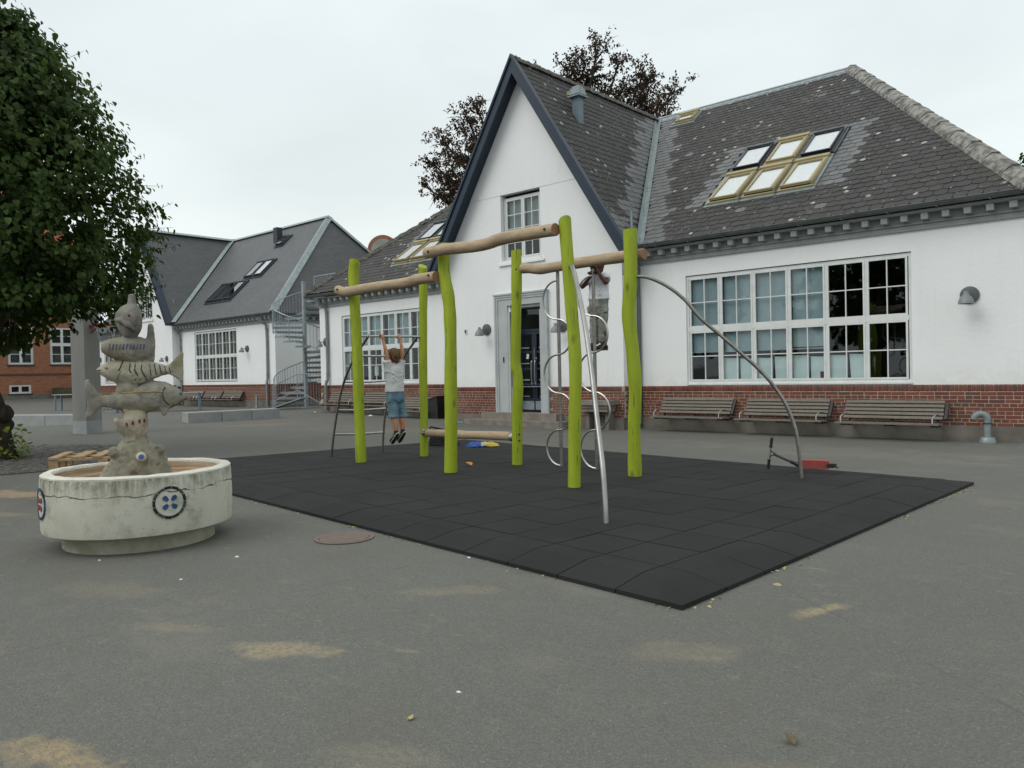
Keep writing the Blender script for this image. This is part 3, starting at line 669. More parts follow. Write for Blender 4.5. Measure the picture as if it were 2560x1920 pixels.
for i, a0, a1, z0, z1 in ((2,.25,.5,1.35,1.66),(3,.02,.42,1.48,1.68),(3,.55,.92,1.50,1.69),(0,.1,.45,1.2,2.1)):
    x0 = LWIN[0]+.055+cw*i; b = MB(); b.prism([(x0+cw*a0,YL+.11,z0),(x0+cw*a1,YL+.11,z0+.01),(x0+cw*a1+.02,YL+.11,z1),(x0+cw*a0-.015,YL+.11,z1)],(0,.002,0)); b.build('paper_sheet', M['paper' if z1 < 2 else 'greycurtain'], win)
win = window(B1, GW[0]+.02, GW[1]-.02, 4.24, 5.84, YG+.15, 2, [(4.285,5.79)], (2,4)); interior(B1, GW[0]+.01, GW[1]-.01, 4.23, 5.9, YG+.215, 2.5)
for i in range(2):
    x0 = GW[0]+.07+.59*i; b = MB(); b.box(x0+.05,x0+.53,YG+.205,YG+.208,4.95,5.8); b.build('blind', M['greycurtain'], win)
s = MB(); s.box(GW[0]-.08,GW[1]+.12,YG-.05,YG+.1,4.10,4.16); s.box(GW[0]-.02,GW[1]+.02,YG-.03,YG+.14,4.16,4.225); s.build('window_sill', M['white'], B1)
s = MB(); s.box(RWIN[0]-.0,RWIN[1],YR-.03,YR+.06,1.0,1.03); s.box(RWIN[0],RWIN[1],YR-.008,YR+.1,.985,1.0); s.build('window_sill', M['wframe'], B1)
s = MB(); s.box(LWIN[0],LWIN[1],YL-.03,YL+.06,1.09,1.13); s.build('window_sill', M['wframe'], B1)
# door
d = MB(); dx0, dx1 = -13.90, -12.13                                                  # moulded surround
for k, (o, pj) in enumerate(((0,.085),(.055,.07),(.11,.05),(.43,.04))):
    nx = (0,.055,.11,.43,.50)[k+1]
    d.box(dx0+o,dx0+nx,YG-pj,YG+.02,.33,3.34-o); d.box(dx1-nx*.55,dx1-o*.55,YG-pj,YG+.02,.33,3.34-o)
    d.box(dx0+nx,dx1-nx*.55,YG-pj,YG+.02,3.34-min(nx,.27),3.34-min(o,.27)-.0005)
d.box(dx0-.015,dx1+.015,YG-.105,YG+.02,3.34,3.38)
d.build('door_surround', M['door_grey'], B1)
d = MB(); d.box(DW[0],DW[0]+.05,YG+.02,YG+.36,.33,3.06); d.box(DW[1]-.05,DW[1],YG+.02,YG+.36,.33,3.06); d.box(DW[0],DW[1],YG+.02,YG+.36,3.0,3.07); d.build('door_jamb', M['door_grey'], B1)
DY = YG+.30; a0, a1 = DW[0]+.05, DW[1]-.05; am = (a0+a1)/2
d = MB(); d.box(a0,a1,DY,DY+.05,2.40,2.46); d.box(a0,a0+.03,DY,DY+.05,2.46,3.0); d.box(a1-.03,a1,DY,DY+.05,2.46,3.0); d.box(a0+.03,a1-.03,DY,DY+.05,2.96,3.0)
tr = d.build('transom_light', M['navy_door'], B1); piece('pane', pane_mesh(a1-a0-.06,.5), tr, ((a0+a1)/2, DY+.02, 2.71))
for q0, q1, sgn in ((a0, am-.003, 1), (am+.003, a1, -1)):
    d = MB(); st = .075; d.box(q0,q0+st,DY,DY+.045,.36,2.39); d.box(q1-st,q1,DY,DY+.045,.36,2.39)
    rails = [(.36,.70),(1.02,1.07),(1.42,1.47),(1.85,1.90),(2.33,2.39)]
    for z0, z1 in rails: d.box(q0+st,q1-st,DY+.002,DY+.043,z0,z1)
    dr = d.build('door', M['navy_door'], B1)
    for z0, z1 in ((.70,1.02),(1.07,1.42),(1.47,1.85),(1.90,2.33)): piece('pane', pane_mesh(q1-q0-2*st, z1-z0), dr, ((q0+q1)/2, DY+.025, (z0+z1)/2))
    d = MB()
    for z in (.74,1.16,1.58,1.98): 
        x0_, x1_ = (q0+.02, q1-.16) if sgn > 0 else (q0+.16, q1-.02)
        d.box(x0_,x1_,DY-.012,DY,z-.014,z+.014)
    d.build('metal_strip', M['galv'], dr)
    d = MB(); hx = q1-.055 if sgn > 0 else q0+.055; d.tube(spline([(hx,DY,1.62),(hx,DY-.06,1.60),(hx,DY-.06,1.1),(hx,DY,1.06)],3), .014, 8)
    if sgn < 0: d.tube([(hx-.02,DY-.04,1.98),(hx-.02,DY-.04,1.62)], .012, 8); d.box(hx-.05,hx+.03,DY-.02,DY,1.68,1.74)
    d.build('handle', M['steel'], dr, smooth=True)
    d = MB(); d.box(q0+.02,q1-.02,DY-.014,DY-.003,.40,.62); d.build('kick_plate', M['galv'], dr)
    d = MB(); x_ = (q0+q1)/2; d.prism([(x_-.05,DY+.015,1.70 if sgn > 0 else 2.16),(x_+.03,DY+.015,1.70 if sgn > 0 else 2.15),(x_+.05,DY+.015,1.82 if sgn > 0 else 2.27),(x_-.03,DY+.015,1.83 if sgn > 0 else 2.28)],(0,.003,0)); d.build('notice', M['paper'], dr)
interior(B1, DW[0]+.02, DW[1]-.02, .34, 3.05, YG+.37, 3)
d = MB(); d.box(-14.25,-11.75,YG-.27,YG+.40,.165,.335); d.build('doorstep', M['step'], B1)
d = MB(); d.box(-14.62,-11.40,YG-.56,YG-.02,-.05,.165); d.build('doorstep', M['step'], B1)
d = MB(); d.box(-15.06,-14.98,YG-.03,YG,2.43,2.55); d.box(-15.045,-14.995,YG-.034,YG-.03,2.45,2.53,1); d.build('alarm_box', [M['paper'], M['black']], B1)
d = MB(); d.box(-13.62,-13.60,YG-.075,YG-.05,1.62,1.76); d.build('key_switch', M['black'], B1)
# cornices, gutters, pipes
eaves(B1, GX1+.01, RX1, YR, 3.76, 0., .33); eaves(B1, LX0, GX0-.01, YL, 3.71, .3, 0.)
eaves(B1, YR+.02, 27.2, YR, 3.76, 0, .3, side=RX1, gutter=True)
downpipe(B1, [(LX0+.42,YL-.40,3.98),(LX0+.45,YL-.22,3.75),(LX0+.5,YL-.075,3.55),(LX0+.5,YL-.075,1.45),(LX0+.47,YL-.1,1.2),(LX0+.44,YL-.12,1.0),(LX0+.44,YL-.12,.22)], .05)
downpipe(B1, [(GX1+.22,YR-.34,4.05),(GX1+.2,YR-.2,3.7),(GX1+.13,YR-.07,3.5),(GX1+.13,YR-.07,.1)], .045, 'gutter')
downpipe(B1, [(GX0-.12,YL-.38,4.0),(GX0-.1,YL-.2,3.75),(GX0-.1,YL-.07,3.5),(GX0-.1,YL-.07,.2)], .045)
# roofs
RU, RV = Vector((1,0,0)), Vector((0,6.3,4.93)).normalized(); RO = Vector((-9.5,14.98,4.16)); SLOPE = Vector((0,6.3,4.93)).length
HXE, HXR = -2.1, -7.0
rf = MB(); e_ = -.008
rf.poly([(XC,21.3,ZA+e_),(-9.62,14.98,4.15),(HXE,14.98,4.15),(HXR,21.3,ZA+e_)]); rf.poly([(HXE,14.98,4.15),(HXE,27.6,4.15),(HXR,21.3,ZA+e_)])
rf.poly([(HXE,27.6,4.15),(-23.05,27.6,4.15),(-17.4,21.3,ZA+e_),(HXR,21.3,ZA+e_)])
roof_r = rf.build('roof', M['slate_old'], B1)
rf = MB(); rf.poly([(XC,21.3,ZA+e_),(-17.4,21.3,ZA+e_),(-23.05,15.15,4.15),(-16.02,15.15,4.15)]); rf.poly([(-23.05,15.15,4.15),(-17.4,21.3,ZA+e_),(-23.05,27.6,4.15)])
roof_l = rf.build('roof', M['slate_old'], B1)
rf = MB(); rf.poly([(XC,14.5,ZA+e_),(XC,21.5,ZA+e_),(-9.62,15.0,4.1),(-9.66,14.5,4.1)]); rf.poly([(XC,14.5,ZA+e_),(XC,21.5,ZA+e_),(-16.06,15.0,4.1),(-16.06,14.5,4.1)])
roof_g = rf.build('roof', M['slate_old'], B1)
LWR = (1.35, 1.30); UPR = (2.82, 1.16); SKX = [-8.44,-7.63,-6.82]
def in_right(s, t):
    x = RO.x+s; f = t/SLOPE
    if not (0 <= f <= .995): return False
    if x > HXE+(HXR-HXE)*f-.02 or x < -9.62+(XC+9.62)*f+.10: return False
    if SKX[0]-.06 < x < SKX[2]+.80 and LWR[0]-.08 < t < UPR[0]+UPR[1]+.04: return False
    return not (-11.95 < x < -11.2 and 7.1 < t < 7.75)
def new_right(s, t):
    x = RO.x+s; f = t/SLOPE; vx = -9.62+(XC+9.62)*f; row = int(t/SLE)
    if x < vx+.62+.42*noise.noise(Vector((row*.61,3,0)))+.22*((row*37)%5)/5: return True
    r = .18+.28*noise.noise(Vector((row*.83,9,0)))
    if SKX[0]-.35-r < x < SKX[2]+1.15+r and LWR[0]-.05 < t < UPR[0]+UPR[1]+.35+.2*noise.noise(Vector((x*1.9,1,0))): return True
    return noise.noise(Vector((int(x/.2)*7.7,row*5.1,2.2))) > .62
slates(roof_r, RO, RU, RV, in_right, new_right, 300)
LO = Vector((-16.2,15.15,4.16)); LV = Vector((0,6.15,4.93)).normalized(); LSL = Vector((0,6.15,4.93)).length
LSX = [-19.42,-18.61,-17.80]
def in_left(s, t):
    x = LO.x+s; f = t/LSL
    if not (0 <= f <= .995) or x < -23.05+5.65*f+.03 or x > -16.05+(XC+16.05)*f-.1: return False
    return not (LSX[0]-.06 < x < LSX[2]+.8 and 1.0 < t < 3.55)
slates(roof_l, LO, (1,0,0), LV, in_left, lambda s, t: LO.x+s > -16.05+(XC+16.05)*t/LSL-.6 or (2.4 < t < 3.8 and -19.9 < LO.x+s < -17) or noise.noise(Vector((int(s/.2)*3.7,int(t/SLE)*2.1,0))) > .6)
GOr = Vector((-9.66,14.55,4.12)); GVr = Vector((-3.2,0,4.98)).normalized(); GSL = Vector((3.2,0,4.98)).length
def in_gr(s, t):
    y = GOr.y+s; f = t/GSL
    return 0 <= f <= .99 and 14.56 < y < 15.0+6.3*f-.08
def new_gr(s, t):
    y = GOr.y+s; f = t/GSL; row = int(t/SLE); vy = 15.0+6.3*f
    return y > vy-.75-.45*noise.noise(Vector((row*.7,5,0)))-.3*((row*29)%4)/4 or t < 1.05+.25*noise.noise(Vector((y*1.3,0,8)))
slates(roof_g, GOr, (0,1,0), GVr, in_gr, new_gr)
# valley, ridges, hips, verge boards
v = MB(); a, b = Vector((-9.60,15.0,4.165)), Vector((XC,21.3,ZA+.01)); t = (b-a).normalized(); sd = Vector((0,-.5,-.39)); 
n1 = Vector((.9,.12,0)).normalized()*.12; n2 = Vector((-.05,-1,0)).normalized()*.11
up = Vector((0,0,.05))
v.prism([a+Vector((.13,0,.0))+up, b+Vector((.13,0,.0))+up, b+up*.4, a+up*.4],(0,0,.012)); v.prism([a+up*.4, b+up*.4, b+Vector((0,-.13,.0))+up, a+Vector((0,-.13,.0))+up],(0,0,.012)); v.build('valley_gutter', M['zinc'], roof_r)
v = MB(); v.prism([(XC,21.12,ZA-.10),(XC,21.3,ZA+.06),(XC,21.48,ZA-.10),(XC,21.46,ZA-.13),(XC,21.3,ZA+.03),(XC,21.14,ZA-.13)],(HXR-XC,0,0)); v.tube([(XC,21.3,ZA+.06),(HXR,21.3,ZA+.06)], .035, 8); v.build('ridge_flashing', M['galv'], roof_r)
v = MB(); v.prism([(XC,21.12,ZA-.10),(XC,21.3,ZA+.06),(XC,21.48,ZA-.10)],(-17.4-XC,0,0)); v.build('ridge_flashing', M['galv'], roof_l)
lich = mat('lichen_ridge_stone', (.30,.295,.27), (.12,.115,.105), 7, .9, .6, 45, lo=.4, hi=.6)
lich2 = mat('dark_mossy_ridge', (.13,.125,.11), (.075,.07,.06), 9, .9, .6, 45)
ridge_caps(roof_r, (HXE,14.95,4.22), (HXR,21.3,ZA+.06), .20, .72, lich, .006)
ridge_caps(roof_r, (HXE,27.6,4.22), (HXR,21.3,ZA+.06), .19, .72, lich, .006)
ridge_caps(roof_l, (-23.08,15.12,4.2), (-17.4,21.3,ZA+.05), .14, .42, lich2, .02)
ridge_caps(roof_g, (XC,14.6,ZA+.04), (XC,21.2,ZA+.04), .12, .42, lich2, .012)
for sg in (1,-1):
    b = MB(); ax, az, bx, bz = XC, ZA+.10, XC+sg*3.32, ZA+.10-4.98*3.32/3.2; nx, nz_ = sg*4.98/5.92, 3.2/5.92
    th_ = .235
    b.prism([(ax,14.48,az),(bx,14.48,bz),(bx-nx*th_,14.48,bz-nz_*th_),(ax,14.48,az-th_/nz_*1.0)],(0,.04,0))
    b.build('verge_board', M['navy'], B1)
    b = MB(); o2 = .27; b.prism([(ax,14.52,az-.12/nz_-.02),(bx-nx*.12,14.52,bz-nz_*.12),(bx-nx*.16,14.52,bz-nz_*.16),(ax,14.52,az-.16/nz_-.02)],(0,.33,0)); b.build('soffit', M['navy'], B1)
    b = MB(); b.prism([(ax,14.44,az+.035),(bx,14.44,bz+.02),(bx-nx*.06,14.44,bz-nz_*.06),(ax,14.44,az-.06)],(0,.14,0)); b.build('verge_capping', M['navy'], B1)
# roof windows
for i, x in enumerate(SKX):
    skylight(B1, RO, RU, RV, x-RO.x, LWR[0], .745, LWR[1], 'pine', .055); skylight(B1, RO, RU, RV, x-RO.x, UPR[0], .745, UPR[1], 'pine' if i == 1 else 'dark', .02)
skylight(B1, RO, RU, RV, -11.9-RO.x, 7.12, .66, .58, 'pine', .04)
for i, x in enumerate(LSX):
    skylight(B1, LO, (1,0,0), LV, x-LO.x, 1.08, .745, 1.22, 'pine', .055); skylight(B1, LO, (1,0,0), LV, x-LO.x, 2.38, .745, 1.12, 'dark', .0)
# vent stack on the gable roof, small pipe by the valley
vz = 7.55; vx, vy = -11.98, 16.0
b = MB(); b.box(vx-.10,vx+.10,vy-.10,vy+.10,vz-.1,vz+.80); vt = b.build('vent_stack', mat('blue_grey_metal', (.18,.235,.27), (.14,.19,.22), 4, .45, 0, 60, .3), B1)
b = MB(); b.box(vx-.16,vx+.16,vy-.16,vy+.16,vz+.80,vz+.86); b.prism([(vx-.14,vy-.14,vz+.86),(vx+.14,vy-.14,vz+.86),(vx+.14,vy+.14,vz+.86),(vx-.14,vy+.14,vz+.86)],(0,0,.10)); b.box(vx-.10,vx+.10,vy-.10,vy+.10,vz+.96,vz+1.02); b.box(vx-.19,vx+.19,vy-.19,vy+.19,vz+.74,vz+.77); b.build('cowl', M['galv'], vt)
b = MB(); b.box(vx-.25,vx-.17,vy-.12,vy-.02,vz+.84,vz+.93); b.bar((vx-.21,vy-.07,vz+.8),(vx-.14,vy-.07,vz+.86),.02,.02); b.build('floodlight', mat('cream_lamp_housing', (.42,.38,.22), None, 9, .5), vt)
b = MB(); b.tube([(-9.95,15.25,4.5),(-9.95,15.25,5.02)], .028, 8); b.build('vent_pipe', M['zinc'], B1, smooth=True)
wall_lamp((-3.15,YR,2.53), 'grey bell lamp on the bare white wall right of the big window')
wall_lamp((-14.24,YG,2.50), 'grey bell lamp left of the navy door, beside the small alarm box')
wall_lamp((-11.70,YG,2.46), 'grey bell lamp right of the navy door, partly behind a climbing pole and post')
wall_lamp((LX0+.36,YL,2.53), 'grey bell lamp beside the downpipe at the left end of the nearer school building')
# stone ledge right of the door
t = thing('stone_ledge', 'moulded grey stone ledge against the brick right of the door steps', 'stone ledge', (-10.55,14.6,0))
b = MB(); b.box(-11.02,-10.10,14.42,YG-.03,.575,.68); b.build('top_slab', M['step'], t)
b = MB(); b.box(-10.96,-10.18,14.47,YG-.03,.50,.572); b.box(-10.95,-10.2,14.50,YG-.03,.42,.497); b.build('corbel', M['step'], t)
b = MB(); b.box(-10.9,-10.8,14.62,YG-.036,0,.418); b.box(-10.35,-10.25,14.62,YG-.036,0,.418); b.build('support', M['plinth'], t)

# ------------------------------------------------------------------ the second white building, beyond the spiral stair
B2 = thing('school_building', 'farther white school building with smooth grey slate roof, left of the spiral stair', 'building', (-42.4, 22, .05))
Y2, X2 = 18.3, -30.3; G2 = 17.9; XC2 = -42.4; Z2 = 9.35; R2Y = 23.1
W2 = (-37.72,-33.58,1.22,3.68); L2 = (-49.2,-46.2,1.22,3.6)
w = MB(); wall_sheet(w, -39.3, X2, 1.08, 3.95, Y2, [W2]); w.quad((X2,Y2,1.08),(X2,28,1.08),(X2,28,3.95),(X2,Y2,3.95)); w.build('wall', M['white'], B2)
w = MB(); wall_sheet(w, -50.45, -45.4, 1.1, 3.95, Y2, [L2]); w.quad((-50.45,Y2,1.1),(-50.45,28,1.1),(-50.45,28,3.95),(-50.45,Y2,3.95)); w.build('wall', M['white'], B2)
hw2 = lambda z: 3.15*(Z2-z)/5.0
GW2 = (-42.95,-41.5,4.6,6.35)
w = MB(); w.quad((-45.45,G2,1.0),(-39.3,G2,1.0),(-39.3,G2,4.35),(-45.45,G2,4.35)); w.quad((-39.3,G2,1.0),(-39.3,Y2+.05,1.0),(-39.3,Y2+.05,4.3),(-39.3,G2,4.3))
w.poly([(-45.45,G2,4.35),(-39.3,G2,4.35),(XC2+hw2(4.6),G2,4.6),(XC2-hw2(4.6),G2,4.6)]); w.poly([(XC2-hw2(4.6),G2,4.6),(GW2[0],G2,4.6),(GW2[0],G2,6.35),(XC2-hw2(6.35),G2,6.35)])
w.poly([(GW2[1],G2,4.6),(XC2+hw2(4.6),G2,4.6),(XC2+hw2(6.35),G2,6.35),(GW2[1],G2,6.35)]); w.poly([(XC2-hw2(6.35),G2,6.35),(XC2+hw2(6.35),G2,6.35),(XC2,G2,Z2)]); reveal(w, *GW2, G2, .25)
w.build('wall', M['white'], B2)
for x0, x1, y in ((-39.3,X2,Y2),(-45.45,-39.3,G2),(-50.45,-45.45,Y2)):
    p = MB(); p.box(x0,x1,y-.03,y+.2,-.1,.36); p.build('plinth', M['plinth'], B2)
    m = MB(); m.box(x0,x1+(.012 if x1 == X2 else 0),y-.019,y+.15,.36,1.08); bb = m.build('brick_base', M['mortar'], B2)
    mb = MB()
    for k, bx, bz, *sx_ in brick_courses(x0, x1, .36, 1.08, 9): lay(mb, k, (bx, y, bz), 0, sx_[0] if sx_ else 1)
    tag(mb.build('brickwork', M['brick'], B2), kind='stuff')
p = MB(); p.box(X2-.2,X2+.03,Y2,28,-.1,.36); p.build('plinth', M['plinth'], B2)
m = MB(); m.box(X2-.2,X2+.012,Y2,28,.36,1.08); m.build('brick_base', M['mortar'], B2); mb = MB()
for c_ in range(9):
    for j in range(24 if c_%2 == 0 else 48): lay(mb, 's' if c_%2 == 0 else 'h', (X2, Y2+.1+(.24 if c_%2 == 0 else .12)*j, .36+.0661*(c_+.5)), pi/2)
for j in range(86): lay(mb, 'r', (X2, Y2+.04+.067*j, 1.02), pi/2)
tag(mb.build('brickwork', M['brick'], B2), kind='stuff')
win = window(B2, W2[0], W2[1], 1.25, 3.66, Y2+.07, 6, [(1.30,2.40),(2.49,3.61)], (2,2), fr=.055); interior(B2, W2[0]+.01, W2[1]-.01, 1.24, 3.67, Y2+.3)
cw = (W2[1]-W2[0]-.11)/6
for i in range(6):
    x0 = W2[0]+.055+cw*i
    b = MB(); b.box(x0+.02,x0+cw*.42,Y2+.16,Y2+.17,1.3,3.6); b.build('curtain', M['greycurtain'], win); b = MB(); b.box(x0+cw*.42,x0+cw-.02,Y2+.19,Y2+.2,1.3,3.6); b.build('curtain', M['curtain'], win)
win = window(B2, L2[0], L2[1], 1.25, 3.57, Y2+.07, 5, [(1.30,2.36),(2.44,3.52)], (2,2)); interior(B2, L2[0]+.01, L2[1]-.01, 1.24, 3.58, Y2+.3)
win = window(B2, GW2[0]+.15, GW2[1]-.02, 4.62, 6.33, G2+.18, 2, [(4.67,6.28)], (2,4), panes=True); interior(B2, GW2[0]+.01, GW2[1]-.01, 4.61, 6.34, G2+.26, 2)
s = MB(); s.box(GW2[0]-.05,GW2[1]+.1,G2-.06,G2+.1,4.48,4.6); s.build('window_sill', M['white'], B2)
eaves(B2, -39.25, X2, Y2, 3.77, 0, .33); eaves(B2, -50.45, -45.5, Y2, 3.77, .3, 0); eaves(B2, Y2+.02, 28, Y2, 3.77, 0, .3, side=X2)
EX2 = X2+.4
rf = MB(); rf.poly([(-39.1,17.92,4.17),(EX2,17.92,4.17),(-33.0,R2Y,Z2),(XC2,R2Y,Z2)]); rf.poly([(EX2,17.92,4.17),(EX2,28.3,4.17),(-33.0,R2Y,Z2)])
rf.poly([(EX2,28.3,4.17),(-50.8,28.3,4.17),(-48,R2Y,Z2),(-33.0,R2Y,Z2)]); rf.poly([(-50.8,17.92,4.17),(-45.7,17.92,4.17),(XC2,R2Y,Z2),(-48,R2Y,Z2)]); rf.poly([(-50.8,17.92,4.17),(-48,R2Y,Z2),(-50.8,28.3,4.17)])
rf.poly([(XC2,17.6,Z2),(XC2,R2Y+.1,Z2),(-39.12,17.95,4.15),(-39.2,17.6,4.15)]); rf.poly([(XC2,17.6,Z2),(XC2,R2Y+.1,Z2),(-45.7,17.95,4.15),(-45.62,17.6,4.15)])
roof2 = rf.build('roof', M['farroof'], B2)
for sg in (1,-1):
    b = MB(); bx = XC2+sg*3.3; bz = Z2+.1-5.0*3.3/3.15; nx, nz_ = sg*.846, .533; b.prism([(XC2,17.56,Z2+.1),(bx,17.56,bz),(bx-nx*.22,17.56,bz-nz_*.22),(XC2,17.56,Z2+.1-.22/nz_)],(0,.34,0)); b.build('verge_board', M['navy'], B2)
def zstrip(p, q, w, parent, r=.03):
    p, q = Vector(p), Vector(q); t = (q-p).normalized(); a = t.cross(Vector((0,0,1))).normalized(); b = MB(); up = a.cross(t)
    b.loft([[x-a*w-up*.09, x+up*.05, x+a*w-up*.09, x-up*.02] for x in (p,q)]); return b.build('hip_flashing', M['zinc'], parent)
zstrip((EX2,17.92,4.22),(-33.0,R2Y,Z2+.05),.20,roof2); zstrip((EX2,28.3,4.22),(-33.0,R2Y,Z2+.05),.2,roof2); zstrip((XC2,R2Y,Z2+.05),(-33.0,R2Y,Z2+.05),.16,roof2); zstrip((XC2,17.7,Z2+.05),(XC2,R2Y,Z2+.05),.22,roof2)
b = MB(); p, q = Vector((-39.1,17.94,4.22)), Vector((XC2,R2Y,Z2+.04)); b.prism([p+Vector((.16,0,.05)),q+Vector((.16,0,.05)),q+Vector((0,-.16,.05)),p+Vector((0,-.16,.05))],(0,0,.015)); b.build('valley_gutter', M['zinc'], roof2)
O2, V2 = Vector((-39.1,17.92,4.18)), Vector((0,5.18,5.18)).normalized()
for x in (-37.6,-36.75,-35.9): skylight(B2, O2, (1,0,0), V2, x+39.1, 1.35, .78, 1.35, 'dark', 0, True); skylight(B2, O2, (1,0,0), V2, x+39.1+.85, 3.0, .78, 1.2, 'dark', 0, x < -36) if x > -37 else None
skylight(B2, O2, (1,0,0), V2, 3.25, 5.5, .7, .75, 'dark', .05)
b = MB(); b.box(-36.5,-36.14,22.1,22.42,8.2,9.17); b.build('chimney', M['charcoal'], B2)
for x, y, z in ((-39.9,18.3,4.8),(-30.9,22.5,5.0)): b = MB(); b.tube([(x,y,z),(x,y,z+.7)], .05, 8); b.lathe((x,y,z+.1), [(.25,0),(.1,.12),(.05,.2)], 10); b.build('vent_pipe', M['zinc'], B2, smooth=True)
downpipe(B2, [(X2-.75,Y2-.4,4.0),(X2-.6,Y2-.2,3.75),(X2-.55,Y2-.08,3.5),(X2-.55,Y2-.08,1.5),(X2-.55,Y2-.12,1.1),(X2-.55,Y2-.12,.1)], .055)
downpipe(B2, [(-39.15,Y2-.38,4.0),(-39.1,Y2-.2,3.7),(-39.1,Y2-.08,3.4),(-39.1,Y2-.08,.1)], .05); downpipe(B2, [(-50.5,Y2-.38,4.0),(-50.4,Y2-.2,3.7),(-50.4,Y2-.08,3.4),(-50.4,Y2-.08,.1)], .05)
b = MB(); b.tube([(-31.5,Y2-.25,0),(-31.5,Y2-.25,.62)], .055, 10); b.lathe((-31.5,Y2-.25,0), [(.1,0),(.1,.08),(.05,.12)], 10); b.build('standpipe', M['galv'], B2, smooth=True)
wall_lamp((-32.65,Y2,2.70), 'grey bell lamp right of the barred window on the farther white building')
wall_lamp((-39.95,G2,2.45), 'grey bell lamp low on the farther gable wall beside the stone fish tail')
wall_lamp((-49.75,Y2,2.65), 'grey bell lamp on the farthest white wing, just right of the concrete post')

# ------------------------------------------------------------------ spiral stair
sx, sy, sz = -26.95, 17.6, .12
t = thing('spiral_stair', 'grey galvanised spiral staircase with barred railings between the two white buildings', 'staircase', (sx,sy,sz))
b = MB(); b.tube([(sx,sy,sz),(sx,sy,sz+5.05)], .085, 14); b.lathe((sx,sy,sz), [(.2,0),(.2,.02),(.085,.03)], 14); b.build('newel_post', M['galv'], t, smooth=True)
va = atan2(-sy, -sx)                                    # towards the viewer
a_l = va - radians(88)                                   # viewer's left
NTR = 20; RAD = 1.22; tw = radians(25); rise = .2
ang = lambda k: a_l - tw*k
for k in range(NTR):
    a = ang(k); z = sz+.22+rise*k; b = MB(); ring = [(sx+.08*cos(a+q),sy+.08*sin(a+q),z) for q in (tw*.9,-tw*.9)]; arc = [(sx+RAD*cos(a+q),sy+RAD*sin(a+q),z) for q in (-tw*.56,-tw*.2,tw*.2,tw*.56)]
    b.prism(ring+arc, (0,0,.03)); b.prism([(p[0],p[1],z-.05) for p in arc]+[(sx+(RAD-.02)*cos(a+q),sy+(RAD-.02)*sin(a+q),z-.05) for q in (tw*.56,tw*.2,-tw*.2,-tw*.56)], (0,0,.05))
    b.bar((sx+.08*cos(a+tw*.5),sy+.08*sin(a+tw*.5),z-.03),(sx+RAD*cos(a+tw*.5),sy+RAD*sin(a+tw*.5),z-.03),.006,.07); b.build('tread', M['galv'], t)
hr = MB(); K = 4
pts = [(sx+RAD*cos(ang(k/K)),sy+RAD*sin(ang(k/K)),sz+.25+rise*k/K+.92) for k in range(0,NTR*K-6)]
hr.tube(pts, .022, 6); hr.tube([(p[0],p[1],p[2]-.86) for p in pts], .012, 5)
hr.build('handrail', M['galv'], t, smooth=True)
for i in range(0, len(pts), 1):
    p = pts[i]; b = MB(); thick = i%8 == 0; b.tube([(p[0],p[1],p[2]-(1.0 if thick else .86)),p], .018 if thick else .008, 5); b.build('baluster', M['galv'], t)
pz = sz+.22+rise*NTR
pa = ang(NTR-.4); b = MB(); d1 = Vector((cos(pa),sin(pa),0)); d2 = Vector((-sin(pa),cos(pa),0)); pc = Vector((sx,sy,pz))
b.prism([pc-d2*.1, pc-d2*1.15, pc-d2*1.15+d1*1.25, pc+d1*1.25-d2*.1], (0,0,.05)); b.prism([pc+Vector((.1,.3,0)), pc+Vector((4.3,.3,0)), pc+Vector((4.3,1.5,0)), pc+Vector((.1,1.5,0))], (0,0,.05)); 
b.box(sx+.1,sx+4.3,sy+.28,sy+.31,pz-.18,pz+.05); b.build('landing', M['galv'], t)
b = MB(); 
for x in (sx+.3,sx+1.5,sx+2.7,sx+3.9): b.tube([(x,sy+.3,pz),(x,sy+.3,pz+1.0)], .02, 6)
b.tube([(sx+.3,sy+.3,pz+1.0),(sx+3.9,sy+.3,pz+1.0)], .022, 6); b.tube([(sx+.3,sy+.3,pz+.12),(sx+3.9,sy+.3,pz+.12)], .012, 6)
for i in range(28): b.tube([(sx+.35+.125*i,sy+.3,pz+.12),(sx+.35+.125*i,sy+.3,pz+1.0)], .007, 5)
b.build('railing', M['galv'], t)
b = MB(); q0 = Vector((sx+.5,sy-1.35,sz)); 
b.bar(q0+Vector((-.5,-.1,.05)), q0+Vector((.7,.5,.45)), .5, .04); b.tube([q0+Vector((-.55,-.1,0)), q0+Vector((-.55,-.1,.9)), q0+Vector((.45,.35,1.35)), q0+Vector((1.4,.8,1.35))], .02, 6)
b.tube([q0+Vector((.45,.35,0)), q0+Vector((.45,.35,1.35))], .02, 6); b.tube([q0+Vector((1.4,.8,0)), q0+Vector((1.4,.8,1.35))], .02, 6); b.tube([q0+Vector((-.55,-.1,.3)), q0+Vector((.45,.35,.75)), q0+Vector((1.4,.8,.2))], .014, 6)
for i in range(9): b.tube([q0+Vector((.45+.105*i,.35+.05*i,.2)), q0+Vector((.45+.105*i,.35+.05*i,1.33))], .008, 5)
b.build('gate', M['galv'], t)

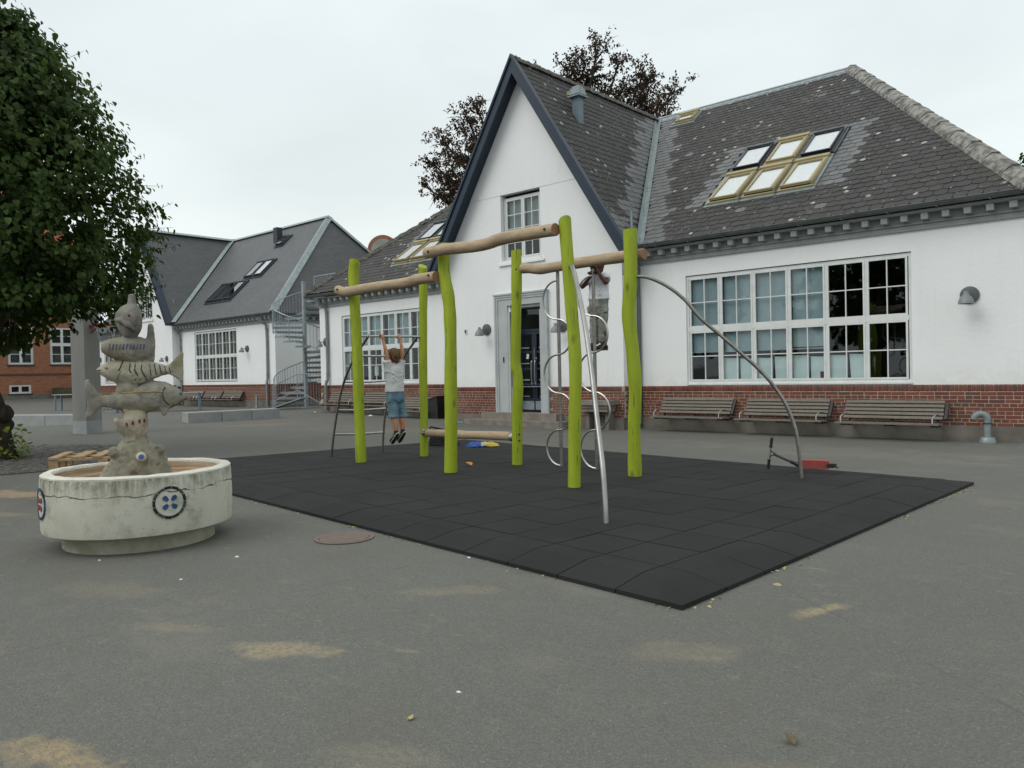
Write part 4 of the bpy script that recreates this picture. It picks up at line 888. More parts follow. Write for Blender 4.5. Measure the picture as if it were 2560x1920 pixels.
# ------------------------------------------------------------------ red brick building far left
B3 = thing('brick_building', 'old red brick building with white windows and orange roof behind the lime tree', 'building', (-62, 14, .33))
BX = -57.; WS = [(15.42,16.86),(17.84,19.3),(13.0,14.44),(10.5,11.9),(8.0,9.4)]; w = MB(); holes = [(a,b,z0,z1) for a,b in WS for z0,z1 in ((2.55,4.98),(6.4,8.8))]+[(15.42,16.68,.68,1.24),(13.0,14.3,.68,1.24)]
wall_sheet(w, 4, 20.3, .33, 10.2, 0, holes, .16); w.v = [(BX-q[1], q[0], q[2]) for q in w.v]; w.quad((BX,20.3,.33),(BX,20.3,10.2),(BX-9,20.3,10.2),(BX-9,20.3,.33)); w.quad((BX,4,.33),(BX-9,4,.33),(BX-9,4,10.2),(BX,4,10.2)); w.build('wall', M['farbrick'], B3)
b = MB(); b.box(BX-.1,BX+.05,4,20.32,1.86,1.96); b.build('string_course', mat('dark_brick_band', (.12,.065,.05), (.09,.05,.04), 9, .9), B3)
b = MB(); b.box(BX-.1,BX+.04,4,20.32,.2,.62); b.build('plinth', M['plinth'], B3)
for a, b_, z0, z1 in holes:
    small = z1 < 2
    wn = window(B3, a, b_, z0, z1, BX-.07, 2, [(z0+.05,z1-.05)] if small else [(z0+.06,z0+(z1-z0)*.52),(z0+(z1-z0)*.52+.09,z1-.06)], (1,1) if small else (1,2), fr=.06, cs=.06, ms=.018, axis='y')
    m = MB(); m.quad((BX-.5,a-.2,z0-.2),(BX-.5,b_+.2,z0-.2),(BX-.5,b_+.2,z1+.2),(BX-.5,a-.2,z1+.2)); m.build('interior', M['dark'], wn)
    s = MB(); s.box(BX-.05,BX+.06,a-.06,b_+.06,z0-.1,z0-.002); s.build('sill', M['charcoal'], wn)
rf = MB(); rf.poly([(BX+.4,3.5,10.2),(BX+.4,20.8,10.2),(BX-4.5,17.5,14.6),(BX-4.5,6.5,14.6)]); rf.poly([(BX+.4,20.8,10.2),(BX-9.4,20.8,10.2),(BX-4.5,17.5,14.6)]); rf.poly([(BX-9.4,3.5,10.2),(BX+.4,3.5,10.2),(BX-4.5,6.5,14.6)]); rf.poly([(BX-9.4,3.5,10.2),(BX-4.5,6.5,14.6),(BX-4.5,17.5,14.6),(BX-9.4,20.8,10.2)])
rf.build('roof', M['orange_tile'], B3)
t = thing('stone_planter', 'low mossy stone planter box against the red brick building', 'planter', (BX+.7,18.9,.33)); b = MB(); b.box(BX+.06,BX+1.0,17.88,19.95,.3,1.0); b.build('box', mat('mossy_dark_stone', (.11,.10,.06), (.075,.065,.04), 3, .95), t); b = MB(); b.box(BX+.12,BX+.94,17.95,19.88,.98,1.015); b.build('soil', M['plinth'], t)
# a round topped gable far behind
B4 = thing('brick_building', 'distant roof with a round red brick gable peeping over the slate roofs', 'building', (-50,40,0))
ac = Vector((-49.1,39.44,11.3)); rt = Vector((.743,.669,0)); bk = Vector((-.669,.743,0)); arc = lambda r, dz=0: [ac+rt*(r*cos(q))+Vector((0,0,r*sin(q)+dz)) for q in [pi*k/16 for k in range(17)]]
b = MB(); b.prism(arc(.92)+[ac-rt*.92-Vector((0,0,6)), ac+rt*.92-Vector((0,0,6))], bk*.3); b.build('gable_infill', mat('dull_plaster', (.34,.34,.31), (.27,.27,.25), 2, .9), B4)
b = MB(); o, i_ = arc(1.22), arc(.92); b.prism(o+i_[::-1], bk*.4-rt*0); b.build('brick_arch', M['farbrick'], B4)
b = MB(); b.prism(arc(1.2), bk*3.4+rt*1.2); b.prism([ac-rt*3-Vector((0,0,8)), ac+rt*3-Vector((0,0,8)), ac+rt*3-Vector((0,0,1.5)), ac-rt*3-Vector((0,0,1.5))], bk*6+rt*0); b.v = [(x+bk.x*.41, y+bk.y*.41, z) for x,y,z in b.v]; b.build('roof', M['farroof'], B4)

# ------------------------------------------------------------------ benches (wall hung, weathered slats)
def bench(label, x, y, z, ln, grp, proto=[None]):
    if proto[0] is None:
        t = thing('slatted_bench', label, 'bench', (0,0,0), grp); ln0 = 1.75; h = ln0/2
        for i in range(5):
            f = i/4; yy, zz = -.22+.16*f, .405+.275*f; b = MB(); tv = Vector((0,.16,.275)).normalized(); nv = Vector((0,-.275,.16)).normalized()
            b.obox((0,yy,zz), (h-.02-R.uniform(0,.01),0,0), tv*.027, nv*.013); b.build('back_slat', M['bench'], t)
        for i in range(4):
            b = MB(); b.obox((0,-.60+.085*i,.318-.004*i), (h-R.uniform(0,.01),0,0), (0,.037,0), (0,0,.016)); b.build('seat_slat', M['bench'], t)
        for sx_ in (-h+.12, 0, h-.12):
            b = MB(); b.bar((sx_,-.60,.285),(sx_,-.20,.27),.04,.03); b.bar((sx_,-.2,.25),(sx_,-.045,.70),.04,.03); b.bar((sx_,-.24,.27),(sx_,-.045,.27),.04,.05); b.build('bracket', M['black'], t)
        for sx_ in (-h+.10, h-.10):
            b = MB(); b.tube(spline([(sx_,-.60,.31),(sx_-.01,-.57,.42),(sx_+.02,-.50,.47),(sx_+.02,-.30,.47)],4), .012, 6); b.build('armrest', M['steel'], t, smooth=True)
        b = MB(); b.bar((h+.02,-.24,.38),(h+.02,-.06,.66),.05,.05); b.build('end_plate', M['black'], t)
        proto[0] = t
    else: t = dup(proto[0]); tag(t, label, 'bench', grp)
    t.location = (x,y,z); t.scale = (ln/1.75,1,1); return t
g1 = 'slatted benches along the brick base'
bench('slatted grey bench under the big window, leftmost of the three, nearest the thick green post', -8.37, YR-.03, .01, 1.74, g1)
bench('slatted grey bench in the middle of the three under the big window', -6.37, YR-.03, 0, 1.74, g1)
bench('slatted grey bench behind the curved steel pole, rightmost of the three under the big window', -4.38, YR-.03, -.01, 1.74, g1)
bench('slatted bench beside the downpipe under the nearer far window, left of the climbing boy', -21.25, YL-.03, .13, 1.72, g1)
bench('slatted bench behind the steel ladder, middle of three beneath the left wing window', -19.45, YL-.03, .11, 1.72, g1)
bench('slatted bench just left of the black bin, behind the hanging boy', -17.55, YL-.25, -.02, 1.6, g1)
for i, (x, lb) in enumerate(((-37.5,'leftmost bench under the barred window of the farther building, beside the fish mouth'),(-35.65,'middle one of the benches under the barred window of the farther building'),(-33.8,'rightmost bench under the barred window of the farther building'))): bench(lb, x, Y2-.03, .08, 1.75, g1)

# ------------------------------------------------------------------ things in the yard behind
t = thing('litter_bin', 'black slanted plastic bin standing against the brick between bench and gable', 'bin', (-16.55,15.0,.08))
b = MB(); b.loft([[(-16.80+d,15.0+e,.08) for d,e in ((0,0),(.42,0),(.42,.3),(0,.3))], [(-16.86+d,14.98+e,.70-.10*(d < .1)) for d,e in ((0,0),(.46,0),(.46,.34),(0,.34))]], cap=True); b.build('bin_body', M['black'], t)
b = MB(); b.prism([(-16.88,14.96,.60),(-16.38,14.96,.71),(-16.38,15.34,.72),(-16.88,15.34,.61)],(0,0,.03)); b.build('rim', M['black'], t)
t = thing('foot_grate', 'flat galvanised foot grate on the asphalt left of the door steps', 'grate', (-15.2,14.6,.07)); b = MB(); b.box(-15.5,-14.8,14.45,14.47,.06,.10); b.box(-15.5,-14.8,14.85,14.87,.06,.10); b.box(-15.5,-15.48,14.47,14.85,.06,.10); b.box(-14.82,-14.8,14.47,14.85,.06,.10); b.build('frame', M['galv'], t)
for i in range(9): b = MB(); x = -15.46+.07*i; b.box(x,x+.012,14.47,14.85,.06,.095); b.build('grate_bar', M['galv'], t)
t = thing('vent_pipe', 'grey bent vent pipe rising from the ground before the brick, far right', 'vent pipe', (-2.86,15.1,0))
px, py = -2.86, 15.12; b = MB(); b.tube([(px,py,0),(px,py,.36)], .055, 14); b.build('riser', M['pipe'], t, smooth=True)
b = MB(); b.tube(spline([(px,py,.34),(px,py,.42),(px-.04,py-.01,.475),(px-.11,py-.03,.49),(px-.17,py-.05,.45),(px-.19,py-.055,.40)],4), .056, 14); b.build('bend', M['pipe'], t, smooth=True)
b = MB(); b.lathe((px,py,0), [(.13,0),(.13,.03),(.105,.09),(.058,.10)], 16); b.build('base_cone', M['zinc'], t, smooth=True)
b = MB(); b.lathe((px,py,.33), [(.057,-.012),(.064,-.01),(.064,.01),(.057,.012)], 14); b.build('clamp', M['charcoal'], t); b = MB(); b.tube([(px-.055,py-.015,.545),(px-.055,py-.015,.425)], .02, 8); b.build('clamp', M['charcoal'], t)
conc = mat('pale_precast_concrete', (.33,.345,.34), (.26,.27,.265), 3, .85, .25, 40)
def block(label, a, b_, z, wd, h, grp):
    a, b_ = Vector(a), Vector(b_); u = (b_-a).normalized(); n = Vector((u.y,-u.x,0)); n = n if n.dot(a) > 0 else -n
    m = (a+b_)/2; t = thing('concrete_block', label, 'concrete block', (m.x,m.y,z), grp); c = .015
    q = [a+u*.01, b_-u*.01, b_-u*.01+n*wd, a+u*.01+n*wd]; mb = MB(); cen = (q[0]+q[2])/2
    sh = lambda k: [cen+(p-cen)*k for p in q]
    mb.loft([[(p.x,p.y,z-.02) for p in q],[(p.x,p.y,z+h-c) for p in q],[(p.x,p.y,z+h) for p in sh(.97)]]); mb.build('block', conc, t); return t
A, Bq = Vector((-21.01,9.94,0)), Vector((-20.68,12.59,0)); fr_ = [0,.355,.68,1]
for i, lb in enumerate(('left block of the pale concrete row right of the fish sculpture','middle block of the pale concrete row right of the fish sculpture','right block of the pale concrete row, nearest the spiral staircase')):
    block(lb, A+(Bq-A)*fr_[i], A+(Bq-A)*fr_[i+1], .15, .5, .29, 'pale concrete seat blocks')
A, Bq = Vector((-25.9,6.2,0)), Vector((-22.6,7.78,0)); fr_ = [0,.34,.66,1]
for i, lb in enumerate(('concrete block just right of the lime trunk','concrete block between the lime trunk and the tall post','concrete block behind the tall concrete post')):
    block(lb, A+(Bq-A)*fr_[i], A+(Bq-A)*fr_[i+1], .16, .5, .31, 'pale concrete seat blocks')
# basketball post
t = thing('basketball_post', 'tall square concrete post with a red basketball ring and chain net', 'basketball post', (-19.8,7.1,.14))
u = Vector((.94,.34,0)).normalized(); n = Vector((-u.y,u.x,0)); p0 = Vector((-19.95,6.68,.1)); q = [p0, p0+u*.44, p0+u*.44+n*.42, p0+n*.42]
b = MB(); b.prism(q, (0,0,3.5)); b.build('post', mat('shuttered_concrete', (.26,.255,.235), (.20,.20,.185), 2.2, .9, .3, 30, sq=(1,1,.3)), t)
b = MB(); b.prism([p+(p-(q[0]+q[2])/2)*.012 for p in q], (0,0,.34)); b.build('base_collar', mat('grey_paint_base', (.33,.35,.36), None, 3, .7), t)
red = mat('red_painted_steel', (.42,.03,.03), (.34,.025,.025), 9, .4); rc = p0+u*.86+n*.25+Vector((0,0,2.58))
b = MB(); b.tube([rc+Vector((.225*cos(k),.225*sin(k),0)) for k in [2*pi*i/24 for i in range(24)]], .016, 8, closed=True); b.build('ring', red, t, smooth=True)
b = MB(); b.bar(p0+u*.43+n*.2+Vector((0,0,2.57)), rc-u*.22, .12, .03); b.bar(p0+u*.43+n*.2+Vector((0,0,2.40)), rc-u*.22-Vector((0,0,.02)), .03, .03); b.build('bracket', red, t)
b = MB(); K = 12
for i in range(K):
    for sgn in (1,-1):
        pts = []
        for j in range(7): f = j/6; rr = .22-.09*f; a = 2*pi*i/K+sgn*f*1.1; pts.append(rc+Vector((rr*cos(a),rr*sin(a),-.42*f)))
        b.tube(pts, .0035, 3)
b.build('chain_net', M['galv'], t)
# blue grey outdoor tables
blu = mat('blue_grey_leg_paint', (.21,.26,.33), (.17,.21,.28), 6, .5); tt = mat('pale_table_top', (.42,.44,.45), (.34,.36,.37), 5, .5)
def table(label, a, b_, z0, h):
    a, b_ = Vector(a), Vector(b_); u = (b_-a).normalized(); n = Vector((-u.y,u.x,0)); t = thing('outdoor_table', label, 'table', ((a+b_)/2).to_tuple(), 'blue grey tables in the yard')
    b = MB(); q = [a,b_,b_+n*.7,a+n*.7]; b.prism([Vector((p.x,p.y,z0+h)) for p in q], (0,0,.03)); b.build('tabletop', tt, t)
    for p in (a+u*.12+n*.08, a+u*.12+n*.62, b_-u*.12+n*.08, b_-u*.12+n*.62): b = MB(); b.box(p.x-.035,p.x+.035,p.y-.035,p.y+.035,z0,z0+h-.002); b.build('leg', blu, t)
table('blue grey outdoor table left of the tall concrete post', (-39.3,12.3,.05), (-37.5,14.1,.05), .05, .72)
table('blue grey outdoor table whose legs show under the stone trout', (-33.2,12.6,.05), (-31.6,15.6,.05), .05, .74)

# ------------------------------------------------------------------ rubber mat, tile by tile
s_ = NT('black_rubber'); i_ = s_.island()
c_ = s_.mix(i_, (.0105,.0116,.0117), (.0175,.0187,.0187)); c_ = s_.mix(s_.rng(s_.noise(1.3, 5), .4, .75, 0, .55), c_, (.031,.031,.029))
c_ = s_.mix(s_.rng(s_.noise(5, 6, s_.co((1,2.5,1)), rough=.7), .60, .78, 0, .5), c_, (.072,.070,.061)); c_ = s_.mix(s_.rng(s_.noise(190, 2), .3, .7, 0, .5), c_, (.014,.014,.015))
s_.bump(s_.noise(160, 3), .7, .006); M['rubber'] = s_.fin(c_, .82, 0, .3)
mN, mR, mF, mL = (-2.23,3.86), (-2.0,9.86), (-11.06,10.97), (-12.55,4.94); NU, NV = 21, 12
def mp_(u, v): return tuple((1-u)*(1-v)*mN[k]+u*(1-v)*mL[k]+(1-u)*v*mR[k]+u*v*mF[k] for k in (0,1))
mat_ = thing('rubber_mat', 'large black rubber safety mat lying under the climbing frame', 'rubber mat', (-7,7,0))
HT, HE, KK = .078, .032, .60
for i in range(NU):
    for j in range(NV):
        ul = [0,1]; vl = [0,1]
        if i == 0: ul = [0,KK,1]
        if i == NU-1: ul = [0,1-KK,1]
        if j == 0: vl = [0,KK,1]
        if j == NV-1: vl = [0,1-KK,1]
        dz = R.uniform(-.0012,.0012); tx, ty = R.uniform(-.0015,.0015), R.uniform(-.0015,.0015)
        def hgt(a, b):
            h = HT
            if i == 0: h = min(h, HE+(HT-HE)*min(1,a/KK))
            if i == NU-1: h = min(h, HE+(HT-HE)*min(1,(1-a)/KK))
            if j == 0: h = min(h, HE+(HT-HE)*min(1,b/KK))
            if j == NV-1: h = min(h, HE+(HT-HE)*min(1,(1-b)/KK))
            return h+dz+tx*(a-.5)+ty*(b-.5)+ (-.003 if (a in (0,1) or b in (0,1)) else 0)
        gp = .009; b = MB(); top = []
        for bb in vl:
            for aa in ul:
                a2 = gp+(1-2*gp)*aa; b2 = gp+(1-2*gp)*bb; x, y = mp_((i+a2)/NU, (j+b2)/NV); top.append((x,y,hgt(aa,bb)))
        nu, nv = len(ul), len(vl); n = nu*nv; bot = [(x,y,.002) for x,y,z in top]; fs = []
        for q in range(nv-1):
            for p in range(nu-1): k = q*nu+p; fs.append((k,k+1,k+nu+1,k+nu))
        rim = [k for k in range(nu)]+[q*nu+nu-1 for q in range(1,nv)]+[(nv-1)*nu+p for p in range(nu-2,-1,-1)]+[q*nu for q in range(nv-2,0,-1)]
        for a_, c2 in zip(rim, rim[1:]+rim[:1]): fs.append((a_,c2,n+c2,n+a_))
        b.add(top+bot, fs); b.build('rubber_tile', M['rubber'], mat_)

# ------------------------------------------------------------------ climbing frame
s_ = NT('lime_green_stain'); c_ = s_.mix(s_.rng(s_.noise(4, 6, s_.co((3,3,.5))), .35, .68), (.345,.425,.020), (.265,.335,.016))
c_ = s_.mix(s_.rng(s_.noise(2.2, 5, s_.co((2,2,.6)), rough=.7), .58, .75, 0, .6), c_, (.17,.22,.014)); c_ = s_.mix(s_.rng(s_.noise(30, 5, s_.co((6,6,.35))), .55, .75, 0, .4), c_, (.12,.15,.012))
kn = s_.voro(2.6, s_.co((2.2,2.2,1))); ks = s_.n.new('ShaderNodeSeparateColor'); s_.l.new(kn.outputs['Color'], ks.inputs[0]); c_ = s_.mix(s_.math('MULTIPLY', s_.rng(kn.outputs['Distance'], .06, .2, .75, 0), s_.rng(ks.outputs[0], .55, .6)), c_, (.10,.12,.015)); c_ = s_.mix(s_.math('MULTIPLY', s_.rng(s_.noise(5, 3, s_.co((9,9,.35)), dist=.3), .665, .69), .8), c_, (.06,.065,.012)); s_.bump(s_.noise(22, 5, s_.co((4,4,.4))), .6, .014); M['lime'] = s_.fin(c_, .55, 0, .35)
M['log'] = wood('peeled_robinia_log', (.47,.36,.245), (.32,.235,.15), (.9,5,5), 7, .7); M['logend'] = wood('sawn_log_end', (.36,.20,.12), (.22,.11,.065), (6,6,6), 8, .85)
cf = thing('climbing_frame', 'large climbing frame of lime green wavy posts, peeled log beams and bent steel tubes', 'climbing frame', (-7.2765, 7.5600, 0.0748))
def wavy(pts, r, name, mats, top=None, k=7, seed=0, n=14, ends=False):
    P_ = spline(pts, k); m = len(P_); rs = [r*(1+.11*noise.noise(Vector((i*.27,seed,0)))) for i in range(m)]
    b = MB(); b.tube(P_, rs, n, wob=lambda i, j: 1+.05*noise.noise(Vector((cos(j*2*pi/n)*1.3,sin(j*2*pi/n)*1.3,i*.13+seed*3))))
    if top:                                                            # slanting saw cut
        for j in range(n):
            v = b.v[(m-1)*n+j]; q = P_[-1]; b.v[(m-1)*n+j] = (v[0],v[1],v[2]+(v[0]-q.x)*top[0]+(v[1]-q.y)*top[1])
    if ends:
        b.m[-1] = 1; b.m[-2] = 1
    return b.build(name, mats, cf, smooth=True)
posts = [([(-9.4500, 7.0875, 0.0748),(-9.4689, 7.0875, 0.7552),(-9.4783, 7.0875, 1.4450),(-9.4972, 7.0875, 2.1349),(-9.5256, 7.0875, 2.8247),(-9.4878, 7.0875, 3.0515)],.079,(.5,-.5)),
 ([(-9.2705, 8.1743, 0.0748),(-9.2515, 8.1743, 0.6985),(-9.2515, 8.1743, 1.4262),(-9.2232, 8.1743, 2.1538),(-9.2043, 8.1743, 2.5790),(-9.2043, 8.1743, 3.0515)],.066,(-.6,.2)),
 ([(-7.4277, 7.0024, 0.0748),(-7.3994, 7.0024, 0.6796),(-7.3899, 7.0024, 1.2844),(-7.3710, 7.0024, 1.8892),(-7.3899, 7.0024, 2.3050),(-7.4655, 7.0024, 2.6735),(-7.4466, 7.0024, 3.0326)],.082,(.2,-.3)),
 ([(-7.2481, 8.1081, 0.0748),(-7.2293, 8.1081, 0.7458),(-7.2009, 8.1081, 1.2655),(-7.2387, 8.1081, 1.4545),(-7.2293, 8.1081, 1.7758),(-7.1914, 8.1081, 2.4184),(-7.1820, 8.1081, 3.0515)],.072,(.1,.1)),
 ([(-5.2920, 6.8607, 0.0748),(-5.2731, 6.8607, 0.6512),(-5.2447, 6.8607, 1.2655),(-5.2495, 6.8607, 1.6719),(-5.2825, 6.8607, 2.0877),(-5.3203, 6.8607, 2.5979),(-5.3487, 6.8607, 3.0326)],.070,(.45,-.35)),
 ([(-5.2353, 7.9947, 0.0748),(-5.2353, 7.9947, 0.6796),(-5.2069, 7.9947, 1.1332),(-5.2353, 7.9947, 1.5774),(-5.2778, 7.9947, 2.0309),(-5.2447, 7.9947, 2.4751),(-5.2353, 7.9947, 3.0515)],.082,(.1,.0))]
PO = []
for k, (p, r, tp) in enumerate(posts): PO.append(wavy(p, r, 'post', M['lime'], tp, 6, k*2.3+1))
def bolt(par, p, d):
    b = MB(); d = Vector(d).normalized(); b.tube([Vector(p)-d*.02, Vector(p)+d*.003], .014, 8); b.build('bolt_hole', M['black'], par)
tocam = Vector((.67,-.74,0))
for par, x, y, z, r in ((PO[5],-5.56,8.46,3.02,.083),(PO[5],-5.57,8.46,2.84,.083),(PO[3],-7.63,8.58,3.02,.073),(PO[3],-7.62,8.58,2.86,.073),(PO[3],-7.63,8.58,.45,.073),(PO[3],-7.63,8.58,.36,.073)):
    q = Vector((x*.945,y*.945,1.36+(z-1.36)*.945)); bolt(par, q+tocam*r+Vector((.01,0,0)), tocam)
beams = [([(-9.6768, 6.9079, 2.6405),(-9.4500, 6.9079, 2.5932),(-9.0720, 6.9079, 2.6027),(-8.6089, 6.9079, 2.6074),(-8.1175, 6.9079, 2.6027),(-7.8907, 6.9079, 2.6263),(-7.6450, 6.9079, 2.6263),(-7.5033, 6.8985, 2.6263)],.072),
 ([(-7.5789, 6.8040, 2.9287),(-7.2765, 6.8040, 2.9381),(-7.0686, 6.8040, 2.9287),(-6.7095, 6.8040, 2.9098),(-6.4732, 6.8040, 2.9145),(-6.2370, 6.8040, 2.9429),(-5.7078, 6.7851, 2.9381),(-5.4054, 6.7662, 2.9287)],.073),
 ([(-7.1442, 8.1554, 2.8011),(-6.9930, 8.1648, 2.7870),(-6.8040, 8.1648, 2.7539),(-6.5394, 8.1648, 2.7586),(-6.0763, 8.1648, 2.7681),(-5.4999, 8.1648, 2.7681),(-5.1502, 8.1648, 2.7681)],.070),
 ([(-9.1287, 8.1270, 0.4434),(-8.6940, 8.1270, 0.4528),(-8.3349, 8.1270, 0.4481),(-7.8435, 8.1270, 0.4575),(-7.3615, 8.1270, 0.4622)],.062)]
BO = [wavy(p, r, 'log_beam', [M['log'], M['logend']], None, 5, 20+k*3.1, 14, True) for k, (p, r) in enumerate(beams)]
for par, p in ((BO[0],(-9.6106, 6.8607, 2.6357)),(BO[0],(-7.6073, 6.8512, 2.6452)),(BO[1],(-7.4938, 6.7568, 2.9287)),(BO[1],(-5.5377, 6.7284, 2.9381))): bolt(par, Vector(p)+tocam*.045, tocam)
for x in (-9.70,-7.76):
    q = Vector((x*.945,8.6*.945,1.36+(.40-1.36)*.945)); b = MB(); b.tube([q-Vector((.03,0,0)),q+Vector((.03,0,0))], .066, 12)
    for a in (0,2.1,4.2): b.ball(q+Vector((.035 if x > -9 else -.035, .04*cos(a), .04*sin(a))), .014, 6, 5)
    b.build('end_shoe', M['steel'], BO[3], smooth=True)
# ladder
def tubes(name, lists, r, m, par, k=4, n=9):
    b = MB()
    for l in lists: b.tube(spline(l, k), r, n)
    return b.build(name, m, par, smooth=True)
lr = [(-9.4311, 7.2765, 1.9648),(-9.5729, 7.3237, 1.8986),(-9.8186, 7.3237, 1.6907),(-10.0359, 7.3237, 1.4450),(-10.1871, 7.3237, 1.2088),(-10.3005, 7.3237, 0.9537),(-10.4422, 7.3237, 0.5095),(-10.5556, 7.3332, 0.0748)]
rl = [(-9.2610, 8.1270, 1.9648),(-9.3555, 8.1554, 1.9365),(-9.4972, 8.1743, 1.8325),(-9.6957, 8.1743, 1.6529),(-9.9225, 8.1743, 1.3222),(-10.0831, 8.1743, 1.0576),(-10.1871, 8.1743, 0.8119),(-10.2627, 8.1743, 0.4811),(-10.3194, 8.1837, 0.0748)]
lad = tubes('ladder', [lr], .019, M['dullsteel'], cf); tubes('side_rail', [rl], .019, M['dullsteel'], lad)
L2_, R2_ = spline(lr, 12), spline(rl, 12)
for z in (1.685,1.26,.79,.36):
    zz = 1.36+(z-1.36)*.945; a = min(L2_, key=lambda p: abs(p.z-zz)); c = min(R2_, key=lambda p: abs(p.z-zz)); m_ = (a+c)/2-Vector((0,0,.012))
    tubes('rung', [[a, m_, c]], .017, M['steel'], lad)
tubes('hanging_bar', [[(-9.4783, 7.1347, 1.9506),(-9.3555, 7.6261, 1.9506),(-9.2232, 8.1459, 1.9506)]], .018, M['steel'], cf)
# twin serpentine poles
def snake(name, x, y, ztop, pts):
    b = MB(); X, Y = x*.945, y*.945; b.tube([(X,Y,.07),(X,Y,1.36+(ztop-1.36)*.945)], .023, 12); o = b.build(name, M['dullsteel'], cf, smooth=True)
    b = MB(); r = .50*.5; c = 0
    for z0, z1, sg in pts:
        zz0, zz1 = 1.36+(z0-1.36)*.945, 1.36+(z1-1.36)*.945; zc_ = (zz0+zz1)/2; hh = (zz0-zz1)/2
        b.tube([(X+sg*sin(pi*k/14)*hh*.96, Y-.022, zc_+hh*cos(pi*k/14)) for k in range(15)], .0125, 8)
    b.build('loop_rung', M['steel'], o, smooth=True); return o
snake('climbing_pole', -6.93, 8.70, 2.80, [(2.65,2.10,-1),(2.10,1.60,1),(1.60,1.05,-1),(1.05,.53,1),(.53,.02,-1)])
snake('climbing_pole', -6.31, 8.70, 2.80, [(2.66,2.11,-1),(2.11,1.61,1),(1.61,1.07,-1),(1.07,.55,1),(.55,.02,-1)])
tubes('curved_slide_pole', [[(-5.3487, 6.8985, 2.5223),(-5.2731, 6.8418, 2.5176),(-5.1502, 6.7189, 2.4845),(-5.0085, 6.5772, 2.3806),(-4.7722, 6.3315, 2.1349),(-4.4982, 6.0575, 1.7758),(-4.2619, 5.8212, 1.3600),(-4.0635, 5.6133, 0.9537),(-3.9123, 5.4715, 0.5662),(-3.8367, 5.3960, 0.2638),(-3.8178, 5.3770, 0.0748)]], .024, mat('worn_steel_tube', (.40,.40,.385), (.28,.28,.265), 3, .36, 0, 60, .85), cf, 5, 12)
tubes('curved_slide_pole', [[(-5.1975, 8.0136, 2.4845),(-5.0557, 8.0798, 2.4656),(-4.8573, 8.1837, 2.3523),(-4.6683, 8.2782, 2.1727),(-4.5076, 8.3538, 1.9459),(-4.2997, 8.4672, 1.7286),(-4.1107, 8.5523, 1.5301),(-3.9312, 8.6467, 1.3317),(-3.7894, 8.7224, 1.1332),(-3.6761, 8.7790, 0.9159),(-3.5910, 8.8168, 0.6512),(-3.5532, 8.8357, 0.3583),(-3.5343, 8.8452, 0.0748)]], .021, M['dullsteel'], cf, 4, 12)

# ------------------------------------------------------------------ scooter, bag, jacket on the mat
t = thing('kick_scooter', 'kick scooter with red deck and black grips lying on its side on the mat edge', 'scooter', (-3.7800, 9.3555, 0.0748))
blk = M['black']; hb0, hb1 = Vector((-4.1060, 9.2326, 0.1032)), Vector((-4.0493, 9.2326, 0.4906)); hd = hb1-hb0
b = MB(); b.tube([hb0,hb1], .011, 8); bar_ = b.build('handlebar', M['steel'], t, smooth=True)
for f0, f1 in ((0,.30),(.70,1)):
    b = MB(); b.tube([hb0+hd*f0,hb0+hd*f1], .018, 10); e_ = hb0+hd*(f1 if f0 == 0 else f0); b.tube([e_-hd*.008,e_+hd*.008], .026, 10); b.build('grip', blk, t, smooth=True)
st0, st1 = hb0+hd*.48+Vector((.04,.01,0)), Vector((-3.7989, 9.3838, 0.1599))
b = MB(); b.tube([st0,st1], .015, 8); b.tube(spline([hb0+hd*.66,hb0+hd*.57+Vector((.015,0,0)),st0+Vector((.03,.01,0))],4), .009, 6); b.tube(spline([hb0+hd*.34,hb0+hd*.42+Vector((.015,0,0)),st0+Vector((.03,.01,0))],4), .009, 6); b.build('stem', M['charcoal'], t, smooth=True)
b = MB(); b.tube([st0+(st1-st0)*.72,st1], .021, 8); b.bar(st1,Vector((-3.7422, 9.4216, 0.1599)),.05,.06); b.build('head_tube', blk, t)
u = Vector((.985,.17,0)); n = Vector((-.17,.985,.25)).normalized(); up = Vector((0.04,-.24,.97)).normalized(); dc = Vector((-3.5910, 9.4216, 0.1740))
b = MB(); b.obox(dc, u*.150, n*.016, up*.052); b.obox(dc+n*.02, u*.148, n*.005, up*.046, 1); b.build('deck', [mat('red_grip_deck', (.38,.085,.08), (.31,.065,.062), 30, .75), blk], t)
for cx_, r_ in ((-.205,.05),(.185,.05)):
    w_ = dc+u*cx_-up*.01; b = MB(); b.tube([w_-up*.014,w_+up*.014], r_*.86, 18); b.build('wheel', blk, t, smooth=True)
    b = MB(); b.tube([w_-up*.017,w_+up*.017], r_*.45, 12); b.build('wheel_core', M['paper'], t)
b = MB(); b.bar(dc+u*.14,dc+u*.235,.05,.03); b.bar(dc+u*.12+n*-.02,dc+u*.26+up*-.02-n*.03,.03,.012); b.build('brake_fender', blk, t)

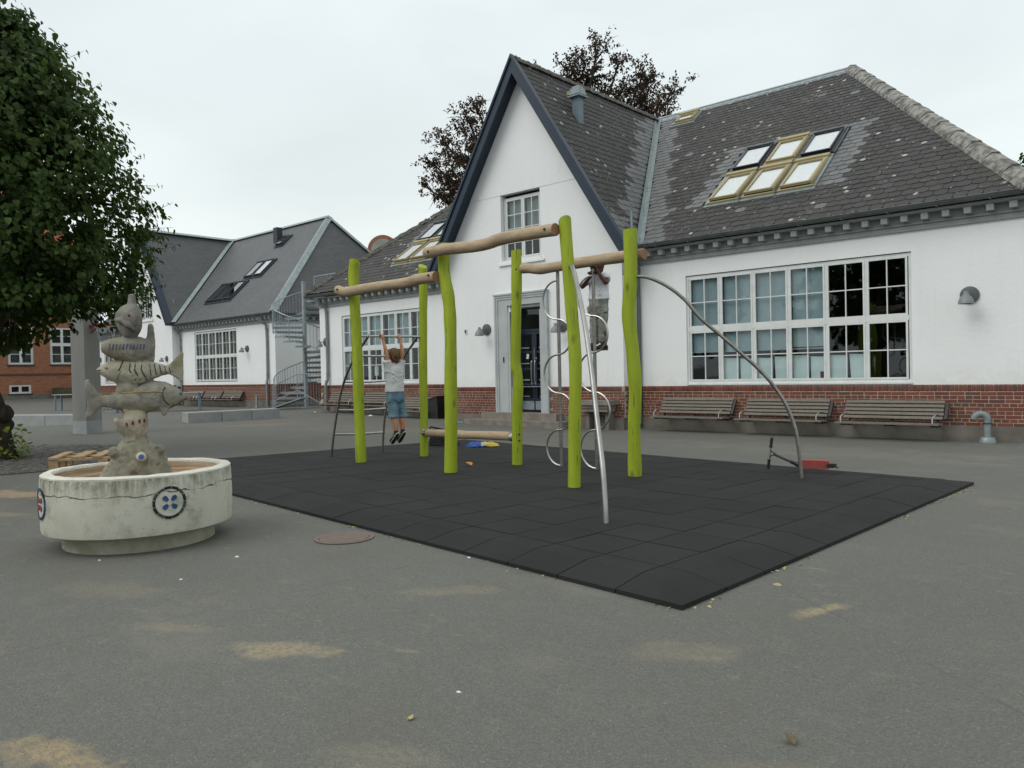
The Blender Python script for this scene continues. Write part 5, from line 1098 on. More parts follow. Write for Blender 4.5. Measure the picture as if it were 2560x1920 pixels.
cloth = mat('black_bag_cloth', (.014,.014,.016), (.024,.024,.027), 20, .85, .3, 30)
t = thing('black_bag', 'black school bag slumped on the mat behind a thin green post', 'bag', (-10.3950, 9.5445, 0.0748))
b = MB(); bc = Vector((-10.3477, 9.5917, 0.0748)); rr = Vector((.743,.669,0)); bk = Vector((-.669,.743,0))
b.loft([[bc+rr*x*w_+bk*y*.11+Vector((0,0,z+dzz*(x > 0)*.0)) for x, y in ((-1,-1),(-.3,-1.2),(.4,-1.15),(1,-1),(1.05,0),(1,1),(0,1.1),(-1,1),(-1.06,0))] for z, w_, dzz in ((0,.235,0),(.05,.25,0),(.15,.235,0),(.25,.225,1),(.295,.19,1))])
bag = organic(b, 'bag_body', cloth, t, .018, 4, .010, 9)
b = MB(); b.tube(spline([bc-rr*.22+Vector((0,0,.26)),bc-rr*.235+Vector((0,0,.33)),bc-rr*.15+Vector((0,0,.32)),bc+rr*.08+Vector((0,0,.27))],4), .014, 6); b.tube(spline([bc+rr*.2+Vector((0,-.08,.12)),bc+rr*.30+Vector((0,-.1,.10)),bc+rr*.36+Vector((0,-.12,.04)),bc+rr*.35+Vector((0,-.12,.01))],4), .012, 6); b.build('strap', cloth, t, smooth=True)
t = thing('jacket', 'blue and yellow jacket dropped on the mat under the low log', 'jacket', (-9.3555, 9.6390, 0.0748))
jc = Vector((-9.5917, 9.6579, 0.0748))
def heap(name, cen, sx_, sy_, h, m, seed):
    b = MB(); n, q = 22, 8; rings = []
    for j in range(q+1):
        f = j/q; ring = []
        for i in range(n):
            a = 2*pi*i/n; wv = 1+.22*noise.noise(Vector((cos(a)*1.6,sin(a)*1.6,seed+f))); k = cos(f*pi/2)**.7*wv+.02
            z = h*sin(f*pi/2)*(1+.5*noise.noise(Vector((cos(a)*2.2*f,sin(a)*2.2,seed*2+f*2))))+.008
            ring.append(cen+rr*(sx_*cos(a)*k)+bk*(sy_*sin(a)*k)+Vector((0,0,z+.02*noise.noise(Vector((a*2.5,f*5,seed))))))
        rings.append(ring)
    b.loft(rings); return b.build(name, m, t, smooth=True, ang=50)
heap('blue_body', jc, .17, .13, .075, mat('blue_nylon', (.012,.05,.24), (.02,.08,.32), 25, .5, .5, 30), 1.3); heap('yellow_lining', jc+rr*.25+Vector((0,0,.002)), .15, .11, .06, mat('yellow_lining', (.58,.44,.07), (.50,.35,.05), 22, .6, .5, 30), 4.4)
heap('collar_fold', jc+rr*.14-bk*.05+Vector((0,0,.012)), .10, .07, .06, mat('pale_lining', (.58,.54,.34), (.5,.44,.2), 22, .7), 7.7)

# ------------------------------------------------------------------ fish fountain
fx, fy = -6.86, 2.81; FR, FZ0, FZ1 = .74, .135, .615
ft = thing('fish_fountain', 'round mossy concrete basin carrying a stacked sculpture of carved stone fish', 'fountain', (fx,fy,0))
BMt = basinmat(); rim_m = mat('whitewashed_rim', (.66,.65,.58), (.56,.55,.47), 12, .8, .2, 60); inn = mat('rust_stained_basin_lining', (.34,.215,.115), (.46,.38,.28), 4, .8, .3, 30, sq=(.7,.7,9))
b = MB(); b.lathe((fx,fy,0), [(.3,FZ0+.01),(FR-.03,FZ0),(FR-.006,FZ0+.012),(FR,FZ0+.04),(FR+.004,(FZ0+FZ1)/2),(FR,FZ1-.05),(FR-.006,FZ1-.02)], 96); b.build('basin', BMt, ft, smooth=True)
b = MB(); b.lathe((fx,fy,0), [(FR-.006,FZ1-.022),(FR-.004,FZ1-.008),(FR-.018,FZ1+.002),(FR-.085,FZ1+.004),(FR-.098,FZ1-.010),(FR-.10,FZ1-.02)], 96)
b.v = [(x,y,z+.006*noise.noise(Vector((x*9,y*9,0)))) for x,y,z in b.v]; b.build('rim', rim_m, ft, smooth=True)
b = MB(); b.lathe((fx,fy,0), [(FR-.098,FZ1-.012),(FR-.105,FZ1-.075),(FR-.128,FZ1-.09),(FR-.135,FZ1-.145),(FR-.17,FZ1-.19),(FR-.3,FZ1-.205),(.02,FZ1-.205)], 72); b.build('basin_lining', inn, ft, smooth=True)
b = MB(); b.lathe((fx,fy,0), [(.588+0,-.02),(.592,.05),(.58,.11),(.585,FZ0+.012)], 72); b.v = [(fx+(x-fx)*(1+.012*noise.noise(Vector((x*8,y*8,z*9)))), fy+(y-fy)*(1+.012*noise.noise(Vector((x*8,y*8,z*9)))), z) for x,y,z in b.v]
b.build('foot', mat('worn_concrete_foot', (.40,.385,.31), (.26,.25,.18), 5, .9, .5, 40), ft, smooth=True)
def medal(a0, zc_, cols, petal, rr_=.128):
    md = MB(); a0 = radians(a0); Q = lambda u_, v_, d: (fx+(FR+.004+d)*cos(a0+u_/FR), fy+(FR+.004+d)*sin(a0+u_/FR), zc_+v_)
    n = 40; md.add([Q(0,0,.0035)]+[Q((rr_-.022)*cos(2*pi*k/n),(rr_-.022)*sin(2*pi*k/n),.0035) for k in range(n)], [(0,1+k,1+(k+1)%n) for k in range(n)]); mo = md.build('medallion', BMt, ft)
    K_ = 13
    for k in range(K_):
        q0, q1 = 2*pi*(k+.05)/K_, 2*pi*(k+.95)/K_; b = MB(); vs = []
        for d in (.003,.009):
            for r_ in (rr_-.020+R.uniform(-.002,.002), rr_+R.uniform(-.002,.002)):
                for s in range(5): a = q0+(q1-q0)*s/4; vs.append(Q(r_*cos(a),r_*sin(a),d))
        f = [(i,i+1,i+6,i+5) for i in range(4)]+[(10+i,15+i,16+i,11+i) for i in range(4)]+[(i,10+i,11+i,i+1) for i in range(4)]+[(5+i,6+i,16+i,15+i) for i in range(4)]+[(0,5,15,10),(4,14,19,9)]
        b.add(vs, f); b.build('mosaic_tile', cols[k%len(cols)], mo)
    for k in range(4):
        a = pi/4+pi/2*k+R.uniform(-.12,.12); b = MB(); pr = [(.022,-.011),(.05,-.020),(.066,-.015),(.070,.008),(.052,.019),(.022,.009)]
        lo = [Q(x*cos(a)-y*sin(a),x*sin(a)+y*cos(a),.003) for x,y in pr]; hi = [Q(x*cos(a)-y*sin(a),x*sin(a)+y*cos(a),.010) for x,y in pr]
        b.loft([lo,hi]); b.build('mosaic_tile', petal, mo)
tb, tg, tn, tr_ = mat('black_glazed_tile', (.012,.014,.02), None, 5, .3), mat('dark_green_tile', (.03,.055,.045), (.045,.07,.055), 30, .35), mat('blue_glazed_tile', (.022,.05,.15), (.03,.075,.20), 40, .3), mat('dull_red_tile', (.25,.06,.05), None, 5, .4)
medal(-6.0, .395, [tb,tg,tb,tb,tg,tg,tb], tn); medal(-96, .395, [tn,tb,tn], tr_); medal(84, .395, [tb,tg,tb], tn); medal(174, .395, [tb,tg], tn)
sR, sD = Vector((.379,.925,0)), Vector((-.925,.379,0))
def FQ(s, d, z): return Vector((fx,fy,0))+sR*s+sD*d+Vector((0,0,z))
stA = stonefish('weathered_fish_stone', (.30,.285,.24), (.10,.095,.078), (.19,.172,.105)); stB = stonefish('pale_fish_stone', (.42,.395,.31), (.19,.175,.125), (.29,.25,.14)); stC = stonefish('grey_fish_stone', (.245,.235,.21), (.085,.08,.07), (.16,.15,.11)); stM = stonefish('mossy_mound_stone', (.30,.285,.22), (.085,.08,.05), (.185,.168,.085))
blueline, blackline, ochre = mat('blue_inlay', (.02,.035,.13), (.04,.06,.15), 40, .4), mat('black_inlay', (.015,.016,.022), None, 30, .4), mat('ochre_inlay', (.38,.25,.05), (.14,.12,.04), 18, .5)
grn, rdm, ebl = mat('green_glass_eye', (.02,.09,.06), None, 9, .25), mat('red_glass', (.20,.012,.015), (.14,.01,.012), 30, .25), mat('blue_iris', (.03,.10,.26), (.05,.14,.3), 60, .3)
def prof(st):                                                # interpolated section: z top, z bottom, half depth
    xs_ = [q[0] for q in st]
    return lambda s: (interp(s,xs_,[q[1] for q in st]), interp(s,xs_,[q[2] for q in st]), interp(s,xs_,[q[3] for q in st]))
def face(st, s, z, off=0):
    a, b_, d = prof(st)(s); m, h = (a+b_)/2, max((a-b_)/2,1e-3)*1.06; d = d*1.08+.0015; q = max(0,1-min(1,abs((z-m)/h))**2.3); return FQ(s, -d*q**(1/2.3)-off, z)
def fishbody(mb, st, n=20, k=4):
    xs_ = [q[0] for q in st]; P3 = spline([(q[0],q[1],q[2]) for q in st], k); D3 = spline([(q[0],q[3],0) for q in st], k)
    rings = []
    for p, d in zip(P3, D3):
        m, h, dd = (p.y+p.z)/2, max((p.y-p.z)/2,.004)*1.06, max(d.y,.006)*1.08; e = 2/2.3
        rings.append([FQ(p.x, -dd*math.copysign(abs(cos(a))**e,cos(a)), m+h*math.copysign(abs(sin(a))**e,sin(a))) for a in [2*pi*j/n for j in range(n)]])
    mb.loft(rings)
def ellring2(s, z, a, d): return [FQ(s+a*cos(q), d*sin(q), z) for q in [2*pi*j/18 for j in range(18)]]
def fin(mb, pts, d0, d1): mb.prism([FQ(s,d0,z) for s,z in pts], sD*(d1-d0))
def line(name, pts, r, m, par, st, off=.0): b = MB(); b.tube([face(st,s,z,off) for s,z in spline([(s,z,0) for s,z in pts],5) for s,z in ((s,z),)] if False else [face(st,p.x,p.y,off) for p in spline([(s,z,0) for s,z in pts],5)], r, 5); b.build(name, m, par)
def disc(name, s, z, rs_, rz_, m, par, st, th_=.006): 
    c = face(st,s,z); nrm = (face(st,s+.01,z)-face(st,s-.01,z)).cross(face(st,s,z+.01)-face(st,s,z-.01)).normalized(); nrm = nrm if nrm.dot(sD) < 0 else -nrm
    b = MB(); a1 = nrm.cross(Vector((0,0,1))).normalized(); a2 = a1.cross(nrm); b.loft([[c+nrm*d+a1*rs_*k*cos(q)+a2*rz_*k*sin(q) for q in [2*pi*i/14 for i in range(14)]] for d,k in ((-.012,1),(th_*.5,1),(th_,.7))]); b.build(name, m, par, smooth=True)
# mound with bulging eyes
b = MB(); b.loft([[FQ((a+c)/2+(c-a)/2*cos(q), .75*d*sin(q), z) for q in [2*pi*j/20 for j in range(20)]] for z,a,c,d in ((.40,-.34,.31,.31),(.55,-.31,.27,.28),(.63,-.268,.235,.25),(.70,-.21,.175,.205),(.77,-.185,.135,.175),(.83,-.15,.098,.14),(.87,-.12,.07,.115),(.91,-.09,.052,.09))])
for s, d, z, r_ in ((.017,-.165,.705,.060),(-.185,-.06,.762,.052),(.15,-.02,.762,.055),(.16,.05,.66,.07),(-.2,.0,.62,.06),(-.03,-.17,.62,.06),(.19,.0,.62,.05)): b.ball(FQ(s,d,z), r_, 14, 9)
mo = organic(b, 'mound', stM, ft, .013, 5, .009, 22); ORG[mo] = ORG[ft]
ec = FQ(.017,-.205,.722); en = (Vector((0,0,EYE))-ec).normalized()
b = MB(); b.ball(ec, .040, 16, 10); b.build('eyeball', mat('white_eye_paint', (.5,.49,.42), (.42,.4,.33), 20, .6), mo, smooth=True)
b = MB(); b.tube([ec+en*.034, ec+en*.042], .022, 18); b.build('iris', ebl, mo)
# small pale head with red spots
hs = [(-.124,1.045,.93,.05),(-.10,1.065,.91,.09),(-.05,1.10,.89,.115),(.0,1.105,.888,.12),(.045,1.10,.90,.11),(.068,1.06,.94,.06)]
b = MB(); b.loft([[FQ((a+c)/2+(c-a)/2*math.copysign(abs(cos(q))**.75,cos(q)), d*math.copysign(abs(sin(q))**.75,sin(q)), z+(sl*(-cos(q)))) for q in [2*pi*j/20 for j in range(20)]] for z,a,c,d,sl in ((.86,-.075,.04,.07,0),(.90,-.125,.062,.11,0),(.95,-.168,.074,.13,0),(1.0,-.184,.077,.135,0),(1.03,-.176,.076,.13,-.006),(1.055,-.128,.072,.12,-.015),(1.095,-.115,.066,.10,-.01),(1.12,-.085,.055,.08,0))])
b.ball(FQ(-.165,-.05,1.03), .026, 10, 7); b.ball(FQ(-.15,-.09,1.02), .022, 10, 7); b.ball(FQ(-.09,-.06,1.105), .026, 10, 7); b.tube([FQ(-.075,-.08,.90),FQ(-.07,-.07,.84)], [.026,.03], 10); b.tube([FQ(-.04,-.09,.90),FQ(-.045,-.085,.85)], [.022,.02], 10)
hd_ = organic(b, 'fish_head', stB, ft, .010, 3, .006, 25); ORG[hd_] = ORG[ft]
for s, z in ((-.086,.991),(-.040,1.003),(.010,1.016),(.047,1.019)):
    dd = -.130*(1-min(1,abs((s+.053)/.130))**2.6)**(1/2.6); c = FQ(s,dd,z); nn = (c-FQ(-.05,.06,z)).normalized(); a1 = nn.cross(Vector((0,0,1))).normalized()
    b = MB(); b.loft([[c+nn*d+a1*.0105*cos(q)+Vector((0,0,.018*sin(q))) for q in [2*pi*i/12 for i in range(12)]] for d in (-.012,.006)]); b.build('red_spot', rdm, hd_)
# the trout, facing right
mb0_ = mat('incised_dark_stone', (.075,.07,.055), None, 9, .9)
T1 = [(-.29,1.243,1.150,.030),(-.22,1.243,1.138,.055),(-.129,1.262,1.113,.085),(0,1.308,1.09,.11),(.10,1.345,1.095,.12),(.2,1.342,1.106,.12),(.27,1.316,1.122,.108),(.33,1.277,1.148,.082),(.375,1.238,1.178,.05),(.393,1.215,1.193,.02)]
b = MB(); fishbody(b, T1); fin(b, [(-.265,1.235),(-.32,1.30),(-.365,1.384),(-.393,1.372),(-.384,1.25),(-.378,1.15),(-.393,1.065),(-.385,1.048),(-.335,1.082),(-.27,1.15)], -.028, .028)
fin(b, [(.165,1.13),(.19,1.052),(.218,1.050),(.252,1.135)], -.09, -.05); fin(b, [(-.19,1.22),(-.155,1.278),(-.105,1.29),(-.07,1.25)], -.025, .025); fin(b, [(.02,1.29),(.05,1.40),(.11,1.385),(.16,1.33)], -.03, .03)
b.loft([ellring2(-.02,z,w_,.085) for z,w_ in ((1.04,.085),(1.09,.10),(1.14,.12))])
tro = organic(b, 'trout', stA, ft, .010, 4, .005, 24); ORG[tro] = ORG[ft]
line('side_line', [(-.285,1.252),(-.1,1.258),(.1,1.262),(.2,1.258)], .006, ochre, tro, T1, .001); disc('eye', .340, 1.238, .017, .012, grn, tro, T1)
line('mouth_line', [(.27,1.130),(.32,1.155),(.36,1.182),(.385,1.197)], .006, mb0_, tro, T1, .001)
line('gill_line', [(.215,1.30),(.195,1.25),(.205,1.19),(.245,1.145)], .0055, mb0_, tro, T1, .0)
# the striped fish, facing left
T2 = [(-.305,1.460,1.442,.012),(-.28,1.480,1.422,.03),(-.23,1.510,1.385,.062),(-.15,1.532,1.345,.092),(-.05,1.540,1.325,.108),(.05,1.534,1.338,.10),(.13,1.516,1.372,.078),(.2,1.493,1.40,.055),(.27,1.475,1.415,.035)]
b = MB(); fishbody(b, T2); fin(b, [(.245,1.48),(.30,1.535),(.352,1.600),(.372,1.602),(.369,1.47),(.363,1.35),(.350,1.333),(.305,1.382),(.25,1.412)], -.028, .028)
b.prism([face(T2,s,z,-.02) for s,z in ((-.13,1.425),(-.10,1.39),(-.02,1.372),(.0,1.378),(-.02,1.42))], sD*-.028)
b.loft([ellring2(-.07,z,w_,.075) for z,w_ in ((1.26,.10),(1.32,.085),(1.38,.09))])
f2 = organic(b, 'fish', stB, ft, .010, 4, .005, 24); ORG[f2] = ORG[ft]; tag(f2, 'pale striped fish facing left in the middle of the stack')
line('stripe', [(-.10,1.528),(-.118,1.485),(-.135,1.445)], .005, blackline, f2, T2, .0)
for x0 in (-.045,-.005,.045): 
    b = MB(); b.tube([face(T2,s,z,.0) for s,z in ((x0,1.53),(x0-.004,1.49),(x0-.01,1.452))], .0048, 5); b.tube([face(T2,s,z,.0) for s,z in ((x0-.01,1.452),(x0+.012,1.405),(x0+.035,1.362))], .0048, 5); b.build('stripe', blackline, f2)
for x0 in (.10,.14,.18,.22,.255): line('stripe', [(x0,interp(x0,[.1,.26],[1.512,1.468])),(x0+.004,interp(x0,[.1,.26],[1.46,1.445])),(x0+.012,interp(x0,[.1,.26],[1.40,1.425]))], .0035, blackline, f2, T2, .0)
disc('eye', -.228, 1.470, .012, .010, mat('faded_red_eye', (.30,.11,.06), None, 20, .5), f2, T2)
line('gill_line', [(-.12,1.44),(-.14,1.40),(-.15,1.375)], .004, stC, f2, T2, .0); line('mouth_line', [(-.302,1.452),(-.275,1.452)], .004, blackline, f2, T2, .0)
# the plump fish with blue ticks
T3 = [(-.265,1.678,1.612,.035),(-.24,1.695,1.590,.07),(-.15,1.722,1.545,.11),(-.05,1.737,1.515,.128),(.03,1.730,1.526,.115),(.09,1.705,1.555,.09),(.14,1.68,1.6,.05)]
b = MB(); fishbody(b, T3); fin(b, [(.085,1.70),(.100,1.842),(.125,1.852),(.140,1.835),(.152,1.70),(.142,1.53),(.105,1.505),(.088,1.56)], -.035, .035); b.loft([ellring2(-.02,z,w_,.08) for z,w_ in ((1.48,.12),(1.53,.11),(1.58,.11))])
f3 = organic(b, 'fish', stA, ft, .010, 4, .005, 24); ORG[f3] = ORG[ft]; tag(f3, 'plump fish with a row of short blue ticks near the top of the stack')
for k in range(11): x0 = -.195+.026*k; line('blue_tick', [(x0,1.668),(x0-.003,1.645),(x0-.008,1.622)], .0042, blueline, f3, T3, .0)
# the topmost fish, looking down at you
b = MB(); b.loft([[FQ((a+c)/2+(c-a)/2*cos(q), d*sin(q)-.03, z) for q in [2*pi*j/20 for j in range(20)]] for z,a,c,d in ((1.70,-.07,.0,.05),(1.745,-.105,.02,.085),(1.79,-.130,.046,.115),(1.84,-.142,.056,.135),(1.89,-.146,.057,.135),(1.94,-.138,.050,.12),(1.98,-.112,.038,.095),(2.000,-.080,.028,.065),(2.008,-.062,.016,.04),(2.05,-.054,.012,.034),(2.088,-.046,.004,.028),(2.096,-.04,.0,.02))])
b.tube([FQ(-.142,-.10,1.875),FQ(-.115,-.155,1.865),FQ(-.06,-.172,1.825),(FQ(-.01,-.150,1.785))], [.016,.02,.02,.014], 10)
f4 = organic(b, 'fish', stC, ft, .010, 4, .005, 24); ORG[f4] = ORG[ft]; tag(f4, 'blunt grey fish with a red eye at the very top of the stack')
ec = FQ(-.045,-.163,1.905); b = MB(); b.ball(ec, .011, 10, 7, sc=(1,1,1.3)); b.build('eye', rdm, f4)
mb_ = mat('mouth_shadow_stone', (.06,.055,.045), None, 9, .9); b = MB(); b.tube([FQ(-.140,-.107,1.860),FQ(-.112,-.158,1.848),FQ(-.058,-.172,1.808),FQ(-.008,-.150,1.770)], .010, 8); b.build('mouth_line', mb_, f4)

# ------------------------------------------------------------------ people
skA = mat('suntanned_skin', S(196,142,108), S(178,122,92), 14, .55, 0, 60, spec=.4); skB = mat('dark_brown_skin', S(92,58,46), S(74,45,36), 14, .5)
def Kp(x, y, z): return Vector((x*.945, y*.945, .0748+z*.945))          # the frame's scale, standing on top of the mat
def hand_grip(mb, c, ax, back, r, s=1):
    """fist closed round a bar: palm behind, four fingers over it, thumb under"""
    ax, back = Vector(ax).normalized(), Vector(back).normalized(); up = back.cross(ax); up = up if up.z > 0 or abs(up.z) < .3 else -up
    for i, l in enumerate((.9,1.,.97,.8)):
        o = ax*((i-1.5)*.0165*s); R_ = r+.008
        pts = [c+o+back*(.030)-up*.022, c+o+back*(R_*1.0)+up*.008, c+o+back*.010+up*(R_+.002), c+o-back*(R_*.85)*l+up*.010, c+o-back*(R_*.75)*l-up*.010*l]
        mb.tube(spline(pts,3), [.0098*s]*7+[.0088*s]*5+[.0075*s], 7)
    mb.tube([c+back*.034-up*.058, c+back*.032-up*.03, c+back*.028-up*.004], [.022*s,.029*s,.026*s], 10, ey=.62)
    mb.tube(spline([c-ax*.030*s+back*.028-up*.034, c-ax*.038*s+back*.004-up*.026, c-ax*.026*s-back*.020-up*.018],3), .0095*s, 7)
def ellring(c, a, b_, n=18): return [Vector(c)+Vector(a)*cos(2*pi*k/n)+Vector(b_)*sin(2*pi*k/n) for k in range(n)]
X_, Y_ = Vector((1,0,0)), Vector((0,1,0))
pa_ = thing('person', 'boy in white T-shirt and denim shorts hanging from the steel bar, back turned', 'person', Kp(-9.85,8.09,0))
b = MB()
hands = [Kp(-9.92,7.90,1.985), Kp(-9.88,8.22,1.987)]
for hnd, el, sh in ((hands[0],Kp(-9.83,7.925,1.70),Kp(-9.85,7.985,1.485)),(hands[1],Kp(-9.81,8.235,1.715),Kp(-9.85,8.195,1.49))):
    wr = hnd+X_*.030-Vector((0,0,.065)); b.tube(spline([wr, wr*.5+el*.5+Vector((.006,0,0)), el, el*.5+sh*.5, sh, sh+Vector((0,0,-.08))],3), [.0195,.021,.0235,.0275,.029,.029,.030,.032,.034,.037,.040,.044,.047,.05,.052,.05], 12)
    hand_grip(b, hnd, Y_, X_, .018, .95)
b.loft([ellring(Kp(-9.855,8.085,z), X_*dx, Y_*dy) for z,dx,dy in ((1.02,.095,.135),(1.12,.085,.125),(1.25,.082,.125),(1.38,.085,.135),(1.46,.08,.14),(1.51,.06,.10),(1.54,.045,.05),(1.60,.043,.044))])
hc = Kp(-9.875,8.09,1.665); b.ball(hc, .098, 18, 12, sc=(1.0,.86,1.08)); b.ball(hc+Vector((-.035,0,-.055)), .062, 14, 9, sc=(1,.85,.9)); b.ball(hc+Vector((-.104,0,-.01)), .014, 8, 6)
for s in (-1,1): b.ball(hc+Vector((.012,s*.086,-.01)), .022, 8, 6, sc=(.8,.45,1.2))
for hip, kn, an in ((Kp(-9.855,8.03,1.02),Kp(-9.86,8.055,.72),Kp(-9.83,8.075,.45)),(Kp(-9.855,8.15,1.02),Kp(-9.86,8.215,.715),Kp(-9.83,8.215,.46))):
    b.tube(spline([hip,hip*.5+kn*.5,kn,kn*.55+an*.45+Vector((.012,0,0)),an,an-Vector((.01,0,.05))],3), [.078,.074,.07,.066,.06,.054,.049,.049,.050,.049,.045,.039,.033,.030,.031,.033], 14)
bo = organic(b, 'body', skA, pa_, .0075, 4); ORG[bo] = ORG[pa_]
for s in (-1,1): b = MB(); b.ball(hc+Vector((-.088,s*.034,.012)), .011, 8, 6); b.build('eye', M['black'], bo, smooth=True)
b = MB(); b.tube([hc+Vector((-.092,-.022,-.06)),hc+Vector((-.1,0,-.063)),hc+Vector((-.092,.022,-.06))], .005, 6); b.build('mouth', mat('lip_red', S(150,80,75), None, 9, .5), bo)
b = MB(); b.ball(hc+Vector((.018,0,.020)), .107, 20, 14, sc=(.97,.90,1.02)); b.ball(hc+Vector((.052,0,-.035)), .068, 14, 10, sc=(.8,1.0,1.1)); b.ball(hc+Vector((-.05,0,.07)), .062, 14, 9, sc=(1.0,1.1,.7))
for k in range(46):
    a = R.uniform(0,2*pi); el_ = R.uniform(-.5,1.2); d = Vector((cos(a)*cos(el_)*.97+.0, sin(a)*cos(el_)*.88, sin(el_))); 
    if d.x < -.5 and d.z < .3: continue
    p = hc+Vector((.016,0,.018))+d*.098; b.tube([p, p+d*.010+Vector((.006,0,-.022)), p+d*.008+Vector((.006,0,-.045))], [.011,.009,.003], 5)
ho = organic(b, 'hair', wood('light_brown_hair', S(112,86,58), S(74,54,36), (3,3,.6), 30, .6), pa_, .0065, 1); ORG[ho] = ORG[pa_]
tee = mat('white_tshirt', (.60,.61,.61), (.54,.55,.56), 6, .9, .2, 40)
b = MB(); b.loft([ellring(Kp(-9.850+ox,8.085+oy,z), X_*dx, Y_*dy, 24) for z,dx,dy,ox,oy in ((1.085,.118,.168,0,-.0),(1.12,.116,.166,0,0),(1.22,.106,.155,.004,0),(1.33,.102,.153,.006,0),(1.42,.102,.160,.004,0),(1.475,.094,.158,0,0),(1.51,.075,.125,-.004,0),(1.535,.056,.07,-.004,0))])
for sh, up_ in ((Kp(-9.85,7.975,1.46),Kp(-9.838,7.925,1.595)),(Kp(-9.85,8.205,1.465),Kp(-9.835,8.238,1.60))): b.tube([sh-Vector((0,0,.05)),sh,sh*.4+up_*.6,up_], [.075,.072,.064,.063], 14)
for z,dy in ((1.515,.055),(1.50,.075),(1.485,.085)): b.tube([Kp(-9.795-.25*(1.53-z),8.085-dy,z+.035),Kp(-9.765-.25*(1.53-z),8.085,z-.025),Kp(-9.795-.25*(1.53-z),8.085+dy,z+.035)], .012, 7)
for k in range(4): b.tube(spline([Kp(-9.752,7.96+.02*k,1.40-.07*k),Kp(-9.738,8.08,1.33-.07*k),Kp(-9.752,8.20,1.37-.06*k)],4), .008, 6)
to = organic(b, 'tshirt', tee, pa_, .008, 3, .006, 11); ORG[to] = ORG[pa_]
s_ = NT('washed_denim'); c_ = s_.mix(s_.rng(s_.noise(7, 5), .35, .68), (.085,.165,.225), (.20,.30,.36)); c_ = s_.mix(s_.rng(s_.noise(16, 5, s_.co((1,1,2.5))), .58, .72, 0, .6), c_, (.36,.45,.49)); s_.bump(s_.noise(120, 2), .3, .003); den = s_.fin(c_, .9, 0, .2)
b = MB(); b.loft([ellring(Kp(-9.85,8.09,z), X_*dx, Y_*dy, 22) for z,dx,dy in ((1.115,.104,.148),(1.05,.112,.155),(.98,.112,.158),(.92,.095,.15))])
for hy, ky in ((8.02,8.055),(8.155,8.225)): b.tube([Kp(-9.85,hy,1.0),Kp(-9.85,hy*.5+ky*.5,.88),Kp(-9.855,ky,.74),Kp(-9.857,ky,.675)], [.083,.083,.081,.083], 16); b.tube([Kp(-9.857,ky,.70),Kp(-9.857,ky,.670)], .088, 16)
so = organic(b, 'shorts', den, pa_, .008, 3, .005, 13); ORG[so] = ORG[pa_]
for y0 in (8.02,8.155):
    b = MB(); q = [Kp(-9.733,y0+.035,1.02),Kp(-9.733,y0-.035,1.02),Kp(-9.732,y0-.035,.965),Kp(-9.731,y0,.95),Kp(-9.732,y0+.035,.965)]; b.prism(q,(.004,0,0)); b.build('back_pocket', den, so)
yel = mat('yellow_shoe_mark', (.55,.50,.03), None, 9, .5); sole = mat('white_shoe_sole', (.62,.62,.60), None, 9, .7); shoe = mat('black_trainer', (.014,.017,.025), (.025,.03,.045), 30, .7)
for ay, az, ty in ((8.075,.455,8.035),(8.215,.465,8.185)):
    he = Kp(-9.815,ay,az-.045); to_ = Kp(-9.905,ty,az-.185); dv = (to_-he).normalized(); sd_ = dv.cross(X_).normalized(); nb = sd_.cross(dv); nb = nb if nb.x > 0 else -nb
    b = MB(); b.loft([ellring(he+dv*l-nb*(.012), sd_*w_, nb*h_, 14) for l,w_,h_ in ((-.03,.026,.025),(-.01,.034,.036),(.03,.036,.040),(.08,.038,.036),(.125,.040,.028),(.155,.032,.020),(.17,.016,.012))]); b.tube([Kp(-9.83,ay,az+.015),he+dv*.01], [.036,.034], 12)
    o = organic(b, 'shoe', shoe, pa_, .007, 2); ORG[o] = ORG[pa_]
    b = MB(); b.loft([ellring(he+dv*l+nb*.026, sd_*w_, nb*.009, 12) for l,w_ in ((-.034,.020),(-.015,.034),(.03,.036),(.08,.038),(.125,.042),(.16,.032),(.176,.014))]); b.build('sole', sole, o, smooth=True)
    b = MB(); b.loft([ellring(he+dv*l+nb*.034, sd_*w_, nb*.005, 12) for l,w_ in ((-.028,.014),(-.01,.028),(.03,.030),(.08,.032),(.125,.036),(.155,.026),(.168,.01))]); b.build('sole_tread', M['black'], o, smooth=True)
    b = MB(); b.tube(spline([he+dv*.015-sd_*.035*(1 if sd_.y > 0 else -1)+nb*.016, he+dv*.05-sd_*.042*(1 if sd_.y > 0 else -1)+nb*.002, he+dv*.11-sd_*.040*(1 if sd_.y > 0 else -1)-nb*.012],4), [.002,.004,.0055,.006,.006,.005,.004,.003,.0015], 6); b.build('shoe_mark', yel, o)

pb_ = thing('person', 'boy in white T-shirt and long grey trousers standing high on a snaking pole', 'person', Kp(-6.37,8.9,1.62))
f2_ = Vector((.35,-.937,0)); rt2 = Vector((.937,.35,0)); rt3 = Vector((.98,.2,0)); fb = Vector((.2,-.98,0))
b = MB()
hb = [Kp(-6.315,8.70,2.785), Kp(-6.32,8.70,2.70)]
for hnd, el, sh in ((hb[0],Kp(-6.17,8.80,2.555),Kp(-6.245,8.90,2.665)),(hb[1],Kp(-6.575,8.80,2.535),Kp(-6.495,8.90,2.65))):
    wr = hnd+Vector((.035 if el.x > hnd.x else -.05,.02,-.045)); b.tube(spline([wr,wr*.5+el*.5,el,el*.45+sh*.55,sh,Kp(-6.37,8.9,2.62)],3), [.0195,.021,.023,.026,.028,.029,.030,.031,.033,.036,.039,.042,.046,.05,.05,.05], 12)
    sgn = 1 if el.x > hnd.x else -1; hand_grip(b, hnd, (0,0,1), (sgn*.8,.5,0), .022, .95); b.tube([wr, hnd+Vector((sgn*.03,.01,-.01))], [.021,.026], 10)
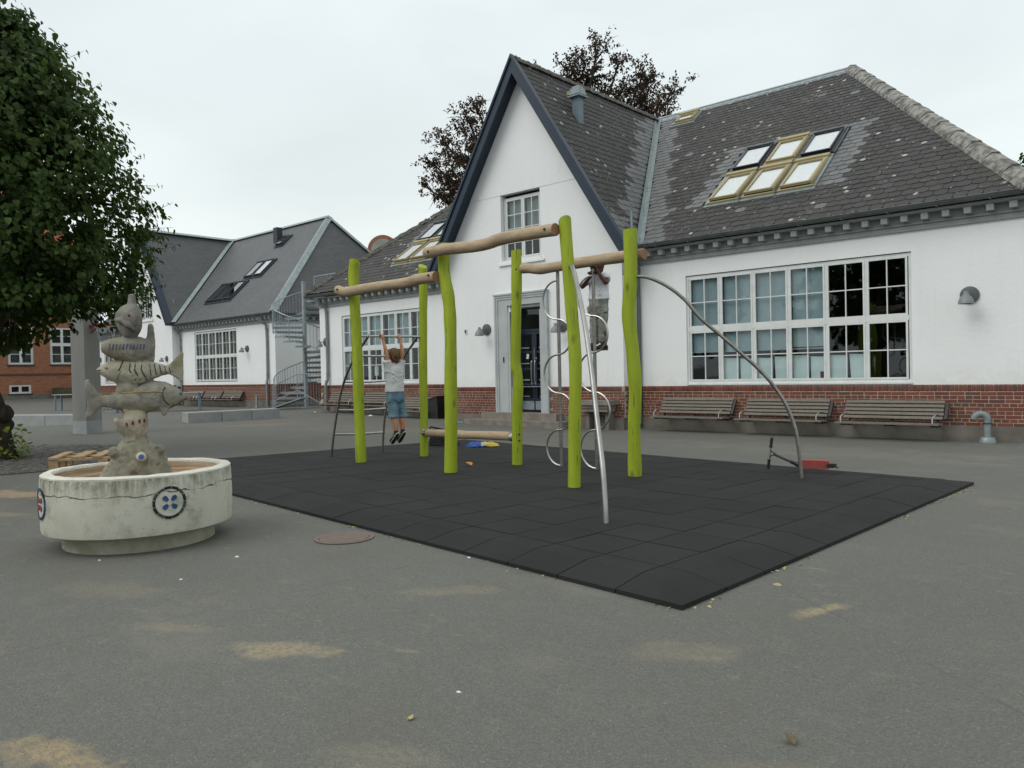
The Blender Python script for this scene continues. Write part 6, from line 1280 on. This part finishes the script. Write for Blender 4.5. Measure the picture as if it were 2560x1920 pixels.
b.loft([ellring(Kp(-6.37,8.91,z), rt3*dx, fb*dy) for z,dx,dy in ((2.1,.125,.09),(2.3,.12,.085),(2.5,.125,.085),(2.62,.135,.08),(2.675,.10,.06),(2.71,.045,.045),(2.78,.043,.044))])
h2 = Kp(-6.37,8.87,2.815); b.ball(h2, .098, 18, 12, sc=(.88,1.0,1.1)); b.ball(h2+fb*.035-Vector((0,0,.058)), .06, 14, 9); b.ball(h2+fb*.102-Vector((0,0,.012)), .015, 8, 6)
for s in (-1,1): b.ball(h2+rt3*s*.088, .022, 8, 6, sc=(.5,.8,1.2))
for hx, kx, ax_ in ((-6.445,-6.465,-6.455),(-6.295,-6.285,-6.275)): b.tube(spline([Kp(hx,8.91,2.15),Kp(kx,8.88,1.93),Kp(ax_,8.88,1.71),Kp(ax_,8.87,1.67)],3), [.055,.05,.046,.042,.04,.038,.035,.033,.033,.033], 12)
bo = organic(b, 'body', skB, pb_, .0075, 4); ORG[bo] = ORG[pb_]
for s in (-1,1): b = MB(); b.ball(h2+fb*.088+rt3*s*.034+Vector((0,0,.012)), .011, 8, 6); b.build('eye', M['paper'], bo, smooth=True); b = MB(); b.ball(h2+fb*.096+rt3*s*.034+Vector((0,0,.012)), .006, 8, 6); b.build('pupil', M['black'], bo, smooth=True)
b = MB(); b.tube([h2+fb*.092-rt3*.022-Vector((0,0,.06)),h2+fb*.1-Vector((0,0,.063)),h2+fb*.092+rt3*.022-Vector((0,0,.06))], .005, 6); b.build('mouth', mat('dark_lip', S(95,50,48), None, 9, .5), bo)
b = MB(); b.ball(h2-fb*.012+Vector((0,0,.020)), .102, 20, 14, sc=(.92,1.0,1.03)); b.ball(h2-fb*.05-Vector((0,0,.03)), .07, 12, 9)
ho = organic(b, 'hair', mat('black_curly_hair', (.008,.007,.007), (.016,.014,.013), 60, .8, .8, 90), pb_, .008, 1, .008, 60); ORG[ho] = ORG[pb_]
teeB = mat('bright_white_tshirt', (.74,.75,.80), (.66,.67,.73), 6, .9, .2, 40)
b = MB(); b.loft([ellring(Kp(-6.368+ox,8.905,z), rt3*dx, fb*dy, 24) for z,dx,dy,ox in ((2.345,.152,.108,0),(2.38,.150,.106,0),(2.46,.142,.10,.0),(2.56,.140,.098,0),(2.63,.146,.095,0),(2.675,.125,.085,0),(2.70,.07,.06,0))])
b.tube([Kp(-6.27,8.91,2.64),Kp(-6.235,8.89,2.645),Kp(-6.20,8.85,2.60)], [.075,.068,.060], 14); b.tube([Kp(-6.47,8.91,2.63),Kp(-6.505,8.89,2.63),Kp(-6.535,8.86,2.59)], [.072,.065,.058], 14)
for k in range(4): b.tube(spline([Kp(-6.48+.02*k,8.812,2.60-.05*k),Kp(-6.38,8.806,2.50-.05*k),Kp(-6.26,8.812,2.56-.07*k)],4), .004, 6)
to = organic(b, 'tshirt', teeB, pb_, .008, 3, .010, 8); ORG[to] = ORG[pb_]
s_ = NT('grey_camouflage_trousers'); c_ = s_.mix(s_.rng(s_.noise(11, 5), .42, .58), (.225,.235,.205), (.33,.34,.305)); c_ = s_.mix(s_.rng(s_.noise(17, 4), .56, .64, 0, .7), c_, (.15,.16,.135)); s_.bump(s_.noise(14, 5, s_.co((1,1,1.6))), .5, .02); tro_m = s_.fin(c_, .9, 0, .2)
b = MB(); b.loft([ellring(Kp(-6.37,8.905,z), rt3*dx, fb*dy, 22) for z,dx,dy in ((2.375,.136,.10),(2.32,.138,.105),(2.22,.136,.105),(2.14,.125,.09),(2.09,.10,.06))])
for hx, kx, ax_ in ((-6.437,-6.445,-6.432),(-6.308,-6.298,-6.30)): b.tube(spline([Kp(hx,8.91,2.2),Kp((hx+kx)/2,8.90,2.06),Kp(kx,8.88,1.93),Kp(ax_,8.88,1.78),Kp(ax_,8.875,1.735)],3), [.072,.072,.070,.068,.064,.060,.058,.056,.055,.053,.050,.049,.050], 16)
for x, y in ((-6.235,8.88),(-6.508,8.86)): b.loft([ellring(Kp(x,y,z), rt3*.022, fb*.05, 10) for z in (2.26,2.16)]); pass
for k in range(3): kx = (-6.455,-6.285,-6.455)[k]; z = 1.79+.05*k; b.tube(spline([Kp(kx-.05,8.84,z+.035),Kp(kx-.01,8.822,z),Kp(kx+.055,8.84,z-.02)],3), .005, 6)
so = organic(b, 'trousers', tro_m, pb_, .008, 4, .011, 9); ORG[so] = ORG[pb_]
for hx, tx, ty, z in ((-6.46,-6.435,8.70,1.648),(-6.265,-6.335,8.735,1.652)):
    he = Kp(hx,8.90,z); to_ = Kp(tx,ty,z-.004); dv = (to_-he).normalized(); sd_ = dv.cross(Vector((0,0,1))).normalized(); L_ = (to_-he).length
    b = MB(); b.loft([ellring(he+dv*l*L_+Vector((0,0,h_*.95)), sd_*w_, Vector((0,0,h_)), 14) for l,w_,h_ in ((-.14,.026,.026),(0,.035,.042),(.3,.037,.042),(.6,.040,.032),(.85,.036,.024),(1.0,.018,.014))]); b.tube([he+dv*.03+Vector((0,0,.05)),he+dv*.03+Vector((0,0,.10))], .036, 12)
    o = organic(b, 'shoe', mat('black_shoe_leather', (.018,.015,.014), None, 9, .55), pb_, .007, 2); ORG[o] = ORG[pb_]
    b = MB(); b.loft([ellring(he+dv*l*L_+Vector((0,0,-.004)), sd_*w_, Vector((0,0,.010)), 12) for l,w_ in ((-.16,.018),(-.05,.034),(.3,.037),(.6,.041),(.85,.038),(1.02,.018))]); b.build('sole', mat('tan_rubber_sole', (.20,.095,.045), None, 9, .7), o, smooth=True)

# ------------------------------------------------------------------ trees
def leaf_mesh(name, m, w, l, fold=.25, droop=.2, pts=((0,0),(.42,.12),(.52,.42),(.34,.74),(0,1.05))):
    b = MB(); mid = [(0,y*l,-droop*l*y*y) for y in (0,.5,1.05)]
    rgt = [(x*w,y*l,abs(x)*w*fold-droop*l*y*y) for x,y in pts[1:-1]]
    vs = [mid[0]]+rgt+[mid[2]]+[(-x,y,z) for x,y,z in rgt[::-1]]+[mid[1]]
    n = len(rgt); c = len(vs)-1
    b.add(vs, [tuple([0]+list(range(1,n+2))+[c]), tuple([0,c]+list(range(n+1,2*n+2)))]); return b
def scatter(mb, proto, p, axis, nrm, s, mi=0):
    ax = axis.normalized(); x = ax.cross(nrm).normalized(); n_ = x.cross(ax); k = len(mb.v)
    for v in proto.v: mb.v.append(tuple(p+x*(v[0]*s)+ax*(v[1]*s)+n_*(v[2]*s)))
    for f in proto.f: mb.f.append(tuple(i+k for i in f)); mb.m.append(mi)
def leaf_matrix(p, axis, nrm, s):
    ax = axis.normalized(); x = ax.cross(nrm).normalized(); n_ = x.cross(ax); m = Matrix((x, ax, n_)).transposed().to_4x4()*1; m = m @ Matrix.Scale(s, 4); m.translation = p; return m
bark = NT('lime_bark'); c_ = bark.mix(bark.rng(bark.noise(9, 6, bark.co((2,2,.5)), rough=.7), .35, .68), (.060,.048,.036), (.022,.018,.014)); bark.bump(bark.noise(12, 6, bark.co((2,2,.4))), .9, .03); M['bark'] = bark.fin(c_, .95, 0, .15)
def rv(): return Vector((R.gauss(0,1),R.gauss(0,1),R.gauss(0,1))).normalized()

LT = Vector((-15.46,3.93,.05)); LC = Vector((-15.24,4.09,.05)); lt_ = thing('lime_tree', 'dense dark green lime tree with gnarled trunk at the left edge of the yard', 'tree', LT)
b = MB(); tp = [(0,0,-.1),(0,0,.12),(-.04,-.02,.4),(-.10,-.06,.75),(-.10,-.07,.95),(-.20,-.15,1.3),(-.24,-.18,1.8),(-.02,-.04,2.5),(.03,-.02,3.6),(.0,.02,5.2),(.02,0,6.6)]
b.tube(spline([LT+Vector(p) for p in tp],4), [interp(i/40,[0,.06,.14,.25,.32,.4,.6,.8,1],[.50,.43,.33,.27,.33,.27,.25,.16,.03]) for i in range(41)], 18, wob=lambda i, j: 1+.22*noise.noise(Vector((cos(j*pi/9)*1.4,sin(j*pi/9)*1.4,i*.16))))
for a, z, r_ in ((.6,.80,.16),(-.4,.92,.13),(1.6,.6,.12),(3.5,1.1,.14)): b.ball(LT+Vector((cos(a)*.2,sin(a)*.2,z)), r_, 10, 7)
organic(b, 'trunk', M['bark'], lt_, .03, 2, .012, 9)
CR = [(1.95,1.4),(2.15,1.85),(2.5,2.05),(2.9,2.10),(3.5,2.25),(4.15,2.34),(4.6,2.24),(5.2,2.04),(5.65,1.78),(6.25,1.42),(6.7,1.12),(7.1,.75),(7.4,.40),(7.6,.12)]
crad = lambda z: interp(z,[q[0] for q in CR],[q[1] for q in CR])
b = MB(); tips = []
for i in range(26):
    z0 = 2.0+4.8*(i/26); a = i*2.4; z1 = z0+R.uniform(.3,1.0); r1 = crad(z1)*R.uniform(.75,.95); p1 = LT+Vector((cos(a)*r1,sin(a)*r1,z1)); p0 = LT+Vector((0,0,z0)); m_ = (p0+p1)/2+Vector((0,0,.25))
    b.tube(spline([p0,m_,p1],4), [.075*(1-k/9)+.012 for k in range(9)], 7)
    for j in range(3): f = R.uniform(.4,.9); q = p0*(1-f)+p1*f+Vector((0,0,.2)); e_ = q+rv()*.7; b.tube([q,e_], [.018,.005], 5)
tag(b.build('limb', M['bark'], lt_, smooth=True), 'branches inside the crown')
lfm = leafmat('lime_leaf', (.013,.026,.007), (.042,.072,.016), .28); lp = leaf_mesh('leaf', lfm, .78, 1.0)
items = []
for c in range(4100):
    z = R.uniform(1.95,7.5); a = R.uniform(0,2*pi); rr_ = crad(z); bump_ = 1+.13*noise.noise(Vector((cos(a)*2,sin(a)*2,z*1.1)))+.07*noise.noise(Vector((cos(a)*5,sin(a)*5,z*2.6)))
    f = R.random()**.40 if c < 3300 else R.uniform(.25,.72); r_ = rr_*bump_*f
    if noise.noise(Vector((cos(a)*r_*.9,sin(a)*r_*.9,z*.9+4))) > .60: continue
    if z < 2.5+.25*noise.noise(Vector((a*3,7,0))) and cos(a)*r_*.743+sin(a)*r_*.669 > -.25: continue
    cc = LC+Vector((cos(a)*r_,sin(a)*r_,z)); outw = Vector((cos(a),sin(a),.25)); tw_ = (outw*.8+rv()*.6).normalized()
    for k in range(11):
        p = cc+tw_*R.uniform(-.22,.26)+rv()*R.uniform(.02,.17); ax = (outw*.55+Vector((0,0,-.75))+rv()*.55); nr = (outw*.6+Vector((0,0,.75))+rv()*.6); items.append((p,ax,nr,R.uniform(.07,.122)))
shoots = []
for k in range(110):                                                      # long shoots that break the outline
    z = R.choice([R.uniform(4.5,7.4),R.uniform(2.6,4.5)]); a = R.uniform(0,2*pi); r_ = crad(z); p0 = LC+Vector((cos(a)*r_,sin(a)*r_,z)); d = (Vector((cos(a),sin(a),.9 if z > 5 else .15))+rv()*.35).normalized(); ln = R.uniform(.2,.5)
    shoots.append((p0-d*.15, p0+d*ln))
    for j in range(6): items.append((p0+d*ln*j/5+rv()*.04, d*.4+Vector((0,0,-.8))+rv()*.5, Vector((cos(a),sin(a),.6))+rv()*.5, R.uniform(.07,.11)))
tw2 = MB(); [tw2.tube([a_, (a_+b_)/2+rv()*.02, b_], [.006,.004,.002], 4) for a_, b_ in shoots]; tag(tw2.build('shoot', M['bark'], lt_), kind='stuff')
eye = Vector((0,0,EYE)); items.sort(key=lambda q: (q[0]-eye).length-q[3]*8 + (3 if (q[0]-LT).dot(Vector((.743,.669,0))) < .2 else 0))
lme = lp.build('leaf', lfm).data; bpy.data.objects.remove(bpy.data.objects['leaf'])
lme.polygons.foreach_set('use_smooth', [False]*len(lme.polygons))
for p, ax, nr, s in items[:300]:
    o = bpy.data.objects.new('leaf', lme); COL.objects.link(o); o.parent = lt_; mm = leaf_matrix(p-LT, ax, nr, s); o.matrix_local = mm
b = MB()
for p, ax, nr, s in items[300:]: scatter(b, lp, p, ax, nr, s)
tag(b.build('foliage', lfm, lt_, recalc=False), kind='stuff')
lfy = leafmat('young_lime_leaf', (.10,.17,.02), (.20,.27,.035), .35)
b = MB()
for k in range(170):
    a = R.uniform(-1.6,1.9); r_ = R.uniform(.28,.55); z = .03+abs(R.gauss(0,.28)); p = LT+Vector((cos(a)*r_,sin(a)*r_,z)); scatter(b, lp, p, Vector((cos(a),sin(a),-.1))+rv()*.7, Vector((cos(a)*.3,sin(a)*.3,1))+rv()*.5, R.uniform(.05,.10))
tag(b.build('basal_shoots', lfy, lt_, recalc=False), kind='stuff')

# copper beech behind the gable
TC = Vector((-27.9,34.3,0)); ct_ = thing('copper_beech', 'copper beech with dark purple crown rising behind the white gable', 'tree', TC)
rr2 = Vector((.743,.669,0)); bk2 = Vector((-.669,.743,0)); kx = .0261
def CP(x, y, d=0): return Vector((TC.x,TC.y,0))+rr2*((x-1180)*kx)+bk2*d+Vector((0,0,13.7-(y-330)*kx))
clumps = [(1010,265,34),(1030,240,22),(960,300,32),(1000,330,40),(930,345,22),(935,390,26),(965,385,34),(1005,400,38),(905,380,14),(970,440,20),(980,415,26),(1035,290,36),(1030,350,40),
 (1190,160,30),(1235,160,32),(1250,190,36),(1285,140,26),(1268,178,38),(1300,210,40),(1330,165,20),(1340,200,36),(1370,225,36),(1385,180,28),(1410,160,18),(1400,205,34),(1440,205,20),(1455,235,20),(1430,240,28),(1385,250,34),(1320,245,40),(1215,215,36),
 (1090,300,70),(1140,260,60),(1180,330,80),(1080,390,80),(1260,300,80),(1350,320,70),(1200,420,90),(1040,440,60)]
b = MB(); b.tube(spline([TC,TC+Vector((.2,0,3)),TC+Vector((-.1,.1,6)),TC+Vector((0,0,9))],5), [.75-.02*i for i in range(16)], 14); b.build('trunk', M['bark'], ct_, smooth=True)
b = MB(); bl = leafmat('copper_leaf', (.024,.015,.011), (.066,.042,.026), .22); bp_ = leaf_mesh('leaf', bl, .62, 1.0); fo = MB()
for x, y, r_ in clumps:
    d = R.uniform(-2.6,2.6); c = CP(x,y,d); rw = r_*kx; base = TC+Vector((0,0,8.3+R.uniform(-2,1))); m_ = base*.45+c*.55+Vector((0,0,-.6)); pts = spline([base,m_,c],5); b.tube(pts, [.16*(1-i/11)+.02 for i in range(11)], 6)
    nl = int(560*(r_/32)**1.7)
    for k in range(7): e_ = c+Vector((R.gauss(0,.55),R.gauss(0,.55),R.gauss(.1,.5)))*rw*1.3; b.tube([c-(c-m_)*.2*R.random(),(c+e_)/2+Vector((0,0,.05)),e_], [.03,.02,.006], 4)
    for k in range(max(4,nl//16)):
        q = c+Vector((R.gauss(0,.52),R.gauss(0,.52),R.gauss(0,.48)))*rw*1.05; tw_ = (q-c).normalized() if (q-c).length > .05 else rv()
        for j in range(17): scatter(fo, bp_, q+tw_*R.uniform(-.25,.35)*.8+rv()*R.uniform(.02,.22), tw_*.5+Vector((0,0,-.4))+rv()*.8, Vector((0,0,1))+rv()*.8, R.uniform(.10,.17))
b.build('limb', M['bark'], ct_, smooth=True); tag(fo.build('foliage', bl, ct_, recalc=False), kind='stuff')
# dark tree top showing past the right hip, and one across the yard that the panes mirror
def bushy(name, label, base, h0, h1, rad, n, m, lw, s0, s1):
    t = thing(name, label, 'tree', base); b = MB(); P0 = Vector(base); b.tube(spline([P0,P0+Vector((.1,0,h0)),P0+Vector((0,.1,h1*.8))],5), [.32*(1-i/12)+.03 for i in range(11)], 10); b.build('trunk', M['bark'], t, smooth=True); f = MB()
    for k in range(n):
        u_ = rv()*R.random()**.4; c = P0+Vector((u_.x*rad,u_.y*rad,(h0+h1)/2+u_.z*(h1-h0)/2)); 
        if noise.noise(c*.55) > .3: continue
        for j in range(10): scatter(f, lw, c+rv()*R.uniform(0,.35), u_*.5+Vector((0,0,-.5))+rv()*.6, Vector((0,0,1))+rv()*.7, R.uniform(s0,s1))
    tag(f.build('foliage', m, t, recalc=False), kind='stuff'); return t
bushy('broadleaf_tree', 'dark green treetop just showing over the hip at the right edge', (-9.6,71,0), 5, 17.3, 4.2, 520, lfm, lp, .25,.4)
bushy('broadleaf_tree', 'tall green tree behind the viewer mirrored in the right hand window panes', (-12.5,-9.5,0), 2.2, 8.2, 3.6, 700, lfm, lp, .2,.34)

# ------------------------------------------------------------------ cobbles round the lime tree
cob = MB(); cob.poly([(LT.x+2.5*cos(a), LT.y+2.35*sin(a), 0) for a in [2*pi*k/40 for k in range(40)]]); cob.v = [(x,y,gz(x)+.006) for x,y,z in cob.v]
cp = tag(cob.build('cobble_paving', mat('dark_joint_earth', (.055,.05,.042), (.035,.032,.026), 12, .95)), 'worn cobbles in earth round the lime trunk', kind='structure')
b = MB(); c_ = .5; b.loft([[( -.5,-.5,0),(.5,-.5,0),(.5,.5,0),(-.5,.5,0)],[(-.46,-.46,.7),(.46,-.46,.7),(.46,.46,.7),(-.46,.46,.7)],[(-.3,-.3,1),(.3,-.3,1),(.3,.3,1),(-.3,.3,1)]])
s_ = NT('grey_cobble'); c2 = s_.mix(s_.island(), (.085,.085,.082), (.165,.16,.15)); s_.bump(s_.noise(25, 4), .5, .01); cm = s_.fin(s_.mix(s_.rng(s_.noise(4,4), .4, .7, 0, .6), c2, (.10,.095,.07)), .8, 0, .3)
cme = mesh_of(b, 'cobble', cm); lst = []
for i in range(-40,41):
    for j in range(-22,23):
        x, y = LT.x+i*.118+(j%2)*.05+R.uniform(-.012,.012), LT.y+j*.105+R.uniform(-.012,.012); ex = (x-LT.x)/2.45; ey = (y-LT.y)/2.3
        if ex*ex+ey*ey < 1 and (x-LT.x)**2+(y-LT.y)**2 > .2 and R.random() > .05: lst.append((x,y))
lst.sort(key=lambda q: q[0]**2+q[1]**2); rest = MB()
for k, (x, y) in enumerate(lst):
    z = gz(x)-.008; rz = R.uniform(-.12,.12); sc = (R.uniform(.085,.106),R.uniform(.08,.098),R.uniform(.022,.032))
    if k < 300: piece('cobble', cme, cp, (x,y,z), (R.uniform(-.05,.05),R.uniform(-.05,.05),rz), sc)
    else:
        n = len(rest.v); mt = Matrix.Translation((x,y,z)) @ Matrix.Rotation(rz,4,'Z')
        rest.v += [tuple(mt @ Vector((v.co.x*sc[0],v.co.y*sc[1],v.co.z*sc[2]))) for v in cme.vertices]
        for f in cme.polygons: rest.f.append(tuple(i+n for i in f.vertices)); rest.m.append(0)
tag(rest.build('cobbles', cm, cp, recalc=False), kind='stuff')

# ------------------------------------------------------------------ pallet behind the fountain
pw = wood('raw_pallet_wood', (.42,.30,.175), (.28,.19,.11), (1,6,6), 6, .85); PH = .1662
for lv, lb in enumerate(('rough wooden pallet at the bottom of the stack behind the fountain','rough wooden pallet in the middle of the stack behind the fountain','raw wooden pallet on top of the stack showing over the fountain rim')):
    t = thing('wooden_pallet', lb, 'pallet', (-10.0,3.7,PH*lv), 'stacked wooden pallets'); a_ = radians(60+(0,-2.5,0)[lv]); p0 = Vector((-10.58,3.44,PH*lv)); u = Vector((cos(a_),sin(a_),0)); n = Vector((sin(a_),-cos(a_),0))
    def pbox(name, a0, a1, b0, b1, z0, z1): b = MB(); b.prism([p0+u*a+n*c+Vector((0,0,z0)) for a,c in ((a0,b0),(a1,b0),(a1,b1),(a0,b1))], (0,0,z1-z0)); b.build(name, pw, t)
    for c in (.0,.35,.70): pbox('bearer', .0,1.12,c,c+.10,.122,.144)
    for a in (.0,.51,1.02):
        for c in (.0,.35,.70): pbox('spacer_block', a,a+.10,c,c+.10,.022,.1215)
        pbox('bottom_board', a,a+.10,0,.80,.0,.0215)
    for k, a in enumerate((0,.235,.45,.66,.86,1.02)): pbox('deck_board', a,a+.10+.02*(k%2),-.01+R.uniform(-.01,.01),.81+R.uniform(-.01,.01),.1445,PH-.0005)
# ------------------------------------------------------------------ manhole and litter
t = thing('manhole_cover', 'rusty reddish round manhole cover set in the asphalt before the mat', 'manhole cover', (-5.43,3.88,.004)); rust = mat('rusty_iron', (.185,.140,.115), (.15,.122,.105), 14, .85, .5, 60)
b = MB(); b.lathe((-5.43,3.88,0), [(.245,.004),(.245,.010),(.215,.010),(.212,.006)], 40); b.build('ring', rust, t)
b = MB(); b.lathe((-5.43,3.88,0), [(.208,.005),(.206,.011),(.0,.012)], 40); b.build('lid', rust, t)
b = MB()
for i in range(-5,6):
    for j in range(-5,6):
        if i*i+j*j < 26: b.box(-5.43+i*.036-.010,-5.43+i*.036+.010,3.88+j*.036-.010,3.88+j*.036+.010,.010,.0125)
b.build('tread_pattern', rust, t)
def scrap(p, s, m, label, name='paper_scrap', cat='litter', grp='pale scraps of litter on the ground', seed=0):
    x, y, z = p; b = MB(); n = 9; rg = []
    for f, zz in ((1,0.003),(.75,.35),(.35,.6),(.04,.7)): rg.append([Vector((x+s*f*cos(2*pi*k/n)*(1+.35*noise.noise(Vector((k*1.1,seed,f)))), y+s*.7*f*sin(2*pi*k/n)*(1+.35*noise.noise(Vector((k*1.3,seed+5,f)))), z+s*zz*(.5+.4*noise.noise(Vector((k,seed,f*3)))))) for k in range(n)])
    b.loft(rg); o = b.build(name, m, None, loc=p); return tag(o, label, cat, grp)
wp = M['paper']; dl = mat('dead_leaf', (.16,.13,.06), (.10,.08,.045), 30, .8); ol = mat('orange_leaf', (.40,.12,.02), (.5,.28,.05), 30, .7); yl = mat('yellowed_scrap', (.42,.36,.16), None, 30, .8)
for k, (p, s, m, lb) in enumerate([((-6.31,2.27,0),.014,wp,'small white scrap on the asphalt in front of the fountain foot'),((-5.55,2.98,0),.020,wp,'white scrap on the asphalt between the fountain and the manhole'),((-5.24,2.40,0),.014,wp,'tiny white crumb in front and right of the fountain'),
    ((-4.10,4.03,0),.016,wp,'white crumb against the near edge of the rubber mat'),((-19.14,14.75,.13),.085,wp,'crumpled white paper on the ground before the slatted bench, between the ladder legs'),((-18.3,14.9,.12),.04,wp,'small crumpled paper beside the bench bracket behind the hanging boy'),
    ((-22.4,14.95,.18),.05,wp,'crumpled paper at the foot of the downpipe at the brick corner'),((-2.41,2.29,0),.012,wp,'white crumb in the middle foreground of the asphalt'),((-2.04,4.69,0),.028,yl,'yellowish scrap on the asphalt right of the mat corner'),((-2.23,4.55,0),.025,yl,'yellowish scrap tucked against the right edge of the mat near its corner')]): scrap(p, s, m, lb, seed=k*3.1)
scrap((-4.36,1.39,0), .016, mat('brown_pebble', (.22,.17,.10), None, 20, .8), 'small brown pebble on the asphalt at the left foreground', 'pebble', 'pebble', None, 50)
def leafy(p, s, m, label, curl=.6, rz=0):
    x, y, z = p; b = MB(); pr = leaf_mesh('l', m, .7, 1.0, curl, -.25); ca, sa = cos(rz), sin(rz); b.v = [(x+(v[0]*ca-v[1]*sa)*s, y+(v[0]*sa+v[1]*ca)*s, z+.006+abs(v[2])*s) for v in pr.v]; b.f = pr.f[:]; b.m = pr.m[:]
    b.tube([(x,y,z+.008),(x+.35*s*sa,y-.35*s*ca,z+.014)], .003, 4); o = b.build('fallen_leaf', m, None, loc=p); tag(o, label, 'leaf', 'fallen leaves on the ground')
leafy((-1.13,2.72,0), .055, dl, 'curled grey brown leaf lying alone on the right foreground asphalt', .8, .9)
leafy((-7.6261, 7.5789, 0.0843), .13, ol, 'orange dry leaf on the rubber mat right of the thickest green post', .7, 1.4); leafy((-2.36,1.97,0), .03, yl, 'small yellow leaf on the asphalt right of the foreground centre', .3, .3)
# crumbs of leaf litter gathered along the mat edge
b = MB()
for k in range(260):
    if R.random() < .6: f = R.random(); x = mN[0]+(mL[0]-mN[0])*f; y = mN[1]+(mL[1]-mN[1])*f-abs(R.gauss(0,.03))
    else: f = R.random(); x = mN[0]+(mR[0]-mN[0])*f+abs(R.gauss(0,.035)); y = mN[1]+(mR[1]-mN[1])*f
    if noise.noise(Vector((x*1.7,y*1.7,0))) < 0: continue
    scatter(b, lp, Vector((x,y,gz(x)+.004)), rv()*Vector((1,1,.1)), Vector((0,0,1))+rv()*.3, R.uniform(.012,.03))
tag(b.build('leaf_litter', yl, None, recalc=False), 'crumbs of dry leaf gathered along the mat edge', 'leaf litter', kind='stuff')
